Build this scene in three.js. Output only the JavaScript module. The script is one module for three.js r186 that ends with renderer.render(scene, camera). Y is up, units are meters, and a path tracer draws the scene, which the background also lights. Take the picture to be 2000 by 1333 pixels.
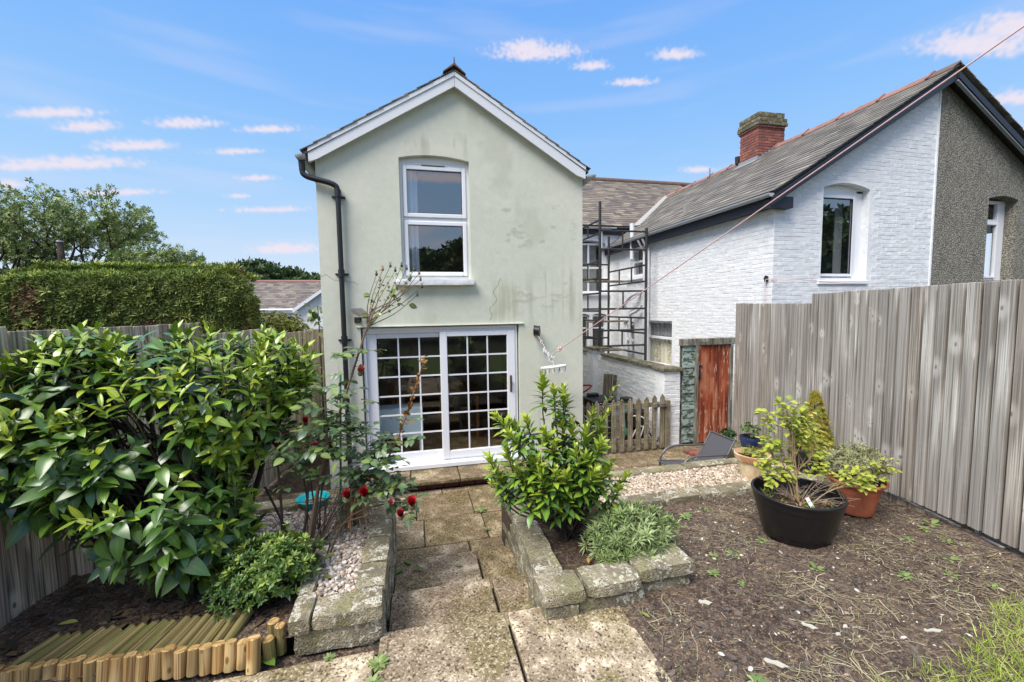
import * as THREE from 'three';
import * as BGU from 'three/addons/utils/BufferGeometryUtils.js';

// ---------------------------------------------------------------- camera, exposure, sky, sun
const scene = new THREE.Scene();
const camera = new THREE.PerspectiveCamera(78.33, 1024 / 682, 0.05, 900);
camera.position.set(0, 2.53, 0);
camera.rotation.set(-0.07583, -0.22779, -0.01489, 'YXZ');
const renderer = new THREE.WebGLRenderer({ antialias: true });
renderer.setSize(1024, 682);
renderer.toneMapping = THREE.LinearToneMapping;
const EXPOSURE = 1.55;
renderer.toneMappingExposure = EXPOSURE;
renderer.shadowMap.enabled = true;

const lerp = (a, b, t) => a + (b - a) * t, clamp = (x, a = 0, b = 1) => Math.min(b, Math.max(a, x));
const sm = (a, b, x) => { const t = clamp((x - a) / (b - a)); return t * t * (3 - 2 * t); };
function rngOf(seed) { let s = seed >>> 0; return () => { s = (s + 0x6d2b79f5) | 0; let t = Math.imul(s ^ (s >>> 15), 1 | s); t = (t + Math.imul(t ^ (t >>> 7), 61 | t)) ^ t; return ((t ^ (t >>> 14)) >>> 0) / 4294967296; }; }
let R = rngOf(7);
const rr = (a, b) => a + (b - a) * R(), pick = (a) => a[Math.floor(R() * a.length)];
function hash(x, y, z) { let h = Math.imul(x, 374761393) ^ Math.imul(y, 668265263) ^ Math.imul(z, 2147483647 ^ 0x5bd1e995); h = Math.imul(h ^ (h >>> 13), 1274126177); return ((h ^ (h >>> 16)) >>> 0) / 4294967296; }
// value noise that repeats every (px, py) cells
function vn(x, y, px, py, s) {
  const xi = Math.floor(x), yi = Math.floor(y), fx = x - xi, fy = y - yi, u = fx * fx * (3 - 2 * fx), v = fy * fy * (3 - 2 * fy);
  const x0 = ((xi % px) + px) % px, x1 = (x0 + 1) % px, y0 = ((yi % py) + py) % py, y1 = (y0 + 1) % py;
  return lerp(lerp(hash(x0, y0, s), hash(x1, y0, s), u), lerp(hash(x0, y1, s), hash(x1, y1, s), u), v);
}
function fb(u, v, fx, fy, s, oct = 4) { let a = 0, w = 0.5, t = 0; for (let i = 0; i < oct; i++) { a += w * vn(u * fx, v * fy, fx, fy, s + i * 17); t += w; w *= 0.5; fx *= 2; fy *= 2; } return a / t; }
function n3(x, y, z, s = 3) { const zi = Math.floor(z), f = z - zi, w = f * f * (3 - 2 * f); return lerp(vn(x, y, 4096, 4096, s + zi * 31), vn(x, y, 4096, 4096, s + (zi + 1) * 31), w); }
const lin = (c) => (c <= 0.04045 ? c / 12.92 : Math.pow((c + 0.055) / 1.055, 2.4));

{ // sky: clear blue, paler towards the horizon, with small pinkish clouds; a bank of white cloud stands behind the camera (it shows in the window panes)
  const W = 2048, Hh = 1024, d = new Float32Array(W * Hh * 4), r = rngOf(91);
  const stops = [[-0.02, 226, 236, 250], [0.06, 219, 234, 252], [0.16, 190, 221, 253], [0.28, 163, 208, 254], [0.42, 138, 192, 253], [0.62, 116, 175, 250], [1.0, 98, 158, 242], [1.6, 90, 148, 236]];
  const clouds = [[0.29, 0.524, 0.115, 0.018], [0.27, 0.532, 0.06, 0.017], [0.416, 0.495, 0.047, 0.009], [0.593, 0.49, 0.049, 0.011], [0.504, 0.458, 0.053, 0.008], [1.044, 0.378, 0.075, 0.022], [1.08, 0.385, 0.05, 0.02], [1.09, 0.293, 0.03, 0.012], [1.12, 0.241, 0.03, 0.014], [-0.576, 0.311, 0.056, 0.009], [-0.543, 0.301, 0.04, 0.01], [-0.41, 0.337, 0.055, 0.01], [-0.486, 0.285, 0.059, 0.01], [-0.565, 0.24, 0.095, 0.012], [-0.277, 0.353, 0.057, 0.007], [-0.335, 0.305, 0.046, 0.006], [-0.304, 0.263, 0.04, 0.006], [-0.632, 0.196, 0.021, 0.009], [-0.337, 0.226, 0.021, 0.005], [-0.281, 0.206, 0.075, 0.006], [-0.509, 0.207, 0.061, 0.006], [0.642, 0.281, 0.036, 0.007], [1.076, 0.404, 0.02, 0.004], [-0.113, 0.215, 0.064, 0.005], [-0.256, 0.13, 0.078, 0.014], [-0.62, 0.225, 0.032, 0.008]];
  for (let i = 0; i < 60; i++) { const az = 1.4 + r() * 4.1; clouds.push([az > Math.PI ? az - 2 * Math.PI : az, 0.12 + r() * 0.6, 0.05 + r() * 0.12, 0.008 + r() * 0.016]); }
  const K = 1 / EXPOSURE;
  for (let j = 0; j < Hh; j++) {
    const el = ((j + 0.5) / Hh - 0.5) * Math.PI, e = Math.max(el, 0);
    let k = 0; while (k < stops.length - 2 && stops[k + 1][0] < e) k++;
    const t = clamp((e - stops[k][0]) / (stops[k + 1][0] - stops[k][0]));
    const base = [1, 2, 3].map((c) => lin(lerp(stops[k][c], stops[k + 1][c], t) / 255));
    const near = clouds.filter((c) => Math.abs(c[1] - el) < c[3] * 3.5 + 0.05);
    for (let i = 0; i < W; i++) {
      const phi = ((i + 0.5) / W - 0.5) * 2 * Math.PI; // atan2(z, x)
      const az = Math.atan2(Math.cos(phi), -Math.sin(phi));
      let a = 0;
      for (const c of near) {
        let da = az - c[0]; if (da > Math.PI) da -= 2 * Math.PI; if (da < -Math.PI) da += 2 * Math.PI;
        const x = da / c[2]; if (Math.abs(x) > 1.6) continue;
        const yv = (el - c[1] + Math.tan(clamp(c[0] - 0.228, -1, 1)) * 0.5 * Math.sin(2 * c[1]) * da * (Math.abs(c[0]) < 1.3 ? 1 : 0)) / c[3], y = yv < 0 ? yv * 1.7 : yv;
        const nz = fb(az * 4 + c[0], el * 12, 64, 64, 11, 5), n2 = fb(az * 1.6 + 3, el * 6, 128, 128, 23, 3);
        const f = 1 - Math.hypot(x * 0.9, y * 0.8) + (nz - 0.5) * 0.8 + (n2 - 0.5) * 0.9;
        a = Math.max(a, sm(-0.08, 0.72, f) * 0.95);
      }
      // broad cumulus bank in the half of the sky behind the camera
      const behind = sm(1.9, 2.5, Math.abs(az - 0.25 > Math.PI ? az - 0.25 - 2 * Math.PI : az - 0.25));
      if (behind > 0 && el > 0) { const q = fb(az / 6.2832 + 0.5, el * 0.55, 12, 12, 55, 5) + 0.08 - Math.abs(el - 0.38) * 0.55; a = Math.max(a, behind * sm(0.58, 0.7, q) * 0.9); }
      if (el > 0.72) a = Math.max(a, sm(0.72, 1.0, el) * (0.6 + 0.4 * sm(0.35, 0.65, fb(az / 6.2832 + 0.5, el * 0.8, 8, 8, 131, 4)))); // unseen bright cloud veil overhead, added as fill light for the shadows
      const wisp = el > 0 ? sm(0.5, 0.8, fb(az / 6.2832 + 0.5, el * 1.6, 16, 16, 77, 4)) * 0.16 : 0;
      a = Math.max(a, wisp);
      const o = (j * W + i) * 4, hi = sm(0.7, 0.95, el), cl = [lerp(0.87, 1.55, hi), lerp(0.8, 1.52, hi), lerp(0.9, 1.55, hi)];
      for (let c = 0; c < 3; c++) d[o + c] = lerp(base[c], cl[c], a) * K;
      d[o + 3] = 1;
    }
  }
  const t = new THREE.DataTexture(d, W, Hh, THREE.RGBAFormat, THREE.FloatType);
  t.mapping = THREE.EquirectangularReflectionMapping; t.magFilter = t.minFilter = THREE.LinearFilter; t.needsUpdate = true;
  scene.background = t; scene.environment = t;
}
const sun = new THREE.DirectionalLight(new THREE.Color(1, 0.955, 0.88), 3.3);
sun.position.set(-25, 40, 12); sun.target.position.set(0, 0, -4);
sun.castShadow = true; sun.shadow.radius = 60; sun.shadow.mapSize.set(2048, 2048);
Object.assign(sun.shadow.camera, { left: -25, right: 25, top: 25, bottom: -25, near: 1, far: 120 });
scene.add(sun, sun.target);

// ---------------------------------------------------------------- helpers
const V = (x, y, z) => new THREE.Vector3(x, y, z), taken = new Map();
function numbered(n) { const k = taken.get(n) ?? 0; taken.set(n, k + 1); return k ? n + '_' + String(k).padStart(3, '0') : n; }
function thing(name, label, category, p = [0, 0, 0], group) {
  const o = new THREE.Group(); o.name = numbered(name); o.position.set(...p); o.userData = { label, category };
  if (group) o.userData.group = group;
  scene.add(o); return o;
}
const worldOff = (o) => { const v = V(0, 0, 0); for (let q = o; q && q !== scene; q = q.parent) v.add(q.position); return v; };
function merge(list) {
  const g = list.flat(Infinity).filter(Boolean).map((x) => { x = x.index ? x.toNonIndexed() : x; for (const k of Object.keys(x.attributes)) if (!['position', 'normal', 'uv', 'color'].includes(k)) x.deleteAttribute(k); x.morphAttributes = {}; return x; });
  const col = g.some((x) => x.attributes.color);
  for (const x of g) {
    const n = x.attributes.position.count;
    if (!x.attributes.uv) x.setAttribute('uv', new THREE.BufferAttribute(new Float32Array(n * 2), 2));
    if (!x.attributes.normal) x.computeVertexNormals();
    if (col && !x.attributes.color) x.setAttribute('color', new THREE.BufferAttribute(new Float32Array(n * 3).fill(1), 3));
  }
  return g.length === 1 ? g[0] : BGU.mergeGeometries(g);
}
// a mesh under parent; the geometry is given in the place's coordinates
function part(parent, name, geo, mat, label, kind) {
  let g = Array.isArray(geo) ? merge(geo) : geo;
  const off = worldOff(parent);
  if (off.lengthSq()) g.translate(-off.x, -off.y, -off.z);
  const m = new THREE.Mesh(g, mat); m.name = name; m.castShadow = m.receiveShadow = true;
  if (label) m.userData.label = label;
  if (kind) m.userData.kind = kind;
  parent.add(m); return m;
}
function single(name, label, category, geo, mat, group) {
  const g = Array.isArray(geo) ? merge(geo) : geo; g.computeBoundingBox();
  const b = g.boundingBox, c = V((b.min.x + b.max.x) / 2, b.min.y, (b.min.z + b.max.z) / 2); g.translate(-c.x, -c.y, -c.z);
  const m = new THREE.Mesh(g, mat); m.name = numbered(name); m.position.copy(c); m.castShadow = m.receiveShadow = true; m.userData = { label, category };
  if (group) m.userData.group = group;
  scene.add(m); return m;
}
function struct(name, geo, mat, parent = scene) {
  const m = new THREE.Mesh(Array.isArray(geo) ? merge(geo) : geo, mat); m.name = parent === scene ? numbered(name) : name; m.castShadow = m.receiveShadow = true;
  if (parent === scene) m.userData.kind = 'structure';
  parent.add(m); return m;
}
function stuff(parent, name, geo, mat, mats, cols) { // instances, given in the place's coordinates
  const m = new THREE.InstancedMesh(geo, mat, mats.length), off = parent === scene ? V(0, 0, 0) : worldOff(parent), q = new THREE.Matrix4();
  const sh = new THREE.Matrix4().makeTranslation(-off.x, -off.y, -off.z);
  mats.forEach((x, i) => { m.setMatrixAt(i, q.multiplyMatrices(sh, x)); if (cols) m.setColorAt(i, cols[i]); });
  m.name = parent === scene ? numbered(name) : name; m.userData.kind = 'stuff'; m.castShadow = m.receiveShadow = true; parent.add(m); return m;
}
// uv by the face's main direction, in metres
function buv(g, s = 1, ou = 0, ov = 0) {
  g = g.index ? g.toNonIndexed() : g;
  const p = g.attributes.position, n = p.count, uv = new Float32Array(n * 2), a = V(0, 0, 0), b = V(0, 0, 0), c = V(0, 0, 0);
  for (let i = 0; i < n; i += 3) {
    a.fromBufferAttribute(p, i); b.fromBufferAttribute(p, i + 1).sub(a); c.fromBufferAttribute(p, i + 2).sub(a); b.cross(c);
    const x = Math.abs(b.x), y = Math.abs(b.y), z = Math.abs(b.z);
    for (let k = i; k < i + 3; k++) {
      const X = p.getX(k), Y = p.getY(k), Z = p.getZ(k);
      const [u, v] = x >= y && x >= z ? [Z, Y] : y >= z ? [X, Z] : [X, Y];
      uv[2 * k] = u / s + ou; uv[2 * k + 1] = v / s + ov;
    }
  }
  g.setAttribute('uv', new THREE.BufferAttribute(uv, 2)); return g;
}
function bx(x0, y0, z0, x1, y1, z1, s = 1) { const g = new THREE.BoxGeometry(x1 - x0, y1 - y0, z1 - z0); g.translate((x0 + x1) / 2, (y0 + y1) / 2, (z0 + z1) / 2); return buv(g, s); }
// box with chamfered edges, 44 triangles; jit moves its corners at random
function cb(x0, y0, z0, x1, y1, z1, c = 0.004, s = 1, jit = 0) {
  const v = [[x0, y0, z0], [x1, y0, z0], [x1, y1, z0], [x0, y1, z0], [x0, y0, z1], [x1, y0, z1], [x1, y1, z1], [x0, y1, z1]].map((p) => p.map((q) => q + (jit ? rr(-jit, jit) : 0)));
  const ctr = [0, 1, 2].map((k) => v.reduce((a, p) => a + p[k], 0) / 8), P = [];
  const face = (i, ax) => v[i].map((q, k) => (k === ax ? q : q + Math.sign(ctr[k] - q) * c));
  const tri = (...a) => { const m = [0, 1, 2].map((k) => (a[0][k] + a[1][k] + a[2][k]) / 3 - ctr[k]), e = V(a[1][0] - a[0][0], a[1][1] - a[0][1], a[1][2] - a[0][2]).cross(V(a[2][0] - a[0][0], a[2][1] - a[0][1], a[2][2] - a[0][2])); if (e.x * m[0] + e.y * m[1] + e.z * m[2] < 0) a.reverse(); for (const q of a) P.push(...q); };
  const quad = (a, b, d, e) => { tri(a, b, d); tri(a, d, e); };
  const F = [[0, 3, 7, 4, 0], [1, 2, 6, 5, 0], [0, 1, 5, 4, 1], [3, 2, 6, 7, 1], [0, 1, 2, 3, 2], [4, 5, 6, 7, 2]];
  for (const [a, b, d, e, ax] of F) quad(face(a, ax), face(b, ax), face(d, ax), face(e, ax));
  for (const [a, b, f, h] of [[0, 1, 1, 2], [3, 2, 1, 2], [4, 5, 1, 2], [7, 6, 1, 2], [0, 3, 0, 2], [1, 2, 0, 2], [4, 7, 0, 2], [5, 6, 0, 2], [0, 4, 0, 1], [1, 5, 0, 1], [3, 7, 0, 1], [2, 6, 0, 1]]) quad(face(a, f), face(b, f), face(b, h), face(a, h));
  for (let i = 0; i < 8; i++) tri(face(i, 0), face(i, 1), face(i, 2));
  const g = new THREE.BufferGeometry(); g.setAttribute('position', new THREE.BufferAttribute(new Float32Array(P), 3)); g.computeVertexNormals();
  return buv(g, s, jit ? R() : 0, jit ? R() : 0);
}
// rough stone: a finely divided rounded block with an uneven skin
function stone(x0, y0, z0, x1, y1, z1, amp = 0.012, s = 0.8) {
  const n = (a) => Math.max(2, Math.min(8, Math.round(a / 0.06)));
  let g = new THREE.BoxGeometry(x1 - x0, y1 - y0, z1 - z0, n(x1 - x0), n(y1 - y0), n(z1 - z0));
  g.translate((x0 + x1) / 2, (y0 + y1) / 2, (z0 + z1) / 2);
  g = BGU.mergeVertices((g.deleteAttribute('uv'), g.deleteAttribute('normal'), g), 1e-5);
  const p = g.attributes.position, h = [x1 - x0, y1 - y0, z1 - z0].map((a) => a / 2), c = [(x0 + x1) / 2, (y0 + y1) / 2, (z0 + z1) / 2], sd = Math.floor(R() * 900);
  for (let i = 0; i < p.count; i++) {
    const q = [p.getX(i) - c[0], p.getY(i) - c[1], p.getZ(i) - c[2]], e = q.map((a, k) => Math.abs(a) / h[k]);
    const on = e.filter((a) => a > 0.999).length, rd = on >= 3 ? 0.01 : on === 2 ? 0.004 : 0;
    const w = q.map((a, k) => c[k] + a - (e[k] > 0.999 ? Math.sign(a) * rd * (0.4 + 1.2 * hash(i, k, sd)) : 0));
    const N = (k) => (n3(w[0] * 11 + k * 9, w[1] * 11, w[2] * 11, sd + k) - 0.5) * 2 + (n3(w[0] * 31 + k * 9, w[1] * 31, w[2] * 31, sd + k + 5) - 0.5);
    p.setXYZ(i, w[0] + N(0) * amp * 0.42, w[1] + N(1) * amp * 0.34, w[2] + N(2) * amp * 0.42);
  }
  g = BGU.toCreasedNormals(g, 0.62);
  return buv(g, s, R(), R());
}
function cyl(a, b, r0, r1 = r0, n = 10, caps = true) {
  const d = V(0, 0, 0).subVectors(b, a), L = d.length(), g = new THREE.CylinderGeometry(r1, r0, L, n, 1, !caps);
  g.applyQuaternion(new THREE.Quaternion().setFromUnitVectors(V(0, 1, 0), d.normalize())); g.translate((a.x + b.x) / 2, (a.y + b.y) / 2, (a.z + b.z) / 2); return g;
}
// tapered bent tube through points
function tube(pts, r0, r1 = r0, n = 6, seg = 0) {
  const P = pts.map((p) => (p.isVector3 ? p : V(...p))), c = new THREE.CatmullRomCurve3(P), m = seg || Math.max(2, (P.length - 1) * 4), fr = c.computeFrenetFrames(m, false), pos = [], nor = [], uv = [], idx = [];
  for (let i = 0; i <= m; i++) {
    const q = c.getPointAt(i / m), r = lerp(r0, r1, i / m);
    for (let k = 0; k <= n; k++) { const a = (k / n) * 2 * Math.PI, x = Math.cos(a), y = Math.sin(a), N = fr.normals[i], B = fr.binormals[i]; const v = V(N.x * x + B.x * y, N.y * x + B.y * y, N.z * x + B.z * y); pos.push(q.x + v.x * r, q.y + v.y * r, q.z + v.z * r); nor.push(v.x, v.y, v.z); uv.push(k / n * 0.3, i / m * 2); }
  }
  for (let i = 0; i < m; i++) for (let k = 0; k < n; k++) { const a = i * (n + 1) + k, b = a + n + 1; idx.push(a, a + 1, b, b, a + 1, b + 1); }
  const g = new THREE.BufferGeometry(); g.setAttribute('position', new THREE.Float32BufferAttribute(pos, 3)); g.setAttribute('normal', new THREE.Float32BufferAttribute(nor, 3)); g.setAttribute('uv', new THREE.Float32BufferAttribute(uv, 2)); g.setIndex(idx); return g;
}
function tint(g, c) { const n = g.attributes.position.count, a = new Float32Array(n * 3); for (let i = 0; i < n; i++) a.set(c, i * 3); g.setAttribute('color', new THREE.BufferAttribute(a, 3)); return g; }
function ext(shape, z0, z1, s = 1) { const g = new THREE.ExtrudeGeometry(shape, { depth: z1 - z0, bevelEnabled: false, curveSegments: 10 }); g.translate(0, 0, z0); return buv(g, s); }
const poly = (pts) => { const s = new THREE.Shape(); pts.forEach(([x, y], i) => (i ? s.lineTo(x, y) : s.moveTo(x, y))); s.closePath(); return s; };
const archPts = (x0, x1, y0, y1, rise, n = 8) => { const p = [[x0, y0], [x1, y0]]; for (let i = 0; i <= n; i++) { const t = i / n; p.push([lerp(x1, x0, t), y1 + rise * 4 * t * (1 - t)]); } return p; };
const hole = (sh, pts) => sh.holes.push(new THREE.Path(pts.map(([x, y]) => new THREE.Vector2(x, y))));
const M4 = (p, q, s) => new THREE.Matrix4().compose(p, q, typeof s === 'number' ? V(s, s, s) : s);
const eul = (x, y, z) => new THREE.Quaternion().setFromEuler(new THREE.Euler(x, y, z));
const C = (r, g, b) => new THREE.Color(r, g, b);

// ---------------------------------------------------------------- textures and materials
function tex(w, h, f, srgb = true) {
  const d = new Uint8Array(w * h * 4);
  for (let y = 0; y < h; y++) for (let x = 0; x < w; x++) { const c = f((x + 0.5) / w, (y + 0.5) / h), o = (y * w + x) * 4; for (let k = 0; k < 3; k++) d[o + k] = clamp((c.length ? c[k] : c) * 255, 0, 255); d[o + 3] = 255; }
  const t = new THREE.DataTexture(d, w, h); t.wrapS = t.wrapT = THREE.RepeatWrapping; t.magFilter = THREE.LinearFilter; t.minFilter = THREE.LinearMipmapLinearFilter;
  if (srgb) t.colorSpace = THREE.SRGBColorSpace; t.needsUpdate = true; return t;
}
const mix3 = (a, b, t) => [lerp(a[0], b[0], t), lerp(a[1], b[1], t), lerp(a[2], b[2], t)];
const mat = (o) => new THREE.MeshStandardMaterial(o), phys = (o) => new THREE.MeshPhysicalMaterial(o);
const B = {}; // bump maps, grey
B.fine = tex(512, 512, (u, v) => fb(u, v, 24, 24, 5, 5), false);
B.grit = tex(512, 512, (u, v) => { const a = fb(u, v, 96, 96, 9, 3), b = fb(u, v, 12, 12, 2, 3); return 0.7 * a + 0.3 * b; }, false);
B.trowel = tex(512, 512, (u, v) => 0.5 * fb(u, v, 3, 26, 8, 4) + 0.5 * fb(u, v, 30, 60, 31, 3), false);
B.dash = tex(512, 512, (u, v) => { const a = fb(u, v, 56, 56, 14, 2); return sm(0.3, 0.75, a); }, false);
const woodTex = (seed, dark, mid, pale, knots, moss) => {
  const r = rngOf(seed), K = Array.from({ length: knots }, () => [r(), r(), 0.012 + r() * 0.02]);
  return tex(512, 1024, (u, v) => { // 0.6 m across, 2.4 m along
    let du = 0, ring = 0, core = 0;
    for (const [kx, ky, kr] of K) { let dx = u - kx; dx -= Math.round(dx); let dy = v - ky; dy -= Math.round(dy); dx *= 0.6; dy *= 2.4 * 0.55; const d = Math.hypot(dx, dy) / kr; if (d < 4) { du += (dx > 0 ? 1 : -1) * 0.012 * Math.exp(-d * d * 0.4); ring = Math.max(ring, sm(2.6, 0.9, d) * (0.3 + 0.6 * ky)); core = Math.max(core, sm(0.5, 0.2, d)); } }
    const g = fb(u + du, v, 44, 3, seed, 4), g2 = fb(u + du, v, 140, 5, seed + 3, 2), b = fb(u, v, 5, 3, seed + 9, 3), cr = fb(u, v, 8, 40, seed + 5, 2);
    let c = mix3(dark, mid, sm(0.25, 0.62, g * 0.75 + g2 * 0.25));
    c = mix3(c, pale, sm(0.5, 0.78, b * 0.6 + g2 * 0.4) * 0.8 + sm(0.7, 0.85, cr) * 0.05);
    c = mix3(c, pale, ring * 0.8); c = mix3(c, dark, core * 0.9);
    if (moss) c = mix3(c, moss, sm(0.5, 0.75, fb(u, v, 6, 9, seed + 40, 4)) * 0.6);
    return c;
  });
};
const woodBump = tex(256, 512, (u, v) => 0.7 * fb(u, v, 60, 3, 21, 3) + 0.3 * fb(u, v, 120, 8, 22, 2), false);
const T = {};
T.render = tex(1024, 1024, (u, v) => { // 4 m by 6.4 m: painted render with algae and water stains
  const X = -1.3 + u * 4, Y = v * 6.4;
  const m = fb(u, v, 4, 6, 3, 5), f = fb(u, v, 60, 90, 4, 3), st = fb(u, v, 70, 5, 6, 4), bl = fb(u, v, 9, 12, 71, 4), fine = fb(u, v, 200, 260, 44, 2);
  let c = mix3([0.803, 0.812, 0.742], [0.836, 0.834, 0.772], sm(0.3, 0.7, m)); c = c.map((q) => q + (f - 0.5) * 0.03 + (fine - 0.5) * 0.025);
  const dirt = (x0, x1, y0, y1, k) => { const w = Math.min(sm(x0 - 0.15, x0 + 0.12, X), 1 - sm(x1 - 0.12, x1 + 0.15, X), sm(y0 - 0.2, y0 + 0.2, Y), 1 - sm(y1 - 0.12, y1 + 0.12, Y)); return w * k; };
  const streak = dirt(-0.05, 0.8, 4.78, 5.0, 1) + dirt(1.2, 2.5, 2.35, 3.1, 0.9) + dirt(-1.1, -0.35, 2.5, 3.5, 0.55) + dirt(2.3, 2.6, 2.2, 4.3, 0.5) + dirt(1.5, 2.6, 0.2, 1.3, 0.6) + dirt(-1.3, -0.75, 0.2, 1.8, 0.7);
  c = mix3(c, [0.56, 0.56, 0.46], clamp(streak) * sm(0.5, 0.74, st * 0.65 + bl * 0.35) * 0.36);
  const blot = dirt(1.3, 2.5, 3.4, 4.15, 1) + dirt(1.1, 2.4, 2.5, 3.0, 1);
  c = mix3(c, [0.5, 0.49, 0.42], clamp(blot) * sm(0.62, 0.78, fb(u, v, 22, 70, 12, 4)) * 0.24);
  const cx = 1.15 + 0.28 * (fb(0.3, v, 1, 24, 88, 4) - 0.5), cw = Math.abs(X - cx - (Y - 2.5) * 0.35); if (Y > 2.36 && Y < 3.0) c = mix3(c, [0.5, 0.5, 0.45], sm(0.012, 0.003, cw) * 0.55);
  const c2 = Math.abs(Y - 3.06 - (X + 1.3) * -0.32 - 0.12 * (fb(u, 0.7, 30, 1, 89, 3) - 0.5)); if (X < -0.75) c = mix3(c, [0.55, 0.55, 0.5], sm(0.012, 0.003, c2) * 0.5);
  return mix3(c, [0.66, 0.66, 0.57], sm(0.62, 0.82, bl) * 0.25);
});
T.fence = woodTex(31, [0.3, 0.275, 0.25], [0.5, 0.47, 0.435], [0.74, 0.72, 0.67], 9);
T.fenceR = woodTex(47, [0.43, 0.405, 0.38], [0.59, 0.57, 0.545], [0.78, 0.77, 0.745], 9);
T.log = woodTex(63, [0.44, 0.32, 0.18], [0.7, 0.55, 0.33], [0.84, 0.74, 0.54], 14, [0.5, 0.44, 0.29]);
T.mossLog = woodTex(77, [0.34, 0.3, 0.17], [0.52, 0.46, 0.28], [0.66, 0.6, 0.42], 8, [0.33, 0.37, 0.15]);
T.gate = woodTex(83, [0.34, 0.3, 0.24], [0.52, 0.47, 0.39], [0.66, 0.62, 0.54], 10, [0.42, 0.44, 0.25]);
T.door = tex(256, 1024, (u, v) => { // worn red-brown paint, 0.7 m by 1.8 m
  const g = fb(u, v, 30, 3, 8, 4), b = fb(u, v, 5, 5, 18, 4), w = fb(u, v, 26, 12, 28, 3);
  let c = mix3([0.4, 0.16, 0.085], [0.66, 0.33, 0.2], sm(0.3, 0.7, g * 0.6 + b * 0.4));
  c = mix3(c, [0.74, 0.55, 0.44], sm(0.55, 0.72, b) * 0.5 + sm(0.62, 0.75, fb(u, v, 18, 4, 61, 4) + (v < 0.35 ? 0.14 : 0)) * 0.7); return mix3(c, [0.88, 0.78, 0.7], sm(0.7, 0.8, w) * 0.8);
});
T.turq = tex(512, 512, (u, v) => { const g = fb(u, v, 4, 40, 8, 4), b = fb(u, v, 12, 16, 18, 4); return mix3(mix3([0.46, 0.54, 0.51], [0.66, 0.73, 0.69], g), [0.22, 0.23, 0.2], sm(0.42, 0.62, b * 0.6 + fb(u, v, 3, 22, 91, 4) * 0.4) * 0.8); });
T.slab = tex(1024, 1024, (u, v) => { // 1.6 m: weathered concrete paving with lichen
  const b = fb(u, v, 4, 4, 3, 5), l = fb(u, v, 16, 16, 13, 4), sp = fb(u, v, 150, 150, 23, 2), s2 = fb(u, v, 90, 90, 33, 2), mo = fb(u, v, 5, 5, 53, 5);
  let c = mix3([0.52, 0.455, 0.37], [0.72, 0.65, 0.54], sm(0.25, 0.7, b * 0.5 + l * 0.5));
  c = mix3(c, [0.88, 0.84, 0.74], sm(0.5, 0.66, l * 0.6 + b * 0.4) * sm(0.35, 0.6, s2) * 0.85);
  c = mix3(c, [0.42, 0.38, 0.22], sm(0.55, 0.72, mo) * 0.55);
  c = mix3(c, [0.22, 0.19, 0.15], sm(0.66, 0.76, sp) * 0.8); return mix3(c, [0.86, 0.82, 0.74], sm(0.34, 0.27, sp) * 0.6);
});
T.stone = tex(1024, 1024, (u, v) => { // 1 m: sandstone with white and grey lichen, moss
  const b = fb(u, v, 5, 5, 3, 5), l = fb(u, v, 9, 9, 43, 4), l2 = fb(u, v, 40, 40, 53, 3), sp = fb(u, v, 120, 120, 23, 2), m = fb(u, v, 7, 7, 73, 4);
  let c = mix3([0.42, 0.39, 0.32], [0.66, 0.62, 0.52], sm(0.25, 0.72, b * 0.5 + l2 * 0.5));
  c = mix3(c, [0.47, 0.46, 0.28], sm(0.52, 0.7, m) * 0.45); c = mix3(c, [0.82, 0.81, 0.75], sm(0.55, 0.66, l * 0.6 + l2 * 0.4) * 0.75);
  return mix3(c, [0.17, 0.15, 0.13], sm(0.6, 0.74, sp * 0.6 + l2 * 0.4) * 0.75);
});
T.soil = tex(1024, 1024, (u, v) => { // 1.5 m
  const b = fb(u, v, 5, 5, 3, 5), g = fb(u, v, 60, 60, 13, 4), sp = fb(u, v, 190, 190, 23, 2), st = fb(u, v, 30, 110, 83, 3);
  let c = mix3([0.2, 0.155, 0.125], [0.37, 0.3, 0.245], sm(0.28, 0.7, b * 0.35 + g * 0.65));
  c = mix3(c, [0.6, 0.54, 0.42], sm(0.63, 0.75, sp) * 0.6); return mix3(c, [0.56, 0.5, 0.36], sm(0.64, 0.76, st) * 0.55);
});
T.slate = tex(512, 512, (u, v) => { const b = fb(u, v, 6, 6, 3, 4), s = fb(u, v, 70, 70, 8, 3), l = fb(u, v, 24, 24, 19, 3); let c = mix3([0.75, 0.72, 0.7], [1, 0.98, 0.95], b * 0.5 + s * 0.5); return mix3(c, [1, 0.98, 0.9], sm(0.62, 0.72, l) * 0.6); });
T.white = tex(512, 512, (u, v) => { const b = fb(u, v, 4, 4, 3, 4), s = fb(u, v, 40, 40, 8, 3); return mix3([0.9, 0.905, 0.91], [0.96, 0.96, 0.955], sm(0.3, 0.7, b)).map((q) => q - sm(0.62, 0.8, s) * 0.07); });
T.dash = tex(512, 512, (u, v) => { const a = fb(u, v, 60, 60, 14, 2), b = fb(u, v, 110, 110, 24, 2), m = fb(u, v, 4, 4, 34, 3); return mix3(mix3([0.36, 0.35, 0.32], [0.6, 0.58, 0.53], sm(0.25, 0.75, a)), [0.78, 0.74, 0.66], sm(0.64, 0.76, b) * 0.8).map((q) => q + (m - 0.5) * 0.08); });
T.leaf = tex(64, 128, (u, v) => { const x = Math.abs(u - 0.5) * 2, mid = sm(0.1, 0.02, x), vein = sm(0.75, 1, Math.sin((v * 9 - x * 1.6) * 6.2832)) * 0.5 * (1 - x); const k = 0.84 + 0.22 * mid + 0.12 * vein; return [k, k, k * 0.96]; });
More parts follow.
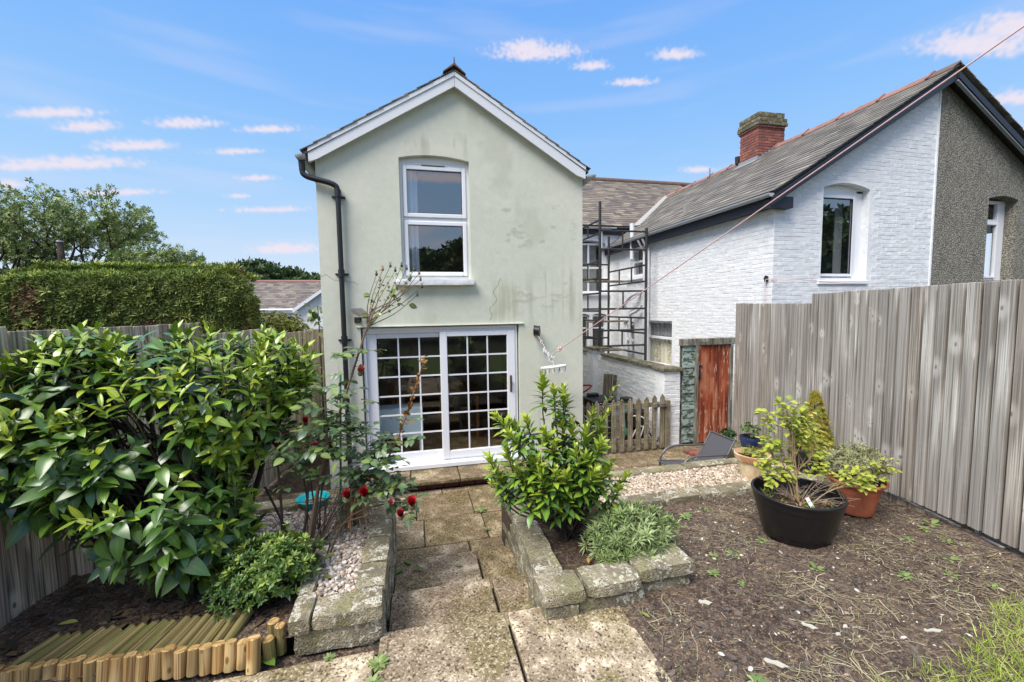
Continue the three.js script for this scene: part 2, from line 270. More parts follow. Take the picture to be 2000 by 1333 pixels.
T.terra = tex(256, 256, (u, v) => { const b = fb(u, v, 5, 5, 3, 4), s = fb(u, v, 60, 60, 8, 2); return mix3([0.68, 0.37, 0.26], [0.76, 0.45, 0.33], b).map((q) => q + (s - 0.5) * 0.06); });
T.paleTerra = tex(256, 256, (u, v) => { const b = fb(u, v, 6, 5, 3, 4), s = fb(u, v, 40, 40, 8, 3), m = fb(u, v, 5, 7, 29, 4); let c = mix3([0.72, 0.52, 0.37], [0.88, 0.8, 0.66], sm(0.35, 0.65, b)); c = mix3(c, [0.62, 0.58, 0.3], sm(0.55, 0.7, m) * 0.5); return c.map((q) => q + (s - 0.5) * 0.1); });
T.brick = tex(256, 256, (u, v) => { const s = fb(u, v, 30, 30, 8, 3), b = fb(u, v, 6, 6, 4, 3); const k = 0.72 + 0.5 * (s * 0.6 + b * 0.4); return [k, k * 0.98, k * 0.96]; });
T.curtain = tex(256, 512, (u, v) => { const x = (u * 2) % 1, y = v * 9, k = Math.floor(y), cx = 0.5 + 0.06 * Math.sin(k * 2.1), d = Math.hypot((x - cx) * 2.2, (y % 1) - 0.5), pet = Math.cos(Math.atan2((y % 1) - 0.5, x - cx) * 5 + k) * 0.1; return mix3([0.8, 0.79, 0.7], [0.42, 0.36, 0.26], sm(0.04, -0.04, Math.abs(d - 0.28 - pet) - 0.06) * 0.9); });

const fenceTones = [[1.1, 1.09, 1.08], [1.24, 1.23, 1.22], [1.36, 1.36, 1.35], [1.16, 1.11, 1.05]].map((c) => mat({ map: T.fenceR, color: C(...c), bumpMap: woodBump, bumpScale: 0.005, roughness: 0.86 }));
const M = {
  render: mat({ map: T.render, bumpMap: B.trowel, bumpScale: 0.004, roughness: 0.93 }),
  white: mat({ map: T.white, bumpMap: B.fine, bumpScale: 0.004, roughness: 0.85 }),
  whiteSill: mat({ map: T.white, bumpMap: B.grit, bumpScale: 0.006, roughness: 0.8 }),
  upvc: phys({ color: C(0.82, 0.83, 0.86), roughness: 0.32, clearcoat: 0.25, clearcoatRoughness: 0.25 }),
  barge: phys({ color: C(0.74, 0.75, 0.78), roughness: 0.5 }),
  gutter: mat({ color: C(0.4, 0.41, 0.4), roughness: 0.6 }), whitePipe: mat({ color: C(0.72, 0.74, 0.76), roughness: 0.5 }), greyGutter: mat({ color: C(0.42, 0.44, 0.45), roughness: 0.55, bumpMap: B.grit, bumpScale: 0.002 }),
  blackPipe: phys({ color: C(0.012, 0.013, 0.018), roughness: 0.45 }), blackPaint: mat({ color: C(0.018, 0.02, 0.03), roughness: 0.5, bumpMap: B.fine, bumpScale: 0.002 }), steel: mat({ color: C(0.035, 0.033, 0.034), roughness: 0.55, metalness: 0.2 }),
  seal: mat({ color: C(0.03, 0.03, 0.035), roughness: 0.7 }),
  glass: phys({ color: C(1, 1, 1), transmission: 1, roughness: 0, thickness: 0, ior: 1.5 }), glassD: phys({ color: C(1, 1, 1), transmission: 1, roughness: 0, thickness: 0, ior: 1.9 }),
  glassR: phys({ color: C(0.93, 0.95, 1), transmission: 1, roughness: 0, thickness: 0, ior: 3.1 }), // coated double glazing
  dark: mat({ color: C(0.3, 0.28, 0.26), roughness: 0.9 }), room: mat({ color: C(0.3, 0.25, 0.21), roughness: 0.95 }), roomFloor: mat({ map: T.log, color: C(0.35, 0.3, 0.27), roughness: 0.6 }),
  netting: phys({ color: C(0.8, 0.8, 0.8), roughness: 0.95, transmission: 0.5, thickness: 0 }), curtainFlower: mat({ map: T.curtain, roughness: 0.95 }), greyCurtain: mat({ color: C(0.3, 0.32, 0.31), roughness: 0.95 }), tealCurtain: mat({ color: C(0.36, 0.5, 0.46), roughness: 0.9 }),
  fence: mat({ map: T.fence, color: C(1.6, 1.53, 1.42), bumpMap: woodBump, bumpScale: 0.004, roughness: 0.88 }), fenceR: mat({ map: T.fenceR, color: C(1.48, 1.48, 1.47), bumpMap: woodBump, bumpScale: 0.004, roughness: 0.85 }),
  log: mat({ map: T.log, bumpMap: woodBump, bumpScale: 0.003, roughness: 0.8 }), logEnd: mat({ map: T.log, color: C(1.1, 1.1, 1.05), roughness: 0.85 }), mossLog: mat({ map: T.mossLog, bumpMap: woodBump, bumpScale: 0.004, roughness: 0.9 }), gate: mat({ map: T.gate, bumpMap: woodBump, bumpScale: 0.003, roughness: 0.9 }),
  door: mat({ map: T.door, bumpMap: woodBump, bumpScale: 0.003, roughness: 0.7 }), turq: mat({ map: T.turq, bumpMap: B.fine, bumpScale: 0.004, roughness: 0.85 }), oldWood: mat({ map: T.fence, color: C(0.75, 0.78, 0.76), bumpMap: woodBump, bumpScale: 0.004, roughness: 0.9 }),
  slab: mat({ map: T.slab, bumpMap: B.grit, bumpScale: 0.005, roughness: 0.92 }), slabTread: mat({ map: T.slab, color: C(0.78, 0.76, 0.75), bumpMap: B.grit, bumpScale: 0.005, roughness: 0.92 }), slabPatio: mat({ map: T.slab, color: C(0.68, 0.635, 0.52), bumpMap: B.grit, bumpScale: 0.005, roughness: 0.92 }), slabDark: mat({ map: T.slab, color: C(0.62, 0.58, 0.5), bumpMap: B.grit, bumpScale: 0.005, roughness: 0.92 }),
  stone: mat({ map: T.stone, bumpMap: B.grit, bumpScale: 0.012, roughness: 0.95 }), mortar: mat({ map: T.soil, color: C(0.75, 0.75, 0.75), roughness: 1 }),
  soil: mat({ map: T.soil, color: C(1.2, 1.23, 1.3), bumpMap: B.grit, bumpScale: 0.03, roughness: 1 }), earth: mat({ color: C(0.05, 0.055, 0.03), roughness: 1 }),
  slate: mat({ map: T.slate, vertexColors: true, roughness: 0.8, bumpMap: B.fine, bumpScale: 0.004 }), slateBase: mat({ color: C(0.08, 0.075, 0.072), roughness: 0.9 }), ridge: mat({ map: T.brick, color: C(0.3, 0.16, 0.135), roughness: 0.85 }), ridgeDark: mat({ map: T.brick, color: C(0.15, 0.1, 0.085), roughness: 0.85 }),
  dash: mat({ map: T.dash, bumpMap: B.dash, bumpScale: 0.012, roughness: 1 }), lead: mat({ color: C(0.28, 0.3, 0.32), roughness: 0.6, metalness: 0.1 }), concrete: mat({ map: T.stone, color: C(0.55, 0.55, 0.5), roughness: 0.95 }),
  brickRed: [[0.29, 0.105, 0.078], [0.24, 0.09, 0.078], [0.34, 0.135, 0.095], [0.2, 0.085, 0.078]].map((c) => mat({ map: T.brick, color: C(...c), bumpMap: B.grit, bumpScale: 0.004, roughness: 0.92 })), brickMortar: mat({ color: C(0.16, 0.13, 0.12), roughness: 1 }),
  brickWhite: [[1, 1, 1], [0.985, 0.99, 0.995], [0.995, 0.99, 0.985]].map((c) => mat({ map: T.white, color: C(...c).multiplyScalar(0.97), bumpMap: B.grit, bumpScale: 0.004, roughness: 0.82 })),
  tub: phys({ color: C(0.012, 0.011, 0.012), roughness: 0.34, bumpMap: woodBump, bumpScale: 0.003 }), terra: mat({ map: T.terra, roughness: 0.75, bumpMap: B.grit, bumpScale: 0.002 }), paleTerra: mat({ map: T.paleTerra, roughness: 0.9, bumpMap: B.grit, bumpScale: 0.003 }), blue: phys({ color: C(0.025, 0.045, 0.13), roughness: 0.25, clearcoat: 0.5 }), plasticBlack: mat({ color: C(0.012, 0.012, 0.014), roughness: 0.45 }), teal: phys({ color: C(0.0, 0.42, 0.46), roughness: 0.35 }), compost: mat({ map: T.soil, color: C(0.8, 0.75, 0.7), bumpMap: B.grit, bumpScale: 0.03, roughness: 1 }), whitePlastic: mat({ color: C(0.8, 0.8, 0.78), roughness: 0.45 }), redPlastic: mat({ color: C(0.4, 0.02, 0.03), roughness: 0.4 }), binGrey: mat({ color: C(0.035, 0.035, 0.04), roughness: 0.5 }), greenPlastic: mat({ color: C(0.1, 0.26, 0.2), roughness: 0.45 }),
  mesh: mat({ color: C(0.075, 0.075, 0.085), roughness: 0.75, bumpMap: B.grit, bumpScale: 0.001 }), chairSteel: mat({ color: C(0.16, 0.16, 0.17), roughness: 0.4, metalness: 0.6 }), rope: mat({ color: C(0.72, 0.46, 0.46), roughness: 0.9 }), ropePale: mat({ color: C(0.7, 0.58, 0.5), roughness: 0.9 }), floodGrey: mat({ color: C(0.13, 0.12, 0.115), roughness: 0.6 }),
  bark: mat({ map: T.fence, color: C(0.33, 0.27, 0.2), roughness: 0.95 }), barkDark: mat({ map: T.fence, color: C(0.16, 0.13, 0.1), roughness: 0.95 }), twig: mat({ color: C(0.26, 0.17, 0.1), roughness: 0.85 }), twigRed: mat({ color: C(0.075, 0.05, 0.036), roughness: 0.8 }), stemGreen: mat({ color: C(0.1, 0.11, 0.04), roughness: 0.8 }), dry: mat({ color: C(0.38, 0.27, 0.15), roughness: 0.95 }),
};
const leafMat = (c, rough = 0.4, coat = 0) => phys({ map: T.leaf, color: C(...c), roughness: rough, clearcoat: coat, clearcoatRoughness: 0.35, side: THREE.DoubleSide });
const softLeaf = (c) => phys({ map: T.leaf, color: C(...c), roughness: 0.85, transmission: 0.35, thickness: 0, side: THREE.DoubleSide });

// ---------------------------------------------------------------- leaves
// curved leaf along +y with its upper face to +z
function leafGeo(L, W, bend = 0.3, fold = 0.25, seg = 6, sharp = 0.9) {
  const pos = [], uv = [], idx = [];
  for (let i = 0; i <= seg; i++) {
    const t = i / seg, w = W * 0.5 * Math.pow(Math.sin(Math.PI * Math.pow(t, 0.85)), sharp) + 0.0008, a = bend * t, y = L * t * (1 - 0.12 * bend * t), z = -L * 0.5 * bend * t * t;
    pos.push(-w * Math.cos(fold), y, z + w * Math.sin(fold), 0, y, z, w * Math.cos(fold), y, z + w * Math.sin(fold)); uv.push(0, t, 0.5, t, 1, t);
  }
  for (let i = 0; i < seg; i++) for (const k of [0, 1]) { const a = i * 3 + k, b = a + 3; idx.push(a, a + 1, b, a + 1, b + 1, b); }
  const g = new THREE.BufferGeometry(); g.setAttribute('position', new THREE.Float32BufferAttribute(pos, 3)); g.setAttribute('uv', new THREE.Float32BufferAttribute(uv, 2)); g.setIndex(idx); g.computeVertexNormals(); return g;
}
const orient = (dir, up) => { const y = dir.clone().normalize(), x = V(0, 0, 0).crossVectors(y, up); if (x.lengthSq() < 1e-6) x.set(1, 0, 0); x.normalize(); const z = V(0, 0, 0).crossVectors(x, y); return new THREE.Quaternion().setFromRotationMatrix(new THREE.Matrix4().makeBasis(x, y, z)); };
camera.updateMatrixWorld(true); camera.updateProjectionMatrix();
// gathers leaves; the ones that show largest become meshes of their own, the rest one part
class Leaves {
  constructor(geos, mats) { this.g = geos; this.m = mats; this.l = []; }
  add(p, dir, up, s, mi, gi = Math.floor(R() * this.g.length)) { this.l.push({ p, q: orient(dir, up), s, mi, gi, c: p.clone().addScaledVector(dir.clone().normalize(), s * 0.06), n: up }); }
  put(owner, limit, name = 'leaf', rest = 'foliage') {
    const W = 512, Z = new Map(), v = V(0, 0, 0), off = worldOff(owner);
    for (const l of this.l) { v.copy(l.c).applyMatrix4(camera.matrixWorldInverse); l.d = -v.z; v.applyMatrix4(camera.projectionMatrix); l.k = Math.round(v.x * W * 0.5) + ',' + Math.round(v.y * W * 0.33); l.in = Math.abs(v.x) < 1.05 && Math.abs(v.y) < 1.05; const z = Z.get(l.k); if (z === undefined || l.d < z) Z.set(l.k, l.d); }
    for (const l of this.l) { const view = camera.position.clone().sub(l.c).normalize(); l.v = l.in ? (l.s / l.d) * (0.3 + Math.abs(V(0, 0, 1).applyQuaternion(l.q).dot(view))) * (l.d <= Z.get(l.k) + 0.02 ? 1 : 0.25) : 0; }
    this.l.sort((a, b) => b.v - a.v);
    const left = new Map();
    this.l.forEach((l, i) => {
      if (i < limit && l.v > 0) { const m = new THREE.Mesh(this.g[l.gi], this.m[l.mi]); m.name = name; m.position.copy(l.p).sub(off); m.quaternion.copy(l.q); m.scale.setScalar(l.s); m.castShadow = m.receiveShadow = true; owner.add(m); }
      else { const k = l.gi * 100 + l.mi; if (!left.has(k)) left.set(k, []); left.get(k).push(M4(l.p, l.q, l.s)); }
    });
    if (left.size) { // one part: copies of a spray merged by material would lose colours, so merge the geometry with tints
      const byGeo = new Map();
      for (const [k, a] of left) { const gi = Math.floor(k / 100), mi = k % 100; if (!byGeo.has(gi)) byGeo.set(gi, [[], []]); for (const x of a) { byGeo.get(gi)[0].push(x); byGeo.get(gi)[1].push(this.m[mi].color); } }
      const plain = this.m[0].clone(); plain.color.set(1, 1, 1);
      for (const [gi, [ms, cs]] of byGeo) stuff(owner, rest, this.g[gi], plain, ms, cs);
    }
  }
}
// tuft of n small leaves round a point, for dense low plants: one geometry
function sprayGeo(n, L, W, spread = 1.1, seg = 2, seed = 1) {
  const keep = R; R = rngOf(seed); const gs = [];
  for (let i = 0; i < n; i++) { const a = i * 2.4 + rr(-0.3, 0.3), t = spread * Math.sqrt((i + 0.5) / n), d = V(Math.cos(a) * Math.sin(t), Math.cos(t), Math.sin(a) * Math.sin(t)); const g = leafGeo(L * rr(0.75, 1.15), W * rr(0.8, 1.15), 0.3, 0.2, seg).toNonIndexed(); g.applyMatrix4(M4(d.clone().multiplyScalar(L * 0.05), orient(d, V(d.x * 0.2, 1, d.z * 0.2)), 1)); gs.push(g); }
  R = keep; return merge(gs);
}
// ---------------------------------------------------------------- ground, path, steps, beds
const soilH = (x, z) => { let h = 0.505 - 0.12 * sm(2.2, 3.9, -z) + 0.02 * (n3(x * 1.3, 1, z * 1.3, 5) - 0.5); if (x > 0 && z > -2.7) h -= 0.03 * (1 - sm(1.02, 1.35, x)); if (x < -0.3) h = 0.53 + 0.05 * n3(x * 2, 1, z * 2, 8) - 0.1 * sm(3.3, 4.3, -z); return h + 0.03 * (n3(x * 6, 2, z * 6, 6) - 0.5) + 0.014 * (n3(x * 25, 2, z * 25, 9) - 0.5); };
function field(x0, x1, z0, z1, step, h, s = 1.5) {
  const nx = Math.ceil((x1 - x0) / step), nz = Math.ceil((z1 - z0) / step), g = new THREE.PlaneGeometry(x1 - x0, z1 - z0, nx, nz); g.rotateX(-Math.PI / 2); g.translate((x0 + x1) / 2, 0, (z0 + z1) / 2);
  const p = g.attributes.position, uv = g.attributes.uv; for (let i = 0; i < p.count; i++) { const x = p.getX(i), z = p.getZ(i); p.setY(i, h(x, z)); uv.setXY(i, x / s, z / s); } g.computeVertexNormals(); return g;
}
struct('ground', (() => { const g = new THREE.PlaneGeometry(1200, 1200); g.rotateX(-Math.PI / 2); g.translate(0, -0.06, 0); return buv(g, 1.5); })(), M.earth);
const soil = struct('soil_right', field(0.86, 6.4, -3.9, 6, 0.05, soilH), M.soil); soil.name = 'garden_soil';
const soilL = struct('bed_soil', field(-3.2, -0.3, -3.75, -2.6, 0.05, (x, z) => soilH(x, z) + 0.02), M.soil);
struct('soil_behind', field(-3.2, 0.86, -2.62, 6, 0.1, (x, z) => (x > -0.3 && z < -1.2 ? 0.4 : 0.47)), M.soil).name = 'garden_soil_001';
struct('planter_soil', field(0.92, 2.15, -4.35, -2.64, 0.04, (x, z) => lerp(0.605, soilH(x, z) - 0.06, Math.max(sm(1.7, 2.0, x), 0)) + 0.03 * (n3(x * 9, 1, z * 9, 4) - 0.5)), M.compost);

const path = new THREE.Group(); path.name = 'path'; path.userData = { kind: 'structure' }; scene.add(path);
const slab = (g, x0, z0, x1, z1, top, th = 0.05, m = M.slab) => struct('paving_slab', cb(x0, top - th, z0, x1, top + rr(-0.003, 0.003), z1, 0.006, 1.6, 0.002), m, g);
{ // landing nearest the viewer, two treads, then the patio
  R = rngOf(101);
  slab(path, -0.27, -2.62, 0.522, -1.3, 0.51); slab(path, 0.545, -2.6, 1.3, -1.3, 0.51); slab(path, -1.15, -2.5, -0.295, -1.3, 0.5);
  slab(path, -0.27, -1.28, 0.52, 0.05, 0.51); slab(path, 0.54, -1.28, 1.25, 0.05, 0.51);
  slab(path, -0.24, -3.24, 0.526, -2.5, 0.34, 0.05, M.slabTread); slab(path, 0.55, -3.24, 0.86, -2.5, 0.34, 0.05, M.slabTread);
  slab(path, -0.24, -3.94, 0.508, -3.1, 0.17, 0.05, M.slabTread); slab(path, 0.53, -3.94, 0.9, -3.1, 0.17, 0.05, M.slabPatio);
  const fill = (z0, z1, y) => struct('step_base', bx(-0.26, -0.05, z0, 0.95, y, z1), M.mortar, path);
  fill(-2.55, -1.3, 0.45); fill(-3.18, -2.55, 0.285); fill(-3.88, -3.18, 0.115);
}
const patio = new THREE.Group(); patio.name = 'patio'; patio.userData = { kind: 'structure' }; scene.add(patio);
struct('bedding', buv(new THREE.PlaneGeometry(9.2, 8.6).rotateX(-Math.PI / 2).translate(1.9, -0.022, -7.9), 1.5), M.mortar, patio);
{
  const rows = [[-5.86, -5.715, [-0.62, 0.3, 1.0, 1.9]], [-5.7, -5.03, [-0.62, -0.05, 0.66, 1.2, 1.9]], [-5.015, -4.43, [-0.62, 0.035, 0.735, 1.2, 1.9]], [-4.415, -3.8, [-0.62, 0.5, 1.1, 1.9]]];
  for (const [z0, z1, xs] of rows) for (let i = 0; i < xs.length - 1; i++) slab(patio, xs[i] + 0.006, z0, xs[i + 1] - 0.006, z1, 0, 0.05, i % 3 ? M.slabPatio : M.slabTread);
  let z = -7.3; for (const d of [0.66, 0.75, 0.62, 0.75]) { let x = 1.915; while (x < 5.9) { const w = pick([0.6, 0.75, 0.9]); slab(patio, x, z + 0.006, Math.min(x + w - 0.012, 6), z + d - 0.006, rr(-0.004, 0.004), 0.05, M.slabDark); x += w; } z += d; }
  for (const [x0, x1, z0, z1] of [[-2.2, -1.4, -6.2, -5.5], [-1.38, -0.64, -6.2, -5.5], [-2.2, -1.5, -5.48, -4.85], [-1.48, -0.64, -5.48, -4.85]]) slab(patio, x0, z0, x1, z1, 0.02, 0.05, M.slabDark);
  z = -12.5; while (z < -7.35) { slab(patio, 2.7, z, 3.5, z + 0.85, 0); slab(patio, 3.52, z, 4.36, z + 0.85, 0); z += 0.87; }
}
{ // slab step under the patio door
  const t = thing('door_step', 'low step of grey concrete slabs under the white patio door', 'step', [0.5, 0, -6]);
  for (const [a, b] of [[-0.85, -0.13], [-0.118, 0.558], [0.57, 1.25], [1.262, 1.95]]) part(t, 'paving_slab', cb(a, 0.108, -6.3, b, 0.158, -5.77, 0.008, 1.6, 0.002), M.slabDark);
  const red = M.brickRed[3]; for (let x = -0.82; x < 1.9; x += 0.23) part(t, 'brick', cb(x, 0.0, -5.99, Math.min(x + 0.22, 1.93), 0.1, -5.89, 0.004, 0.3, 0.002), red);
  part(t, 'core', bx(-0.83, 0, -6.29, 1.92, 0.107, -5.992), M.mortar);
}
// walls of rough stone: [x0, y0, z0, x1, y1, z1]
R = rngOf(202);
{
  const t = thing('stone_planter', 'low planter wall of rough lichened stone right of the garden steps', 'planter', [1.3, 0, -3.4]);
  const st = (...a) => part(t, 'stone', stone(...a), M.stone);
  const xw = (z) => 0.765 + (-2.45 - z) * 0.06; // face towards the path
  let z = -2.66; const L = [0.34, 0.4, 0.3, 0.42, 0.36];
  for (const l of L) { const x = xw(z), top = lerp(0.69, 0.56, (-2.66 - z) / 1.7); st(x - 0.005, top - 0.095, z - l + 0.012, x + 0.2, top + rr(-0.01, 0.01), z, 0.011); z -= l; }
  for (const [y0, y1] of [[0.0, 0.15], [0.155, 0.31], [0.315, 0.46], [0.465, 0.6]]) { let q = -2.5 - rr(0, 0.1); while (q > -4.3) { const l = rr(0.22, 0.42), top = lerp(0.69, 0.56, (-2.66 - q) / 1.7) - 0.1; if (y0 < top) st(xw(q) + rr(0, 0.018), y0, Math.max(q - l + 0.01, -4.42), xw(q) + 0.17, Math.min(y1, top), q, 0.02); q -= l; } }
  st(0.745, 0.6, -2.68, 1.045, 0.69, -2.44, 0.01); st(1.06, 0.605, -2.69, 1.455, 0.69, -2.45, 0.012); st(1.475, 0.6, -2.82, 1.92, 0.695, -2.52, 0.009);
  st(0.765, 0.47, -2.66, 1.0, 0.597, -2.455, 0.014); st(1.01, 0.475, -2.66, 1.5, 0.6, -2.475, 0.016); st(1.51, 0.47, -2.76, 1.9, 0.595, -2.55, 0.014);
  st(1.82, 0.5, -3.25, 1.99, 0.6, -2.84, 0.012);
  part(t, 'core', bx(0.86, -0.03, -4.35, 1.0, 0.52, -2.6), M.mortar);
  for (let x = 0.95; x < 1.5; x += 0.31) for (const y of [0, 0.17, 0.34]) st(x, y, -4.5, x + 0.3, y + 0.16, -4.36, 0.012);
}
{
  const t = thing('gravel_bed_edging', 'long stone edging round the pale gravel bed by the right fence', 'edging', [2.9, 0, -4.3]);
  let x = 1.98; for (const l of [0.62, 0.7, 0.66, 0.7, 0.5]) { part(t, 'stone', stone(x, 0.36, -4.1, x + l - 0.01, 0.455 + rr(-0.006, 0.006), -3.9, 0.008), M.stone); part(t, 'stone', stone(x + 0.05, 0.22, -4.08, x + l - 0.02, 0.358, -3.93, 0.014), M.stone); x += l; }
  x = 1.42; for (const l of [0.7, 0.62, 0.66, 0.7, 0.64]) { part(t, 'stone', stone(x, 0.36, -4.82, x + l - 0.01, 0.445 + rr(-0.006, 0.006), -4.64, 0.008), M.stone); x += l; }
  x = 1.42; for (const y of [0, 0.18]) for (let q = x; q < 4.6; q += 0.4) part(t, 'stone', stone(q, y, -4.8, q + 0.39, y + 0.175, -4.68, 0.012), M.stone);
  part(t, 'core', bx(1.45, -0.03, -4.66, 5.3, 0.36, -4.0), M.mortar);
}
{
  const t = thing('stone_bed', 'raised stone bed with grey gravel left of the garden steps', 'planter', [-0.5, 0.4, -3.1]);
  const st = (...a) => part(t, 'stone', stone(...a), M.stone);
  st(-0.775, 0.64, -2.78, -0.655, 0.75, -2.53, 0.012); st(-0.645, 0.645, -2.74, -0.245, 0.745, -2.54, 0.016);
  st(-0.755, 0.49, -2.72, -0.25, 0.64, -2.565, 0.018);
  for (const [a, b] of [[-3.02, -2.75], [-3.36, -3.03], [-3.66, -3.37]]) st(-0.43, 0.655, a, -0.24, 0.748, b, 0.012);
  for (const [a, b] of [[-3.1, -2.79], [-3.42, -3.11]]) st(-0.79, 0.65, a, -0.69, 0.742, b, 0.014);
  st(-0.72, 0.66, -3.78, -0.44, 0.735, -3.64, 0.012); st(-0.42, 0.62, -3.98, -0.23, 0.73, -3.68, 0.014); st(-0.42, 0.58, -4.3, -0.23, 0.68, -3.99, 0.014);
  for (const [y0, y1] of [[0, 0.16], [0.165, 0.32], [0.325, 0.48], [0.485, 0.65]]) { let q = -2.58; while (q > -4.3) { const l = rr(0.22, 0.42); st(-0.41, y0, Math.max(q - l + 0.01, -4.32), -0.246 + rr(-0.012, 0.004), y1, q, 0.02); q -= l; } }
  for (const y of [0.42, 0.53]) { let q = -2.75; while (q > -3.6) { st(-0.77, y, q - 0.3, -0.66, y + 0.11, q - 0.01, 0.014); q -= 0.31; } }
  part(t, 'core', bx(-0.7, 0.3, -3.65, -0.36, 0.68, -2.6), M.mortar);
}
{
  const t = thing('back_bed_edging', 'pale stone edging of the gravel bed behind the big laurel', 'edging', [-1.4, 0.3, -4.3]);
  let x = -2.3; for (const l of [0.5, 0.62, 0.55, 0.2]) { part(t, 'stone', stone(x, 0.4, -4.86, x + l - 0.012, 0.51, -4.66, 0.009), M.stone); part(t, 'stone', stone(x, 0.2, -4.84, x + l - 0.012, 0.4, -4.68, 0.012), M.stone); x += l; }
  x = -1.75; for (const l of [0.45, 0.5, 0.3]) { part(t, 'stone', stone(x, 0.42, -3.92, x + l - 0.012, 0.54, -3.76, 0.009), M.stone); x += l; }
  part(t, 'core', bx(-2.3, 0, -4.7, -0.45, 0.4, -3.7), M.mortar);
}
{ // gravel: thousands of pebbles
  const pebble = (() => { const g = new THREE.IcosahedronGeometry(1, 1), p = g.attributes.position; for (let i = 0; i < p.count; i++) { const v = V(p.getX(i), p.getY(i), p.getZ(i)), k = 0.82 + 0.36 * n3(v.x * 1.4 + 5, v.y * 1.4, v.z * 1.4, 2); p.setXYZ(i, v.x * k, v.y * k * 0.62, v.z * k * 0.8); } g.computeVertexNormals(); return g; })();
  const m = mat({ map: T.brick, roughness: 0.85 });
  const bed = (name, x0, x1, z0, z1, y, n, r0, r1, cols) => { const a = [], c = []; for (let i = 0; i < n; i++) { const s = rr(r0, r1); a.push(M4(V(rr(x0, x1), y + rr(-0.3, 0.9) * r1, rr(z0, z1)), eul(rr(-0.5, 0.5), rr(0, 6.28), rr(-0.5, 0.5)), s)); const q = pick(cols), k = rr(0.75, 1.15); c.push(C(q[0] * k, q[1] * k, q[2] * k)); } const o = stuff(scene, name, pebble, m, a, c); return o; };
  const grey = [[0.5, 0.46, 0.4], [0.36, 0.31, 0.26], [0.24, 0.21, 0.19], [0.6, 0.53, 0.45], [0.42, 0.3, 0.22], [0.7, 0.67, 0.62]], pale = [[0.62, 0.53, 0.41], [0.68, 0.62, 0.53], [0.5, 0.38, 0.28], [0.55, 0.45, 0.35], [0.7, 0.66, 0.58], [0.3, 0.24, 0.2], [0.42, 0.35, 0.27], [0.36, 0.28, 0.2]];
  bed('gravel', -0.69, -0.42, -3.64, -2.73, 0.705, 1500, 0.009, 0.019, grey).userData.label = 'grey pebbles in the raised stone bed by the steps';
  bed('gravel', 1.5, 4.75, -4.66, -4.06, 0.4, 8500, 0.011, 0.022, pale).userData.label = 'pale gravel bed between the chair and the tub';
  bed('gravel', -2.2, -0.48, -4.68, -3.8, 0.44, 6000, 0.011, 0.022, grey).userData.label = 'gravel behind the laurel by the teal dish';
  for (const [x0, x1, z0, z1, y] of [[-0.69, -0.42, -3.64, -2.73, 0.7], [1.5, 4.9, -4.66, -4.0, 0.39], [-2.25, -0.45, -4.7, -3.75, 0.43]]) struct('gravel_base', field(x0, x1, z0, z1, 0.1, () => y), M.mortar);
}
// ---------------------------------------------------------------- building parts
// a run of real slates on a slope: corner o, unit vectors along the eave (a) and up the slope (b)
function slates(o, a, b, len, rise, w, gauge, cols, inside = () => true, th = 0.014) {
  const n = V(0, 0, 0).crossVectors(a, b).normalize(); if (n.y < 0) n.negate();
  const out = [], rows = Math.ceil(rise / gauge), q = new THREE.Quaternion().setFromRotationMatrix(new THREE.Matrix4().makeBasis(a, b, n.clone().multiplyScalar(V(0, 0, 0).crossVectors(a, b).dot(n) > 0 ? 1 : -1)));
  const zs = V(0, 0, 0).crossVectors(a, b).dot(n) > 0 ? 1 : -1;
  for (let r = 0; r < rows; r++) for (let x = -(r % 2) * w / 2; x < len; x += w) {
    const x0 = Math.max(0, x + 0.003), x1 = Math.min(len, x + w - 0.003), y0 = r * gauge, y1 = Math.min(rise, y0 + gauge * 1.25); if (x1 - x0 < 0.03) continue;
    const c = o.clone().addScaledVector(a, (x0 + x1) / 2).addScaledVector(b, (y0 + y1) / 2); if (!inside(c)) continue;
    const g = new THREE.BoxGeometry(x1 - x0, y1 - y0, th); buv(g, 0.7, R(), R()); g.rotateX(-zs * (0.055 + rr(-0.016, 0.02))); g.rotateZ(rr(-0.008, 0.008)); g.translate(0, 0, zs * (0.014 + rr(0, 0.003))); g.applyQuaternion(q); g.translate(c.x, c.y, c.z);
    const k = pick(cols), s = rr(0.82, 1.2); tint(g, [k[0] * s, k[1] * s, k[2] * s]); out.push([g, c]);
  }
  return out;
}
const seenSize = (p, s) => { const v = p.clone().applyMatrix4(camera.matrixWorldInverse), d = -v.z; v.applyMatrix4(camera.projectionMatrix); return d > 0 && Math.abs(v.x) < 1.03 && Math.abs(v.y) < 1.03 ? s / d : 0; };
// pieces [geometry, centre, material?]: those that show largest stand alone, the rest are joined
function pieces(owner, name, rest, list, limit, m, accept = () => true) {
  const a = list.map(([g, c, mm]) => [g, c, mm ?? m, accept(c) ? seenSize(c, 1) : 0]).sort((p, q) => q[3] - p[3]), left = new Map();
  a.forEach(([g, c, mm, v], i) => { if (i < limit && v > 0) part(owner, name, g, mm); else { if (!left.has(mm)) left.set(mm, []); left.get(mm).push(g); } });
  for (const [mm, gs] of left) part(owner, rest, gs, mm, null, 'stuff');
}
// puts a piece drawn in (along, up, outward) on its wall; a left-handed placing has its faces turned back
function hand(g, a, n) { g.applyMatrix4(new THREE.Matrix4().makeBasis(a, V(0, 1, 0), n)); if (V(0, 0, 0).crossVectors(a, V(0, 1, 0)).dot(n) < 0) { for (const k of ['position', 'uv']) { const t = g.attributes[k], s = t.itemSize, d = t.array; for (let i = 0; i < t.count; i += 3) for (let c = 0; c < s; c++) { const q = d[(i + 1) * s + c]; d[(i + 1) * s + c] = d[(i + 2) * s + c]; d[(i + 2) * s + c] = q; } } g.computeVertexNormals(); } return g; }
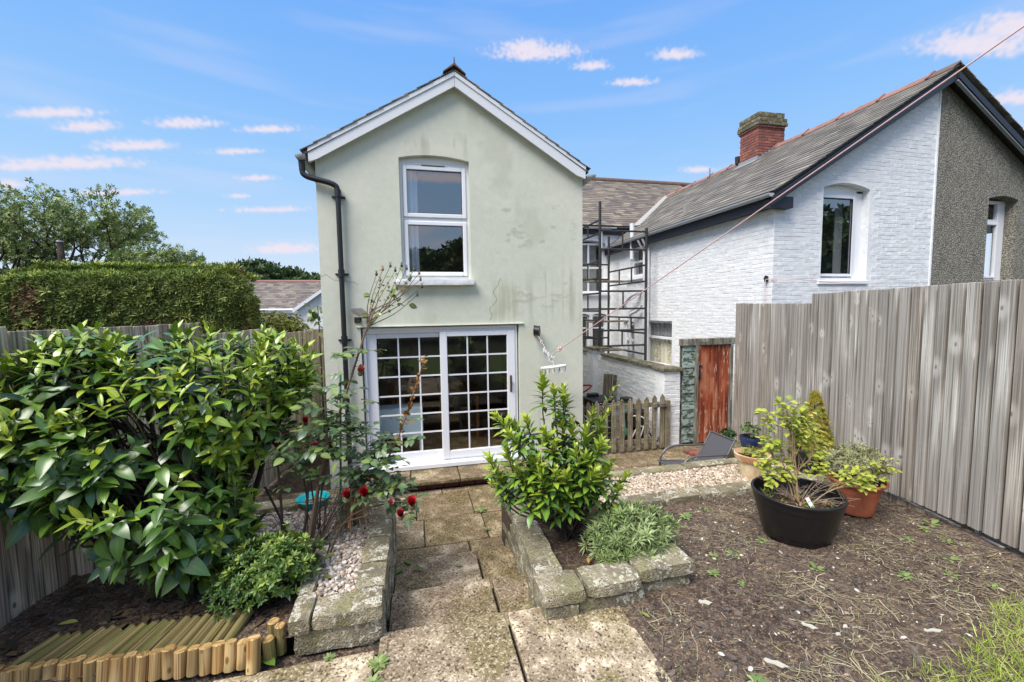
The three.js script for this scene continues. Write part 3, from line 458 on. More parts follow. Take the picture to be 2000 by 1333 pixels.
// painted bricks on a wall plane: along u (a), up, outward n; inside(u, y) says where there is wall
function bricks(o, a, n, len, y0, y1, inside, mats, proud = 0.0028, rough = 0.0022) {
  const out = []; let row = 0;
  for (let y = y0; y < y1; y += 0.075, row++) for (let u = -(row % 2) * 0.1125; u < len; u += 0.225) {
    const u0 = Math.max(0, u + 0.0015), u1 = Math.min(len, u + 0.2235), yb = y + 0.004 + rr(0, 0.005), yt = Math.min(y1, y + 0.072 - rr(0, 0.005)); if (u1 - u0 < 0.03 || yt - yb < 0.02) continue;
    if (![[u0, yb], [u1, yb], [u0, yt], [u1, yt], [(u0 + u1) / 2, (yb + yt) / 2]].every(([p, q]) => inside(p, q))) continue;
    const p = proud + rr(-rough, rough), g = cb(u0, yb, -0.01, u1, yt, p, 0.002, 0.6, 0.0018);
    hand(g, a, n); g.translate(o.x, o.y, o.z);
    out.push([g, o.clone().addScaledVector(a, (u0 + u1) / 2).add(V(0, (yb + yt) / 2, 0)), pick(mats)]);
  }
  return out;
}
function frameRect(x0, y0, x1, y1, w, z0, z1, c = 0.004) { return [cb(x0, y0, z0, x0 + w, y1, z1, c), cb(x1 - w, y0, z0, x1, y1, z1, c), cb(x0 + w + 0.0005, y0, z0, x1 - w - 0.0005, y0 + w, z1 - 0.002, c), cb(x0 + w + 0.0005, y1 - w, z0, x1 - w - 0.0005, y1, z1 - 0.002, c)]; }
const SLATE_BROWN = [[0.2, 0.175, 0.155], [0.25, 0.22, 0.19], [0.16, 0.145, 0.14], [0.3, 0.265, 0.22]], SLATE_GREY = [[0.2, 0.193, 0.18], [0.235, 0.226, 0.207], [0.17, 0.166, 0.157], [0.3, 0.29, 0.255], [0.21, 0.2, 0.187]];

{ // -------------------------------------------------------------- the green house
  R = rngOf(303);
  const t = thing('house', 'pale green rendered house with one upper window and a white patio door', 'house', [0.65, 0, -6.3]);
  const s = poly([[-1.25, -0.05], [2.63, -0.05], [2.63, 4.56], [0.655, 5.78], [-1.25, 4.6]]);
  hole(s, archPts(-0.15, 0.85, 2.985, 4.7, 0.055)); hole(s, [[-0.755, 0.15], [1.575, 0.15], [1.575, 2.3], [-0.755, 2.3]]);
  const wall = ext(s, -6.58, -6.3); { const p = wall.attributes.position, uv = wall.attributes.uv; for (let i = 0; i < p.count; i++) uv.setXY(i, (p.getX(i) + 1.3) / 4, p.getY(i) / 6.4); }
  part(t, 'wall', wall, M.render);
  const sides = [bx(-1.25, -0.05, -13, -1.0, 4.6, -6.58, 4), bx(2.38, -0.05, -13, 2.63, 4.56, -6.58, 4), bx(-1, -0.05, -13, 2.38, 6, -12.75, 4)];
  part(t, 'wall', sides, M.render);
  part(t, 'floor', bx(-1, -0.05, -11, 2.38, 0.15, -6.58), M.roomFloor); part(t, 'floor', bx(-1, 2.5, -11, 2.38, 2.72, -6.58), M.room);
  part(t, 'inner_wall', bx(-1, 0.15, -11, 2.38, 2.5, -10.8), M.room); part(t, 'inner_wall', bx(-1, 2.72, -9.4, 2.38, 5, -9.2), M.room); part(t, 'ceiling', bx(-1, 4.55, -10, 2.38, 4.62, -6.58), M.room);
  part(t, 'inner_wall', bx(-0.999, 0.15, -10.8, -0.9, 2.5, -6.58), M.room); part(t, 'inner_wall', bx(2.28, 0.15, -10.8, 2.379, 2.5, -6.58), M.room);
  // bargeboards: a wide lower board and a narrow upper one on each slope
  for (const d of [-1, 1]) {
    const xe = d < 0 ? -1.31 : 2.64, x0 = 0.655, sl = d < 0 ? 0.609 : 0.607, yA = 5.69, yE = yA - Math.abs(xe - x0) * sl;
    const b = poly([[x0 + d * 0.002, yA], [xe + (d < 0 ? 0.11 : -0.14), yE + 0.08], [xe, yE + 0.035], [xe, yE + 0.16], [x0 + d * 0.002, yA + 0.135]]);
    part(t, 'bargeboard', ext(b, -6.22, -6.195), M.barge);
    part(t, 'bargeboard', ext(poly([[x0 + d * 0.002, yA + 0.138], [xe, yE + 0.163], [xe, yE + 0.222], [x0 + d * 0.002, yA + 0.197]]), -6.22, -6.182), M.barge);
    part(t, 'soffit', ext(poly([[x0 + d * 0.002, yA + 0.03], [xe, yE + 0.05], [xe, yE + 0.09], [x0 + d * 0.002, yA + 0.07]]), -6.3, -6.221), M.barge);
  }
  const roofs = [];
  for (const d of [-1, 1]) {
    const e = V(0.655 + d * 2.05, 5.9 - 2.05 * 0.607, -6.17), up = V(-d, 0.607, 0).normalize(), al = V(0, 0, -1), L = 2.05 * Math.hypot(1, 0.607);
    const f = ext(poly([[0.655, 5.84], [0.655 + d * 2.03, 5.84 - 2.03 * 0.607], [0.655 + d * 2.03, 5.88 - 2.03 * 0.607], [0.655, 5.88]]), -13.1, -6.19); part(t, 'roof', f, M.slateBase);
    roofs.push(...slates(e.clone().add(V(0, -0.008, 0)), al, up, 6.8, L, 0.3, 0.2, SLATE_BROWN, () => true, 0.012));
  }
  pieces(t, 'slate', 'slates', roofs, 60, M.slate, (c) => c.z > -6.6);
  for (let k = 0; k < 14; k++) { const z1 = -6.15 - k * 0.46, g = [-1, 1].map((d) => ext(poly([[0.655, 5.985], [0.655 + d * 0.155, 5.985 - 0.125], [0.655 + d * 0.16, 5.845], [0.655, 5.955]]), z1 - 0.45, z1)); part(t, 'ridge_tile', g, M.ridgeDark); }
  part(t, 'finial', new THREE.LatheGeometry([[0.001, 0.13], [0.008, 0.12], [0.01, 0.06], [0.018, 0.04], [0.03, 0]].reverse().map(([x, y]) => new THREE.Vector2(x, y)), 8).translate(0.66, 5.96, -6.2), M.ridgeDark);
  for (const [x, y] of [[-1.405, 4.6], [2.73, 4.57]]) { // half-round gutters
    const g = new THREE.CylinderGeometry(0.062, 0.062, 6.7, 12, 1, false, Math.PI / 2, Math.PI); g.rotateX(-Math.PI / 2); g.rotateZ(x < 0 ? 0.12 : -0.12); const cap = new THREE.SphereGeometry(0.062, 12, 8, 0, Math.PI * 2, Math.PI / 2, Math.PI / 2); cap.scale(1, 0.95, 0.5); cap.translate(0, 0, 3.35);
    g.translate(x, y, -9.5); cap.translate(x, y, -9.5); part(t, 'gutter', [g, cap], M.gutter);
  }
  { // downpipe with swan neck
    const p = part(t, 'downpipe', [tube([[-1.40, 4.56, -6.22], [-1.395, 4.42, -6.22]], 0.042, 0.04, 12, 2), tube([[-1.395, 4.44, -6.22], [-1.39, 4.385, -6.22], [-1.345, 4.345, -6.22], [-1.05, 4.27, -6.225], [-0.985, 4.235, -6.23], [-0.965, 4.16, -6.232]], 0.037, 0.037, 12, 30), cyl(V(-0.965, 4.19, -6.232), V(-0.965, 0.05, -6.232), 0.034, 0.034, 14), ...[4.14, 3.06, 2.14, 1.0].map((y) => cyl(V(-0.965, y - 0.05, -6.232), V(-0.965, y + 0.05, -6.232), 0.043, 0.043, 14))], M.blackPipe);
    for (const y of [4.1, 3.05, 2.13]) part(p, 'bracket', bx(-1.05, y - 0.012, -6.3, -0.88, y + 0.012, -6.262), M.blackPipe);
  }
  { // upper window
    const w = part(t, 'window', [...frameRect(-0.15, 2.99, 0.85, 4.665, 0.045, -6.45, -6.38), cb(-0.104, 3.835, -6.45, 0.804, 3.885, -6.383), ext(poly([[-0.15, 4.667], [0.85, 4.667], [0.85, 4.7], [0.6, 4.742], [0.35, 4.755], [0.1, 4.742], [-0.15, 4.7]]), -6.44, -6.39)], M.upvc);
    for (const [y0, y1] of [[3.887, 4.618], [3.04, 3.833]]) { part(w, 'sash', frameRect(-0.103, y0, 0.803, y1, 0.058, -6.42, -6.355, 0.008), M.upvc); part(w, 'pane', new THREE.PlaneGeometry(0.79, y1 - y0 - 0.11).translate(0.35, (y0 + y1) / 2, -6.385), M.glassR); part(w, 'seal', frameRect(-0.046, y0 + 0.057, 0.746, y1 - 0.057, 0.006, -6.384, -6.362, 0.001), M.seal); }
    part(w, 'trickle_vent', cb(0.16, 4.628, -6.38, 0.5, 4.648, -6.346, 0.003), M.gutter);
    part(t, 'sill', stone(-0.26, 2.895, -6.38, 0.885, 2.985, -6.19, 0.014, 0.5), M.whiteSill);
    const pos = []; const g = new THREE.PlaneGeometry(0.24, 1.7, 24, 1), p = g.attributes.position; for (let i = 0; i < p.count; i++) p.setZ(i, 0.025 * Math.sin(p.getX(i) * 95) + 0.01 * Math.sin(p.getX(i) * 41)); g.computeVertexNormals(); g.translate(-0.02, 3.82, -6.55);
    part(t, 'curtain', g, mat({ color: C(0.7, 0.72, 0.75), roughness: 0.95, side: THREE.DoubleSide }));
  }
  { // sliding patio door
    const d = part(t, 'door_frame', [...frameRect(-0.735, 0.235, 1.555, 2.285, 0.04, -6.46, -6.35, 0.005), cb(-0.77, 0.165, -6.46, 1.585, 0.234, -6.235, 0.008), cb(-0.695, 2.2, -6.43, 1.515, 2.245, -6.37, 0.004)], M.upvc);
    const sash = (x0, x1, y0, y1, wl, wr, z) => {
      const f = part(t, 'door_sash', [cb(x0, y0, z - 0.035, x0 + wl, y1, z + 0.03, 0.006), cb(x1 - wr, y0, z - 0.035, x1, y1, z + 0.03, 0.006), cb(x0 + wl, y0, z - 0.034, x1 - wr, y0 + 0.115, z + 0.026, 0.006), cb(x0 + wl, y1 - 0.07, z - 0.034, x1 - wr, y1, z + 0.026, 0.006)], M.upvc);
      const a = x0 + wl, b = x1 - wr, c = y0 + 0.115, e = y1 - 0.07, bw = 0.011, X = [a, a + (b - a) / 3, a + (b - a) * 2 / 3, b], Y = Array.from({ length: 7 }, (_, i) => lerp(c, e, i / 6));
      for (const x of X.slice(1, 3)) part(f, 'glazing_bar', bx(x - bw, c, z - 0.008, x + bw, e, z + 0.008), M.upvc);
      for (const y of Y.slice(1, 6)) for (let i = 0; i < 3; i++) part(f, 'glazing_bar', bx(X[i] + (i ? bw : 0), y - bw, z - 0.007, X[i + 1] - (i < 2 ? bw : 0), y + bw, z + 0.007), M.upvc);
      for (let i = 0; i < 3; i++) for (let j = 0; j < 6; j++) { const p0 = X[i] + (i ? bw : 0), p1 = X[i + 1] - (i < 2 ? bw : 0), q0 = Y[j] + (j ? bw : 0), q1 = Y[j + 1] - (j < 5 ? bw : 0); part(f, 'pane', new THREE.PlaneGeometry(p1 - p0, q1 - q0).rotateY(rr(-0.004, 0.004)).rotateX(rr(-0.004, 0.004)).translate((p0 + p1) / 2, (q0 + q1) / 2, z), M.glassD); }
      return f;
    };
    sash(-0.693, 0.45, 0.27, 2.198, 0.14, 0.09, -6.43); const f2 = sash(0.36, 1.513, 0.262, 2.205, 0.105, 0.125, -6.36);
    part(f2, 'handle', [cb(1.425, 1.24, -6.335, 1.455, 1.5, -6.32, 0.004), cb(1.425, 1.4, -6.32, 1.45, 1.425, -6.285, 0.003), cb(1.42, 1.28, -6.29, 1.445, 1.45, -6.275, 0.004)], mat({ color: C(0.12, 0.07, 0.04), roughness: 0.35, metalness: 0.6 }));
    part(t, 'drip_mould', cb(-0.81, 2.3, -6.3, 1.65, 2.318, -6.272, 0.004), M.render);
  }
}
{ // things that hang on the green wall, and what shows through the patio door
  const f = thing('floodlight', 'small grey floodlight on the green wall above the patio door', 'light', [-0.75, 2.42, -6.3]);
  const hood = ext(poly([[-0.02, 0.02], [0.2, -0.055], [0.2, -0.03], [0.02, 0.085], [-0.03, 0.07]]), -0.075, 0.075); hood.rotateY(-0.75); hood.translate(-0.78, 2.49, -6.19); part(f, 'hood', hood, M.floodGrey);
  part(f, 'bracket', [tube([[-0.78, 2.4, -6.3], [-0.76, 2.38, -6.25], [-0.73, 2.42, -6.18], [-0.72, 2.47, -6.17]], 0.016, 0.014, 8), cb(-0.83, 2.37, -6.3, -0.75, 2.45, -6.275, 0.004)], M.steel);
  const k = thing('line_reel', 'black clothes line reel on the green wall beside the patio door', 'line reel', [1.83, 2.12, -6.25]);
  part(k, 'drum', [cyl(V(1.8, 2.2, -6.19), V(1.855, 2.19, -6.16), 0.075, 0.075, 22), cyl(V(1.79, 2.2, -6.195), V(1.8, 2.2, -6.19), 0.082, 0.082, 22), cyl(V(1.855, 2.19, -6.16), V(1.865, 2.19, -6.155), 0.082, 0.082, 22)], M.plasticBlack); part(k, 'bracket', bx(1.805, 2.12, -6.3, 1.85, 2.2, -6.24), M.plasticBlack);
  const b = thing('storage_box', 'pale blue box standing inside behind the left patio door panel', 'box', [-0.2, 0.15, -6.9]);
  part(b, 'body', [cb(-0.62, 0.52, -7.05, 0.08, 1.0, -6.72, 0.006)], mat({ color: C(0.5, 0.64, 0.7), roughness: 0.6 })); part(b, 'stand', [bx(-0.6, 0.15, -7.03, -0.56, 0.52, -6.75), bx(0.02, 0.15, -7.03, 0.06, 0.52, -6.75), bx(-0.6, 0.44, -7.02, 0.06, 0.515, -6.99)], M.whitePlastic);
  const d = thing('dining_table', 'brown wooden table inside the house behind the glass', 'table', [0.3, 0.15, -8.2]);
  part(d, 'table_top', cb(-0.5, 0.98, -8.7, 1.2, 1.03, -7.6, 0.005), mat({ map: T.log, color: C(0.6, 0.4, 0.25), roughness: 0.4 })); for (const [x, z] of [[-0.42, -7.7], [0.42, -7.62], [1.1, -7.7], [-0.42, -8.6], [1.1, -8.6]]) part(d, 'leg', cyl(V(x, 0.15, z), V(x, 0.98, z), 0.03, 0.035, 8), mat({ map: T.log, color: C(0.8, 0.5, 0.28), roughness: 0.5 }));
  const c = thing('storage_cabinet', 'grey cabinet against the wall deep inside the green house', 'cabinet', [1.3, 0.15, -10.3]); part(c, 'body', cb(0.7, 0.15, -10.7, 2.1, 1.5, -10.2, 0.01), mat({ color: C(0.3, 0.29, 0.28), roughness: 0.7 })); for (const x of [0.72, 1.42]) part(c, 'door', cb(x, 0.22, -10.2, x + 0.66, 1.45, -10.18, 0.004), mat({ color: C(0.36, 0.35, 0.34), roughness: 0.6 }));
}
{ // -------------------------------------------------------------- white semi and its grey-rendered other half
  R = rngOf(404);
  const t = thing('white_house', 'white painted brick half of the pair of houses on the right', 'house', [8, 0, -6.3]);
  const s = poly([[6.26, -0.05], [10.02, -0.05], [10.02, 6.72], [6.26, 4.42]]); hole(s, archPts(7.32, 8.4, 2.98, 4.66, 0.1));
  part(t, 'wall', ext(s, -6.6, -6.3), M.white);
  // side wall (faces left): shape drawn in (depth, height), then turned
  const turnX = (g, x) => { g.rotateY(Math.PI / 2); g.translate(x, 0, 0); return buv(g, 1); }; // local x -> -z, local z -> x
  const ss = poly([[6.6, -0.05], [12.7, -0.05], [12.7, 4.42], [6.6, 4.42]]); const H1 = [[9.28, 0.98], [10.56, 0.98], [10.56, 2.17], [9.28, 2.17]], H2 = [[10.62, 3.42], [11.38, 3.42], [11.38, 4.22], [10.62, 4.22]]; hole(ss, H1); hole(ss, H2); const H3 = archPts(11.12, 11.78, 0, 2.06, 0.09); hole(ss, H3);
  part(t, 'wall', turnX(new THREE.ExtrudeGeometry(ss, { depth: 0.28, bevelEnabled: false }), 6.26), M.white);
  const inside = (u, y) => y < 4.4 + u * 0.612 - 0.02 && u < 3.72 && !(u > 1.02 && u < 2.18 && y > 2.9 && y < 4.78);
  const bl = bricks(V(6.26, 0, -6.3), V(1, 0, 0), V(0, 0, 1), 3.74, 0, 6.7, inside, M.brickWhite);
  const insideS = (u, y) => { const d = u + 6.3; return y < 4.36 && !(d > 9.2 && d < 10.64 && y > 0.9 && y < 2.25) && !(d > 10.54 && d < 11.46 && y > 3.34 && y < 4.3) && !(d > 11.05 && d < 11.85 && y < 2.25); };
  const bs = bricks(V(6.26, 0, -6.3), V(0, 0, -1), V(-1, 0, 0), 6.38, 0, 4.4, insideS, M.brickWhite);
  pieces(t, 'brick', 'brickwork', [...bl, ...bs], 300, M.white, (c) => c.y > 1.9 && !(c.z > -6.4 && c.y < 2.75));
  // roof slope facing left
  const r0 = V(6.02, 4.46, -6.08), up = V(4.08, 2.5, 0).normalize(), L = Math.hypot(4.08, 2.5), al = V(0, 0, -1);
  part(t, 'roof', (() => { const g = ext(poly([[6.0, 4.40], [10.1, 6.91], [10.1, 6.955], [6.0, 4.445]]), -16, -6.12); return g; })(), M.slateBase);
  const sl = slates(r0, al, up, 9.8, L, 0.3, 0.2, SLATE_GREY, (c) => !(c.x > 9.4 && c.z < -10.15 && c.z > -10.95) && c.z > -12.75 - (c.y - 5.1) * 1.35 - 0.2);
  pieces(t, 'slate', 'slates', sl, 300, M.slate);
  for (let k = 0; k < 21; k++) { const z1 = -6.07 - k * 0.45; if (z1 < -9.95 && z1 > -10.9) continue; const g = [-1, 1].map((d) => ext(poly([[10.1, 7.05], [10.1 + d * 0.15, 6.93], [10.1 + d * 0.16, 6.9], [10.1, 7.015]]), z1 - 0.44, z1)); const m = part(t, 'ridge_tile', g, k ? M.ridge : M.ridgeDark); if (k % 2 === 0) part(m, 'tile_joint', [-1, 1].map((d) => ext(poly([[10.1, 7.085], [10.1 + d * 0.17, 6.945], [10.1 + d * 0.17, 6.92], [10.1, 7.05]]), z1 - 0.46, z1 - 0.4)), M.ridge); }
  const barge = (d) => ext(poly([[10.1, 6.9], [10.1 + d * 4.08, 6.9 - 2.5], [10.1 + d * 4.08, 6.9 - 2.5 - 0.16], [10.1, 6.72]]), -6.14, -6.1);
  part(t, 'bargeboard', [barge(-1), bx(6.02, 4.22, -6.31, 6.5, 4.41, -6.15)], M.blackPaint); part(t, 'soffit', ext(poly([[10.1, 6.9], [6.02, 4.4], [6.02, 4.36], [10.1, 6.86]]), -6.31, -6.141), M.blackPaint);
  part(t, 'fascia', bx(6.06, 4.22, -12.68, 6.1, 4.42, -6.32), M.blackPaint); part(t, 'soffit', bx(6.1, 4.24, -12.68, 6.258, 4.26, -6.32), M.blackPaint);
  { const g = new THREE.CylinderGeometry(0.06, 0.06, 6.6, 10, 1, false, Math.PI / 2, Math.PI); g.rotateX(-Math.PI / 2); g.translate(5.99, 4.44, -9.4); part(t, 'gutter', g, M.greyGutter); }
  for (const z of [-10.28, -10.5]) part(t, 'downpipe', [tube([[6.0, 4.36, z], [6.1, 4.2, z], [6.19, 4.05, z], [6.195, 3.9, z]], 0.036, 0.036, 10), cyl(V(6.195, 3.9, z), V(6.195, 0.3, z), 0.036, 0.036, 10), ...[3.2, 2.4].map((y) => cyl(V(6.195, y - 0.03, z), V(6.195, y + 0.03, z), 0.044, 0.044, 10))], M.whitePipe);
  part(t, 'waste_pipe', [tube([[6.24, 2.95, -10.75], [6.05, 2.9, -10.8], [6.02, 2.75, -11.1], [6.02, 2.6, -11.3], [6.1, 2.5, -11.35]], 0.055, 0.055, 10), tube([[6.16, 2.55, -10.55], [6.1, 2.4, -10.8], [6.1, 2.3, -11.1], [6.1, 1.2, -11.0]], 0.045, 0.045, 10)], M.whitePipe);
  part(t, 'soil_pipe', [cyl(V(6.1, 3.9, -11.0), V(6.1, 4.86, -11.0), 0.055, 0.055, 12), cyl(V(6.1, 4.7, -11.0), V(6.1, 4.9, -11.0), 0.066, 0.066, 12)], M.whitePipe);
  // windows
  const w = part(t, 'window', [...frameRect(7.32, 2.98, 8.26, 4.62, 0.06, -6.5, -6.43), cb(7.25, 2.9, -6.5, 8.42, 2.978, -6.27, 0.01), ext(poly([[7.32, 4.622], [8.4, 4.622], [8.4, 4.67], [8.1, 4.74], [7.86, 4.76], [7.6, 4.74], [7.32, 4.67]]), -6.5, -6.44), bx(8.262, 2.98, -6.5, 8.398, 4.66, -6.44)], M.upvc);
  part(w, 'sash', frameRect(7.382, 3.06, 8.198, 4.558, 0.05, -6.46, -6.405, 0.008), M.upvc); part(w, 'pane', new THREE.PlaneGeometry(0.72, 1.41).translate(7.79, 3.81, -6.44), M.glassR); part(w, 'seal', frameRect(7.431, 3.109, 8.149, 4.509, 0.008, -6.438, -6.41, 0.001), M.seal);
  part(t, 'curtain', bx(8.02, 2.95, -6.66, 8.2, 4.6, -6.64), M.greyCurtain);
  part(t, 'inner_wall', [bx(6.54, 2.5, -9.3, 10, 5, -9.2), bx(6.54, 2.75, -9.2, 10, 2.8, -6.6), bx(6.54, 4.7, -9.2, 10, 4.75, -6.6)], M.dark);
  // ornament on the sill inside
  { const side = (x, z0, z1, y0, y1, split) => { const f = []; const rot = (g) => { g.rotateY(Math.PI / 2); return g; }; f.push(...frameRect(-z0, y0, -z1, y1, 0.06, 6.34, 6.42)); if (split) f.push(cb(-z0 + 0.06, split - 0.03, 6.34, -z1 - 0.06, split + 0.03, 6.418)); const g = merge(f.map((q) => q)); const p = g.attributes.position; for (let i = 0; i < p.count; i++) { const a = p.getX(i), c = p.getZ(i); p.setX(i, c + x - 6.3); p.setZ(i, -a); } g.computeVertexNormals(); return g; };
    const a = part(t, 'window', side(6.3, -9.28, -10.56, 0.98, 2.17, 1.72), M.upvc); part(a, 'pane', new THREE.PlaneGeometry(1.17, 1.09).rotateY(-Math.PI / 2).translate(6.39, 1.575, -9.92), M.glass);
    const cg = (y0, y1, z) => { const g = new THREE.PlaneGeometry(1.2, y1 - y0, 40, 1), p = g.attributes.position; for (let i = 0; i < p.count; i++) p.setZ(i, 0.02 * Math.sin(p.getX(i) * 38)); g.computeVertexNormals(); g.rotateY(-Math.PI / 2); g.translate(z, (y0 + y1) / 2, -9.92); return g; };
    part(t, 'curtain', cg(0.98, 1.69, 6.47), mat({ map: T.curtain, roughness: 0.95, side: THREE.DoubleSide })); part(t, 'curtain', cg(1.74, 2.17, 6.47), mat({ color: C(0.22, 0.23, 0.23), roughness: 0.95, side: THREE.DoubleSide }));
    const b = part(t, 'window', side(6.3, -10.62, -11.38, 3.42, 4.22, 3.84), M.upvc); part(b, 'pane', new THREE.PlaneGeometry(0.65, 0.7).rotateY(-Math.PI / 2).translate(6.39, 3.82, -11), M.glass);
    part(t, 'sill', bx(6.17, 3.33, -11.5, 6.3, 3.42, -10.5), M.whiteSill); part(t, 'inner_wall', bx(6.55, 0, -12.5, 6.6, 4.4, -9), M.dark);
    const dd = part(t, 'door_frame', side(6.3, -11.12, -11.78, 0, 2.06, 1.55), M.upvc); part(dd, 'pane', new THREE.PlaneGeometry(0.55, 1.9).rotateY(-Math.PI / 2).translate(6.39, 1.05, -11.45), M.glass);
  }
  { // chimney
    const c = part(t, 'chimney', [bx(9.53, 6.2, -10.88, 10.4, 7.66, -10.22)], M.brickMortar);
    let row = 0; for (let y = 6.3; y < 7.5; y += 0.077, row++) { for (const [o, a, n, len] of [[V(9.52, 0, -10.21), V(1, 0, 0), V(0, 0, 1), 0.89], [V(9.52, 0, -10.21), V(0, 0, -1), V(-1, 0, 0), 0.68]]) for (let u = -(row % 2) * 0.11; u < len; u += 0.222) { const u0 = Math.max(0, u + 0.005), u1 = Math.min(len, u + 0.217); if (u1 - u0 < 0.04) continue; const g = cb(u0, y + 0.005, -0.02, u1, y + 0.072, rr(0, 0.004), 0.004, 0.3, 0.002); hand(g, a, n); g.translate(o.x, o.y, o.z); part(c, 'brick', g, pick(M.brickRed)); } }
    for (const [y0, y1, e] of [[7.5, 7.57, 0.035], [7.572, 7.66, 0.06], [7.662, 7.78, 0.045], [7.782, 7.93, 0.02]]) { let x = 9.52 - e; const m = y0 > 7.56 ? M.concrete : M.brickRed[3]; while (x < 10.41 + e - 0.05) { const q = Math.min(x + rr(0.2, 0.36), 10.41 + e); part(c, 'cap_stone', cb(x, y0, -10.89 - e, q - 0.008, y1 - rr(0, 0.012), -10.21 + e, 0.01, 0.7, 0.008), m); x = q; } }
    part(c, 'flue', cyl(V(9.98, 7.9, -10.5), V(9.98, 8.03, -10.5), 0.05, 0.05, 10), M.lead);
    let k = 0; for (let u = 9.53; u < 10.06; u += 0.11, k++) part(c, 'flashing', bx(u, 6.5 + (u - 9.53) * 0.613, -10.2, u + 0.105, 6.7 + (u - 9.53) * 0.613, -10.192), M.lead);
    part(c, 'flashing', [bx(9.49, 6.4, -10.9, 9.515, 6.72, -10.19), (() => { const g = bx(-0.16, -0.008, -10.95, 0.05, 0.008, -10.15); g.rotateZ(0.55); g.translate(9.45, 6.6, 0); return g; })()], M.lead);
    part(t, 'aerial', [cyl(V(9.7, 6.8, -12.4), V(9.7, 7.1, -12.4), 0.012, 0.012, 6), cyl(V(9.9, 6.9, -11.4), V(9.9, 7.12, -11.4), 0.07, 0.08, 8)], M.steel);
  }
  // the grey half
  const g = thing('grey_house', 'grey pebbledashed half of the pair of houses on the right', 'house', [12, 0, -6.3]);
  const gs = poly([[10.02, -0.05], [14.2, -0.05], [14.2, 4.3], [10.1, 6.78], [10.02, 6.72]]); hole(gs, archPts(11.5, 12.36, 2.98, 4.64, 0.07)); const gw = ext(gs, -6.6, -6.296, 0.9); part(g, 'wall', gw, M.dash);
  part(g, 'edge_strip', bx(9.985, 0, -6.31, 10.022, 6.72, -6.285), M.white);
  part(g, 'bargeboard', [barge(1)], M.blackPaint); part(g, 'verge', ext(poly([[10.1, 6.72], [14.2, 4.22], [14.2, 4.2], [10.1, 6.69]]), -6.14, -6.085), M.lead); part(g, 'verge', ext(poly([[10.1, 6.86], [14.2, 4.36], [14.2, 4.22], [10.1, 6.74]]), -6.1, -6.07), M.blackPaint);
  part(g, 'roof', ext(poly([[10.1, 6.91], [14.4, 4.28], [14.4, 4.33], [10.1, 6.955]]), -15, -6.12), M.slateBase);
  const gr = slates(V(14.4, 4.36, -6.05), V(0, 0, -1), V(-4.28, 2.62, 0).normalize(), 4, 5.0, 0.3, 0.2, SLATE_GREY); pieces(g, 'slate', 'slates', gr, 40, M.slate, (c) => c.z > -6.5);
  const gwin = part(g, 'window', [...frameRect(11.5, 2.98, 12.2, 4.66, 0.06, -6.56, -6.49), cb(11.56, 4.2, -6.56, 12.14, 4.27, -6.492), bx(12.202, 2.98, -6.56, 12.36, 4.66, -6.5), bx(11.45, 2.93, -6.56, 12.4, 2.978, -6.3)], M.upvc);
  part(gwin, 'sash', frameRect(11.562, 3.042, 12.138, 4.198, 0.045, -6.52, -6.46, 0.006), M.upvc); part(gwin, 'pane', new THREE.PlaneGeometry(0.5, 1.08).translate(11.85, 3.62, -6.5), M.glass); part(gwin, 'pane', new THREE.PlaneGeometry(0.58, 0.33).translate(11.85, 4.435, -6.53), M.glass);
  { const q = new THREE.PlaneGeometry(0.2, 1.3, 20, 1), p = q.attributes.position; for (let i = 0; i < p.count; i++) p.setZ(i, 0.02 * Math.sin(p.getX(i) * 70)); q.computeVertexNormals(); part(g, 'curtain', q.translate(11.68, 3.6, -6.64), mat({ color: C(0.36, 0.5, 0.46), roughness: 0.9, side: THREE.DoubleSide })); }
  part(g, 'inner_wall', [bx(10.1, 2.5, -9, 14, 5, -8.9), bx(10.1, 2.7, -8.9, 14, 2.75, -6.6)], M.dark);
}
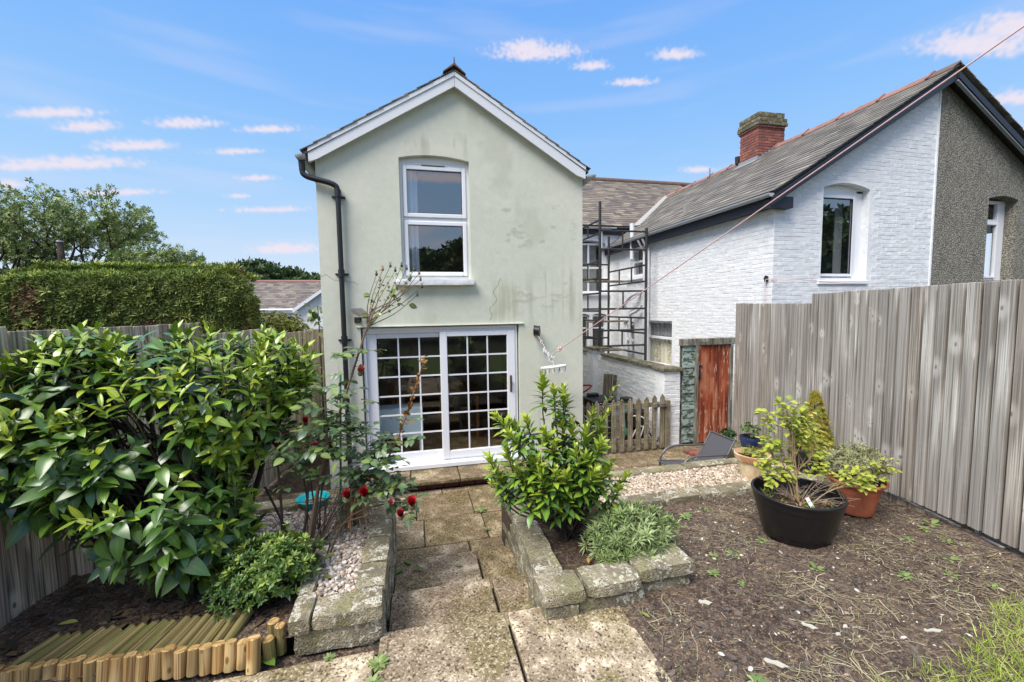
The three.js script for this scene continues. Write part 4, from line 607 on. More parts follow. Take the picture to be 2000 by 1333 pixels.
{ // -------------------------------------------------------------- terrace behind
  R = rngOf(505);
  const t = thing('terraced_house', 'white terraced house with brown slate roof behind the scaffold tower', 'house', [6, 0, -12.7]);
  const s = poly([[2.7, -0.05], [14, -0.05], [14, 5.1], [2.7, 5.1]]); hole(s, archPts(5.0, 6.1, 3.02, 4.6, 0.1)); hole(s, archPts(5.0, 5.55, 0.9, 2.3, 0.05)); hole(s, archPts(5.65, 6.15, 0.9, 2.3, 0.05)); part(t, 'wall', ext(s, -13, -12.7), M.white);
  part(t, 'inner_wall', bx(3, 0, -13.6, 8, 5, -13.5), M.dark);
  const w = part(t, 'window', [...frameRect(5.0, 3.02, 6.1, 4.62, 0.06, -12.86, -12.8), cb(5.06, 3.8, -12.86, 6.04, 3.86, -12.802), cb(5.53, 3.08, -12.86, 5.58, 4.56, -12.803), cb(4.9, 2.93, -12.86, 6.2, 3.018, -12.62)], M.upvc); part(w, 'pane', new THREE.PlaneGeometry(1, 1.5).translate(5.55, 3.82, -12.83), M.glass); part(t, 'curtain', bx(5.05, 3, -13.1, 5.95, 4.6, -13.08), M.greyCurtain);
  for (const x of [5.0, 5.65]) { const w2 = part(t, 'window', [...frameRect(x, 0.9, x + (x < 5.2 ? 0.55 : 0.5), 2.3, 0.05, -12.86, -12.8), cb(x + 0.05, 1.85, -12.86, x + 0.45, 1.9, -12.802)], M.upvc); part(w2, 'pane', new THREE.PlaneGeometry(0.46, 1.3).translate(x + 0.26, 1.6, -12.83), M.glass); }
  const o = V(2.7, 5.12, -12.5), a = V(1, 0, 0), b = V(0, 2.83, -4.5).normalize(), L = Math.hypot(2.83, 4.5);
  part(t, 'roof', (() => { const g = new THREE.ExtrudeGeometry(poly([[12.5, 5.08], [17, 7.91], [17, 7.94], [12.5, 5.11]]), { depth: 12, bevelEnabled: false }); g.rotateY(Math.PI / 2); g.translate(2.5, 0, 0); return buv(g); })(), M.slateBase);
  const list = slates(o, a, b, 9, L, 0.3, 0.2, SLATE_BROWN, (c) => c.x > 5.0, 0.014); pieces(t, 'slate', 'slates', list, 300, M.slate, (c) => c.x < 6.5 + (c.y - 5) * 1.4);
  for (let k = 0; k < 24; k++) part(t, 'ridge_tile', cyl(V(4.5 + k * 0.42, 7.95, -17), V(4.5 + k * 0.42 + 0.41, 7.95, -17), 0.14, 0.14, 8), M.ridgeDark);
  part(t, 'valley', (() => { const A = V(7.05, 5.13, -12.45), D = V(10.1, 6.98, -15.4).sub(A), n = V(-0.25, 1, 0.25).normalize(), d = D.clone().normalize(), w = V(0, 0, 0).crossVectors(d, n), g = bx(-0.13, 0.02, 0, 0.13, 0.035, D.length()); g.applyMatrix4(new THREE.Matrix4().makeBasis(w.negate(), n, d)); g.translate(A.x, A.y, A.z); return g; })(), mat({ color: C(0.34, 0.33, 0.31), roughness: 0.8, side: THREE.DoubleSide }));
  { const g = new THREE.CylinderGeometry(0.06, 0.06, 4, 10, 1, false, Math.PI / 2, Math.PI); g.rotateZ(Math.PI / 2); g.rotateX(-Math.PI / 2); g.translate(4.2, 5.08, -12.52); part(t, 'gutter', g, M.greyGutter); } part(t, 'fascia', bx(2.7, 4.88, -12.7, 7, 5.08, -12.62), M.blackPaint);
  part(t, 'downpipe', [cyl(V(5.9, 5.0, -12.6), V(5.9, 4.4, -12.6), 0.045, 0.045, 10), cyl(V(4.85, 4.9, -12.62), V(4.85, 0.2, -12.62), 0.04, 0.04, 10)], M.whitePipe);
}
// ---------------------------------------------------------------- fences, shed, gate, boundary wall, scaffold
const stripWood = mat({ map: T.fenceR, color: C(0.62, 0.54, 0.46), bumpMap: woodBump, bumpScale: 0.004, roughness: 0.9 }); // brown unbleached strips, toned darker still so the gaps between boards look shaded
function boards(t, p0, p1, pitch, top, bot, m, strip, sd) { // upright boards with narrow recessed strips between them
  R = rngOf(sd); const d = V(p1[0] - p0[0], 0, p1[1] - p0[1]), L = d.length(); d.normalize(); const n = V(-d.z, 0, d.x);
  const one = (u, w, z0, z1, name, mm, y0, y1) => {
    const g = cb(0, y0, z0, w, y1, z1, 0.004, 1, 0), p = g.attributes.position, uv = g.attributes.uv, ou = R(), ov = R(), bow = rr(-0.004, 0.004);
    for (let i = 0; i < p.count; i++) { const x = p.getX(i), z = p.getZ(i), f = (p.getY(i) - y0) / (y1 - y0); uv.setXY(i, (x + Math.abs(z) * 0.5) / 0.6 + ou, p.getY(i) / 2.4 + ov); p.setX(i, x + bow * f); p.setZ(i, z + (x / w - 0.5) * bow); }
    g.computeVertexNormals(); g.applyMatrix4(new THREE.Matrix4().makeBasis(d, V(0, 1, 0), n)); g.translate(p0[0] + d.x * u, 0, p0[1] + d.z * u); part(t, name, g, mm);
  };
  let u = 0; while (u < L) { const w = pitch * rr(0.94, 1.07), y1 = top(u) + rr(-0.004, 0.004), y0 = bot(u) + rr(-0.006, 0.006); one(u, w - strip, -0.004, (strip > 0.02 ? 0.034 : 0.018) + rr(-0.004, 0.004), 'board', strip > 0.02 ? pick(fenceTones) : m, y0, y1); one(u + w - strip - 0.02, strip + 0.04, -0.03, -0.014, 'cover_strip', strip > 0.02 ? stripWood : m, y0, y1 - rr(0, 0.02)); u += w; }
  return { d, n, L };
}
{
  const t = thing('wooden_fence', 'tall weathered grey board fence along the right side of the garden', 'fence', [5, 0.4, -4]);
  const A = [5.605, -6.36], Bp = [4.42, -1.35], L = Math.hypot(A[0] - Bp[0], A[1] - Bp[1]);
  const zOf = (u) => lerp(A[1], Bp[1], u / L);
  const { d, n } = boards(t, A, Bp, 0.126, (u) => (zOf(u) < -4.52 ? lerp(2.575, 2.545, (zOf(u) + 6.36) / 1.84) : lerp(2.675, 2.715, (zOf(u) + 4.5) / 3)), (u) => { const z = zOf(u); return z < -4.9 ? 0.12 : lerp(0.44, 0.57, sm(-4.6, -2.6, z)); }, M.fenceR, 0.03, 41);
  for (const y of [0.75, 1.55, 2.3]) part(t, 'rail', (() => { const g = bx(0, y, -0.08, L, y + 0.08, -0.032, 1); g.applyMatrix4(new THREE.Matrix4().makeBasis(d, V(0, 1, 0), n)); g.translate(A[0], 0, A[1]); return g; })(), M.fence);
  for (let u = 0.2; u < L; u += 1.8) part(t, 'post', (() => { const g = bx(u, 0, -0.15, u + 0.1, zOf(u) < -4.5 ? 2.5 : 2.62, -0.06, 1); g.applyMatrix4(new THREE.Matrix4().makeBasis(d, V(0, 1, 0), n)); g.translate(A[0], 0, A[1]); return g; })(), M.fence);
  part(t, 'gravel_board', (() => { const g = bx(0, 0, -0.06, L, 0.5, -0.026, 1); g.applyMatrix4(new THREE.Matrix4().makeBasis(d, V(0, 1, 0), n)); g.translate(A[0], -0.0, A[1]); return g; })(), M.fence);
}
{
  const t = thing('wooden_fence', 'old board fence along the left side, behind the big laurel', 'fence', [-2.4, 0.4, -4]);
  const A = [-2.9, -1.2], Bp = [-1.72, -9.8], L = Math.hypot(A[0] - Bp[0], A[1] - Bp[1]), zOf = (u) => lerp(A[1], Bp[1], u / L);
  const { d, n } = boards(t, A, Bp, 0.145, (u) => { const z = zOf(u); return z > -3.35 ? 2.47 : z > -5.2 ? 2.43 : z > -7 ? 2.3 : 2.2; }, (u) => lerp(0.46, 0.02, sm(-3.5, -6, zOf(u))), M.fence, 0.01, 43);
  for (const y of [0.8, 1.9]) part(t, 'rail', (() => { const g = bx(0, y, -0.08, L, y + 0.08, -0.032, 1); g.applyMatrix4(new THREE.Matrix4().makeBasis(d, V(0, 1, 0), n)); g.translate(A[0], 0, A[1]); return g; })(), M.fence);
}
{ // shed with red-brown door
  R = rngOf(606);
  const t = thing('plank_door', 'worn red-brown plank door framed by a strip of turquoise weatherboards', 'door', [5.1, 0, -6.55]);
  for (let y = 0.06; y < 1.8; y += 0.152) part(t, 'weatherboard', (() => { const g = cb(4.66, 0, -0.012, 4.905, 0.165, 0.012, 0.003, 0.6, 0.002); g.rotateX(-0.11); g.translate(0, y, -6.57); return g; })(), M.turq);
  part(t, 'post', cb(4.9, 0.0, -6.62, 4.955, 1.83, -6.52, 0.005), M.oldWood); part(t, 'post', cb(5.64, 0.0, -6.62, 5.69, 1.83, -6.53, 0.005), M.oldWood); part(t, 'lintel', cb(4.62, 1.83, -6.64, 5.75, 1.955, -6.53, 0.008), M.oldWood);
  let x = 4.958; for (const w of [0.14, 0.135, 0.14, 0.13, 0.133]) { const g = cb(x + 0.002, 0.03, -6.6, x + w - 0.002, 1.822, -6.57 + rr(-0.003, 0.003), 0.003), p = g.attributes.position, uv = g.attributes.uv; for (let i = 0; i < p.count; i++) uv.setXY(i, (p.getX(i) - 4.95) / 0.7, p.getY(i) / 1.82); part(t, 'door_plank', g, M.door); x += w; }
  part(t, 'latch', [tube([[4.995, 1.42, -6.565], [5.0, 1.36, -6.535], [4.99, 1.28, -6.53], [5.0, 1.22, -6.56]], 0.012, 0.01, 8), cb(4.975, 1.2, -6.57, 5.01, 1.44, -6.558, 0.002), cb(4.985, 1.44, -6.57, 5.06, 1.465, -6.55, 0.002)], M.steel);
  part(t, 'vent', bx(4.68, 1.77, -6.6, 4.78, 1.828, -6.58), M.dark); part(t, 'backing', bx(4.66, 0, -6.66, 5.7, 1.83, -6.63), M.oldWood);
  const b = thing('brick_edging', 'short row of red bricks on the patio by the shed door', 'bricks', [4.6, 0, -6.1]); let k = 0; for (let z = -6.25; z < -5.55; z += 0.115, k++) part(b, 'brick', cb(4.46 + k * 0.025, 0, z, 4.67 + k * 0.025, 0.065, z + 0.103, 0.006, 0.3, 0.004), pick(M.brickRed));
}
{ // boundary wall and pier
  R = rngOf(707);
  const t = thing('boundary_wall', 'low white painted brick wall with dark coping beside the passage', 'wall', [4.4, 0, -8.5]);
  part(t, 'wall', [bx(4.41, -0.05, -12.6, 4.6, 1.37, -6.86), bx(4.285, -0.05, -6.86, 4.6, 1.385, -6.555), bx(4.3, -0.05, -9.95, 4.62, 1.5, -9.65)], M.white);
  const a = bricks(V(4.41, 0, -6.87), V(0, 0, -1), V(-1, 0, 0), 5.6, 0, 1.37, (u) => u < 2.75 || u > 3.1, M.brickWhite, 0.006, 0.004), b = bricks(V(4.285, 0, -6.555), V(1, 0, 0), V(0, 0, 1), 0.315, 0, 1.385, () => true, M.brickWhite, 0.006, 0.004);
  pieces(t, 'brick', 'brickwork', [...a, ...b], 300, M.white, (c) => c.y > 0.5);
  for (let z = -12.5; z < -6.9; z += 0.45) { if (z > -10.3 && z < -9.5) continue; part(t, 'coping', cb(4.36, 1.372, z, 4.65, 1.43, Math.min(z + 0.44, -6.87), 0.008, 0.7, 0.003), M.concrete); } part(t, 'pier_cap', cb(4.24, 1.386, -6.9, 4.65, 1.445, -6.51, 0.01, 0.7, 0.002), M.concrete); part(t, 'pier_cap', cb(4.24, 1.502, -10.05, 4.7, 1.55, -9.55, 0.01, 0.7, 0.002), M.concrete);
}
{ // picket gate and its post
  R = rngOf(808);
  const t = thing('picket_gate', 'short weathered picket fence and gate between house and white pier', 'gate', [3.5, 0, -6.5]);
  for (let i = 0; i < 10; i++) { const x = 2.81 + i * 0.1555, y = (i > 7 ? 1.0 : 0.95 + i * 0.004) + rr(-0.008, 0.008); const g = ext(poly([[x - 0.042, 0.04], [x + 0.042, 0.04], [x + 0.042, y - 0.06], [x, y], [x - 0.042, y - 0.06]]), -6.5, -6.48, 0.6); part(t, 'picket', g, M.gate); }
  for (const y of [0.14, 0.78]) part(t, 'rail', cb(2.68, y, -6.545, 4.25, y + 0.08, -6.502, 0.004, 0.6), M.gate);
  part(t, 'post', cb(4.265, 0, -6.56, 4.36, 0.885, -6.47, 0.006, 0.6), M.gate); part(t, 'post', cb(2.65, 0, -6.58, 2.74, 0.9, -6.49, 0.006, 0.6), M.gate); part(t, 'latch', [cb(4.02, 0.78, -6.478, 4.27, 0.85, -6.44, 0.005), cb(4.05, 0.845, -6.478, 4.2, 0.86, -6.45, 0.003)], M.oldWood); part(t, 'drop_bolt', cyl(V(4.09, 0.2, -6.46), V(4.09, 0.78, -6.46), 0.01, 0.01, 8), M.lead);
}
{ // things stored in the passage behind the gate
  const b = thing('wheelie_bin', 'dark grey lidded bin in the passage behind the picket gate', 'bin', [3.5, 0, -7.4]); part(b, 'body', ext(poly([[3.28, 0.06], [3.62, 0.06], [3.68, 0.72], [3.22, 0.72]]), -7.7, -7.25), M.binGrey); part(b, 'lid', [cb(3.2, 0.722, -7.74, 3.7, 0.78, -7.2, 0.015), cb(3.3, 0.78, -7.72, 3.52, 0.84, -7.6, 0.01)], M.plasticBlack);
  const w = thing('wheelbarrow', 'wheelbarrow with red handles stood on end against the green house', 'wheelbarrow', [3, 0, -7.6]); part(w, 'handle', [tube([[2.75, 1.02, -7.75], [3.2, 1.02, -7.6], [3.36, 1.0, -7.6], [3.26, 0.92, -7.6], [3.05, 0.82, -7.6], [2.95, 0.7, -7.6]], 0.019, 0.019, 8), ], M.redPlastic); part(w, 'tray', ext(poly([[2.75, 0.15], [3.12, 0.12], [3.16, 0.78], [3.0, 0.86], [2.75, 0.86]]), -7.75, -7.5), mat({ color: C(0.09, 0.06, 0.065), roughness: 0.6 })); part(w, 'wheel', new THREE.TorusGeometry(0.13, 0.045, 8, 18).translate(2.95, 0.18, -7.4), M.plasticBlack);
  const p = thing('timber_offcut', 'short dark timber post leaning on the white boundary wall', 'timber', [3.9, 0, -8.6]); part(p, 'board', (() => { const g = cb(-0.09, 0, -0.03, 0.1, 1.05, 0.03, 0.005); g.rotateZ(-0.08); g.translate(4.12, 0.0, -8.6); return g; })(), M.gate); part(p, 'board', (() => { const g = cb(-0.04, 0, -0.03, 0.04, 1.02, 0.03, 0.005); g.rotateZ(-0.08); g.translate(4.3, 0.0, -8.6); return g; })(), M.oldWood);
  const c = thing('storage_jar', 'pale green container with a black lid behind the picket gate', 'container', [3.84, 0, -7.1]); part(c, 'body', new THREE.LatheGeometry([[0.001, 0], [0.1, 0], [0.11, 0.3], [0.085, 0.5], [0.085, 0.78], [0.001, 0.78]].map(([x, y]) => new THREE.Vector2(x, y)), 18).translate(3.84, 0, -7.1), M.greenPlastic); part(c, 'lid', new THREE.CylinderGeometry(0.115, 0.115, 0.055, 20).translate(3.84, 0.81, -7.1), M.plasticBlack);
  const m = thing('lawn_mower', 'black machine with white frame stored behind the picket gate', 'mower', [4, 0, -7.1]); part(m, 'body', [cb(3.78, 0.25, -7.3, 4.22, 0.62, -6.95, 0.05), cb(3.85, 0.1, -7.2, 4.15, 0.25, -6.9, 0.03)], M.plasticBlack); part(m, 'frame', [tube([[3.8, 0.1, -6.85], [3.98, 0.36, -6.85], [4.2, 0.12, -6.85]], 0.014, 0.014, 6), tube([[3.85, 0.55, -6.85], [4.05, 0.5, -6.85], [4.2, 0.3, -6.85]], 0.014, 0.014, 6), tube([[3.95, 0.05, -6.83], [4.18, 0.7, -6.83]], 0.012, 0.012, 6)], M.whitePlastic); for (const x of [3.8, 4.15]) part(m, 'wheel', new THREE.CylinderGeometry(0.1, 0.1, 0.05, 16).rotateX(Math.PI / 2).translate(x, 0.1, -6.88), M.plasticBlack);
  part(m, 'battery_cover', cb(3.93, 0.62, -7.2, 4.1, 0.66, -7.0, 0.01), M.greenPlastic);
}
{ // scaffold tower: four uprights and ladder-like frames between them
  const t = thing('scaffold_tower', 'dark steel scaffold tower standing in the neighbouring white yard', 'scaffold', [5.2, 0, -10.8]);
  const X0 = 4.58, X1 = 5.87, Z0 = -9.85, Z1 = -12.0, up = (x, z, y1) => part(t, 'upright', cyl(V(x, 0.05, z), V(x, y1, z), 0.036, 0.036, 8), M.steel), bar = (x0, z0, x1, z1, y, r = 0.025) => part(t, 'rail', cyl(V(x0, y, z0), V(x1, y, z1), r, r, 7), M.steel), st = (x, z, y0, y1) => part(t, 'brace', cyl(V(x, y0, z), V(x, y1, z), 0.021, 0.021, 6), M.steel);
  up(X0, Z0, 5.16); up(X1, Z0, 4.55); up(X0, Z1, 4.9); up(X1, Z1, 4.7);
  [4.46, 4.0].forEach((y) => bar(X0, Z0, X1, Z0, y)); [2.95, 2.5].forEach((y) => bar(X0, Z0, X1, Z0, y)); [1.95, 1.55].forEach((y) => bar(X0, Z0, X1, Z0, y)); st(5.2, Z0, 4.0, 4.46); st(5.22, Z0, 2.5, 2.95); st(5.2, Z0, 1.55, 1.95);
  for (const [x, a] of [[X1, [3.62, 3.2, 2.25, 1.85, 1.3]], [X0, [4.72, 4.4, 3.7, 3.28, 2.9, 2.45, 2.2, 1.75]]]) { a.forEach((y) => bar(x, Z0, x, Z1, y)); for (const f of [0.35, 0.68]) for (let i = 0; i + 1 < a.length; i += 2) st(x, lerp(Z0, Z1, f), a[i + 1], a[i]); }
  for (const y of [3.85, 3.4, 2.5, 1.6]) bar(X0, Z1, X1, Z1, y); for (const y of [3.2, 2.15]) part(t, 'deck_board', cb(X0 - 0.15, y, Z0 - 0.6, X0 + 0.95, y + 0.04, Z0 - 0.25, 0.004), M.gate);
  part(t, 'deck_board', cb(4.4, 1.46, -9.9, 5.1, 1.5, -9.45, 0.004), M.oldWood);
}
{ // far neighbourhood on the left
  R = rngOf(909);
  const t = thing('bungalow', 'low white bungalow with grey slate roof and gabled wing far left', 'bungalow', [-8, 0, -26]);
  part(t, 'wall', [bx(-13, -0.05, -32, -5.9, 2.8, -26, 2), ext(poly([[-6.0, -0.05], [-2.5, -0.05], [-2.5, 3.0], [-4.2, 4.0], [-6.0, 2.7]]), -32, -24.2, 2)], M.white);
  part(t, 'roof', (() => { const g = new THREE.ExtrudeGeometry(poly([[25.7, 2.72], [29, 4.42], [32.3, 2.72], [32.3, 2.66], [29, 4.36], [25.7, 2.66]]), { depth: 10.2, bevelEnabled: false }); g.rotateY(Math.PI / 2); g.translate(-13.3, 0, 0); return buv(g); })(), M.slateBase);
  const L = Math.hypot(3.35, 1.74), sl = slates(V(-13.3, 2.72, -25.65), V(1, 0, 0), V(0, 1.74, -3.35).normalize(), 9.8, L, 0.34, 0.24, [[0.2, 0.18, 0.17], [0.25, 0.22, 0.2], [0.17, 0.155, 0.15], [0.3, 0.27, 0.24]]); part(t, 'slates', sl.map((q) => q[0]), M.slate, null, 'stuff');
  part(t, 'ridge_tile', cyl(V(-13.2, 4.44, -29), V(-3, 4.44, -29), 0.13, 0.13, 8), M.ridge);
  part(t, 'roof', (() => { const g = [[-6.15, 2.62, -4.2, 4.12], [-2.2, 2.95, -4.2, 4.12]].map(([a, b, c, d]) => ext(poly([[a, b], [c, d], [c, d + 0.09], [a, b + 0.09]]), -29, -24, 1)); return g; })(), M.slateBase); part(t, 'bargeboard', [ext(poly([[-6.2, 2.5], [-4.2, 3.96], [-4.2, 4.14], [-6.2, 2.7]]), -24.05, -23.95)], M.upvc);
  part(t, 'gutter', cyl(V(-13, 2.68, -25.62), V(-6.1, 2.68, -25.62), 0.07, 0.07, 8), M.upvc); part(t, 'fascia', bx(-13.2, 2.5, -25.75, -6.05, 2.66, -25.7), M.upvc); part(t, 'downpipe', cyl(V(-6.62, 2.6, -25.75), V(-6.62, 0, -25.75), 0.05, 0.05, 8), M.upvc);
  for (const [x, m] of [[-7.25, M.glass], [-9.3, M.glass]]) { const w = part(t, 'window', frameRect(x - 0.1, 1.3, x + 0.72, 2.38, 0.08, -26, -25.94), M.upvc); part(w, 'pane', bx(x - 0.02, 1.38, -25.985, x + 0.64, 2.3, -25.98), phys({ color: C(0.03, 0.035, 0.04), roughness: 0.1 })); }
  part(t, 'wall_lamp', [new THREE.SphereGeometry(0.09, 10, 8).translate(-6.08, 2.42, -25.85), cyl(V(-6.08, 2.42, -26), V(-6.08, 2.42, -25.85), 0.03, 0.03, 6)], M.plasticBlack);
  for (const [x, y, n, w, z, lab] of [[-13.3, 5.15, 3, 1.35, -35, 'distant brick chimney with red pots above the right end of the hedge'], [-20.4, 5.3, 4, 1.2, -35, 'distant chimney pots just showing over the middle of the hedge']]) {
    const c = thing('chimney_stack', lab, 'chimney', [x, 0, z]); part(c, 'stack', [cb(x - w / 2, 2, z - 0.4, x + w / 2, y, z + 0.4, 0.02), cb(x - w / 2 - 0.08, y, z - 0.48, x + w / 2 + 0.08, y + 0.16, z + 0.48, 0.03)], M.brickRed[1]);
    for (let i = 0; i < n; i++) part(c, 'chimney_pot', new THREE.LatheGeometry([[0.15, 0], [0.13, 0.5], [0.17, 0.52], [0.17, 0.6], [0.11, 0.6]].map(([a, b]) => new THREE.Vector2(a, b)), 12).translate(x - w / 2 + 0.2 + i * (w - 0.4) / (n - 1), y + 0.16, z), i % 2 ? M.paleTerra : M.terra);
  }
  const p = thing('telegraph_pole', 'wooden telegraph pole rising behind the hedge before the tall tree', 'pole', [-16.6, 0, -25]); part(p, 'pole', cyl(V(-16.6, -0.05, -25), V(-16.6, 6.1, -25), 0.17, 0.13, 10), M.bark); part(p, 'cap', cyl(V(-16.6, 6.1, -25), V(-16.6, 6.16, -25), 0.15, 0.13, 10), M.lead);
}
// ---------------------------------------------------------------- pots, chair, logs, line
const lathe = (pts, x, z, n = 36) => new THREE.LatheGeometry(pts.map(([a, b]) => new THREE.Vector2(a, b)), n).translate(x, 0, z);
const dome = (x, z, r, y, amp = 0.02) => { const g = new THREE.CircleGeometry(r, 28, 0, 6.2832); const n = new THREE.RingGeometry(0.0001, r, 28, 6); n.rotateX(-Math.PI / 2); const p = n.attributes.position; for (let i = 0; i < p.count; i++) { const q = Math.hypot(p.getX(i), p.getZ(i)) / r; p.setY(i, amp * 1.4 * (1 - q * q) + amp * (n3(p.getX(i) * 22 + x, 1, p.getZ(i) * 22, 4) - 0.5)); } n.computeVertexNormals(); n.translate(x, y, z); return buv(n, 0.8); };
const tubT = thing('planter_tub', 'big black barrel shaped tub with twiggy shrub on bare soil', 'tub', [3.29, 0.46, -2.97]);
{
  const x = 3.29, z = -2.97;
  part(tubT, 'body', lathe([[0.001, 0.455], [0.235, 0.455], [0.252, 0.465], [0.262, 0.5], [0.27, 0.53], [0.276, 0.532], [0.318, 0.7], [0.335, 0.775], [0.337, 0.782], [0.343, 0.785], [0.35, 0.84], [0.358, 0.845], [0.362, 0.86], [0.358, 0.872], [0.345, 0.874], [0.336, 0.866], [0.33, 0.8], [0.31, 0.7], [0.001, 0.7]], x, z, 56), M.tub);
  part(tubT, 'compost', dome(x, z, 0.315, 0.735, 0.03), M.compost);
  part(tubT, 'plant_label', (() => { const g = cb(-0.018, 0, -0.0015, 0.018, 0.12, 0.0015, 0.001); g.rotateX(-0.5); g.rotateZ(0.25); g.translate(x + 0.02, 0.75, z + 0.16); return g; })(), M.whitePlastic);
}
const terraT = thing('terracotta_pot', 'orange terracotta pot with silvery bush beside the board fence', 'pot', [4.28, 0.45, -3.21]);
part(terraT, 'body', lathe([[0.001, 0.44], [0.135, 0.44], [0.15, 0.45], [0.158, 0.5], [0.19, 0.66], [0.196, 0.665], [0.2, 0.69], [0.213, 0.745], [0.235, 0.752], [0.246, 0.765], [0.246, 0.782], [0.235, 0.79], [0.222, 0.786], [0.205, 0.72], [0.001, 0.7]], 4.28, -3.21, 44), M.terra); part(terraT, 'compost', dome(4.28, -3.21, 0.205, 0.745), M.compost);
const paleT = thing('clay_pot', 'pale weathered clay pot standing on the gravel beside the chair', 'pot', [4.02, 0.41, -4.26]);
part(paleT, 'body', lathe([[0.001, 0.41], [0.115, 0.41], [0.125, 0.42], [0.168, 0.62], [0.172, 0.625], [0.19, 0.63], [0.205, 0.7], [0.202, 0.715], [0.188, 0.715], [0.172, 0.65], [0.001, 0.63]], 4.02, -4.26, 40), M.paleTerra); part(paleT, 'compost', dome(4.02, -4.26, 0.178, 0.665), M.compost);
const blackT = thing('square_pot', 'square black plastic pot holding the small cone shaped conifer', 'pot', [4.82, 0.41, -4.15]);
{ const g = new THREE.CylinderGeometry(0.235, 0.185, 0.3, 4, 1); g.rotateY(Math.PI / 4 + 0.2); g.translate(4.82, 0.56, -4.15); const r = [0, 1, 2, 3].map((k) => { const q = cb(-0.175, 0.7, 0.155, 0.175, 0.725, 0.178, 0.003); q.rotateY(k * Math.PI / 2 + 0.2); q.translate(4.82, 0, -4.15); return q; }); part(blackT, 'body', [buv(g, 1)], M.plasticBlack); part(blackT, 'rim', r, mat({ color: C(0.07, 0.07, 0.075), roughness: 0.35 })); }
const blueT = thing('glazed_pot', 'glossy dark blue pot with small plant near the shed door', 'pot', [4.88, 0.4, -5.22]);
part(blueT, 'body', lathe([[0.001, 0.4], [0.1, 0.4], [0.125, 0.43], [0.145, 0.5], [0.15, 0.56], [0.142, 0.565], [0.13, 0.5], [0.001, 0.49]], 4.88, -5.22, 32), M.blue); part(blueT, 'compost', dome(4.88, -5.22, 0.13, 0.52), M.compost);
{ const t = thing('stone_block', 'pale low block under the blue pot by the fence', 'block', [4.85, 0, -5.3]); part(t, 'block', stone(4.55, 0, -5.5, 5.15, 0.4, -5.05, 0.008), M.concrete); }
{ const t = thing('water_dish', 'round turquoise plastic dish on the gravel behind the roses', 'dish', [-1.12, 0.47, -4.72]); part(t, 'dish', lathe([[0.001, 0.475], [0.105, 0.475], [0.115, 0.48], [0.135, 0.53], [0.165, 0.548], [0.166, 0.556], [0.155, 0.558], [0.128, 0.54], [0.1, 0.492], [0.001, 0.49]], -1.12, -4.72, 40), M.teal); }
{
  const t = thing('garden_chair', 'low grey mesh garden chair with curved steel arms on the patio', 'chair', [3.8, 0, -5.1]);
  const sling = (p, w0, w1) => { const c = new THREE.CatmullRomCurve3(p.map((q) => V(...q, 0))), n = 12, pos = [], idx = [], uv = []; for (let i = 0; i <= n; i++) { const q = c.getPointAt(i / n); for (const [k, z] of [w0, w1].entries()) { pos.push(q.x, q.y, z); uv.push(k, i / n * 2); } } for (let i = 0; i < n; i++) idx.push(i * 2, i * 2 + 1, i * 2 + 2, i * 2 + 1, i * 2 + 3, i * 2 + 2); const up = pos.length / 3; const g = new THREE.BufferGeometry(); g.setAttribute('position', new THREE.Float32BufferAttribute(pos, 3)); g.setAttribute('uv', new THREE.Float32BufferAttribute(uv, 2)); g.setIndex(idx); g.computeVertexNormals(); return g; };
  const mm = M.mesh.clone(); mm.side = THREE.DoubleSide;
  part(t, 'seat', sling([[3.4, 0.3], [3.55, 0.285], [3.8, 0.265], [4.02, 0.262]], -5.3, -4.86), mm); part(t, 'backrest', sling([[4.03, 0.27], [4.08, 0.36], [4.18, 0.52], [4.27, 0.66]], -5.3, -4.86), mm);
  for (const z of [-5.32, -4.84]) { part(t, 'frame', tube([[3.4, 0.3, z], [3.6, 0.28, z], [4.02, 0.258, z], [4.1, 0.38, z], [4.27, 0.665, z]], 0.014, 0.014, 8, 24), M.chairSteel); part(t, 'arm', tube([[3.44, 0, z], [3.42, 0.2, z], [3.44, 0.36, z], [3.52, 0.46, z], [3.64, 0.495, z], [3.85, 0.49, z], [4.16, 0.475, z]], 0.015, 0.015, 8, 30), M.chairSteel); part(t, 'leg', tube([[3.96, 0.265, z], [4.15, 0.12, z], [4.22, 0.0, z]], 0.014, 0.014, 8), M.chairSteel); }
  part(t, 'crossbar', [cyl(V(3.4, 0.3, -5.32), V(3.4, 0.3, -4.84), 0.013, 0.013, 8), cyl(V(4.27, 0.665, -5.32), V(4.27, 0.665, -4.84), 0.013, 0.013, 8)], M.chairSteel);
}
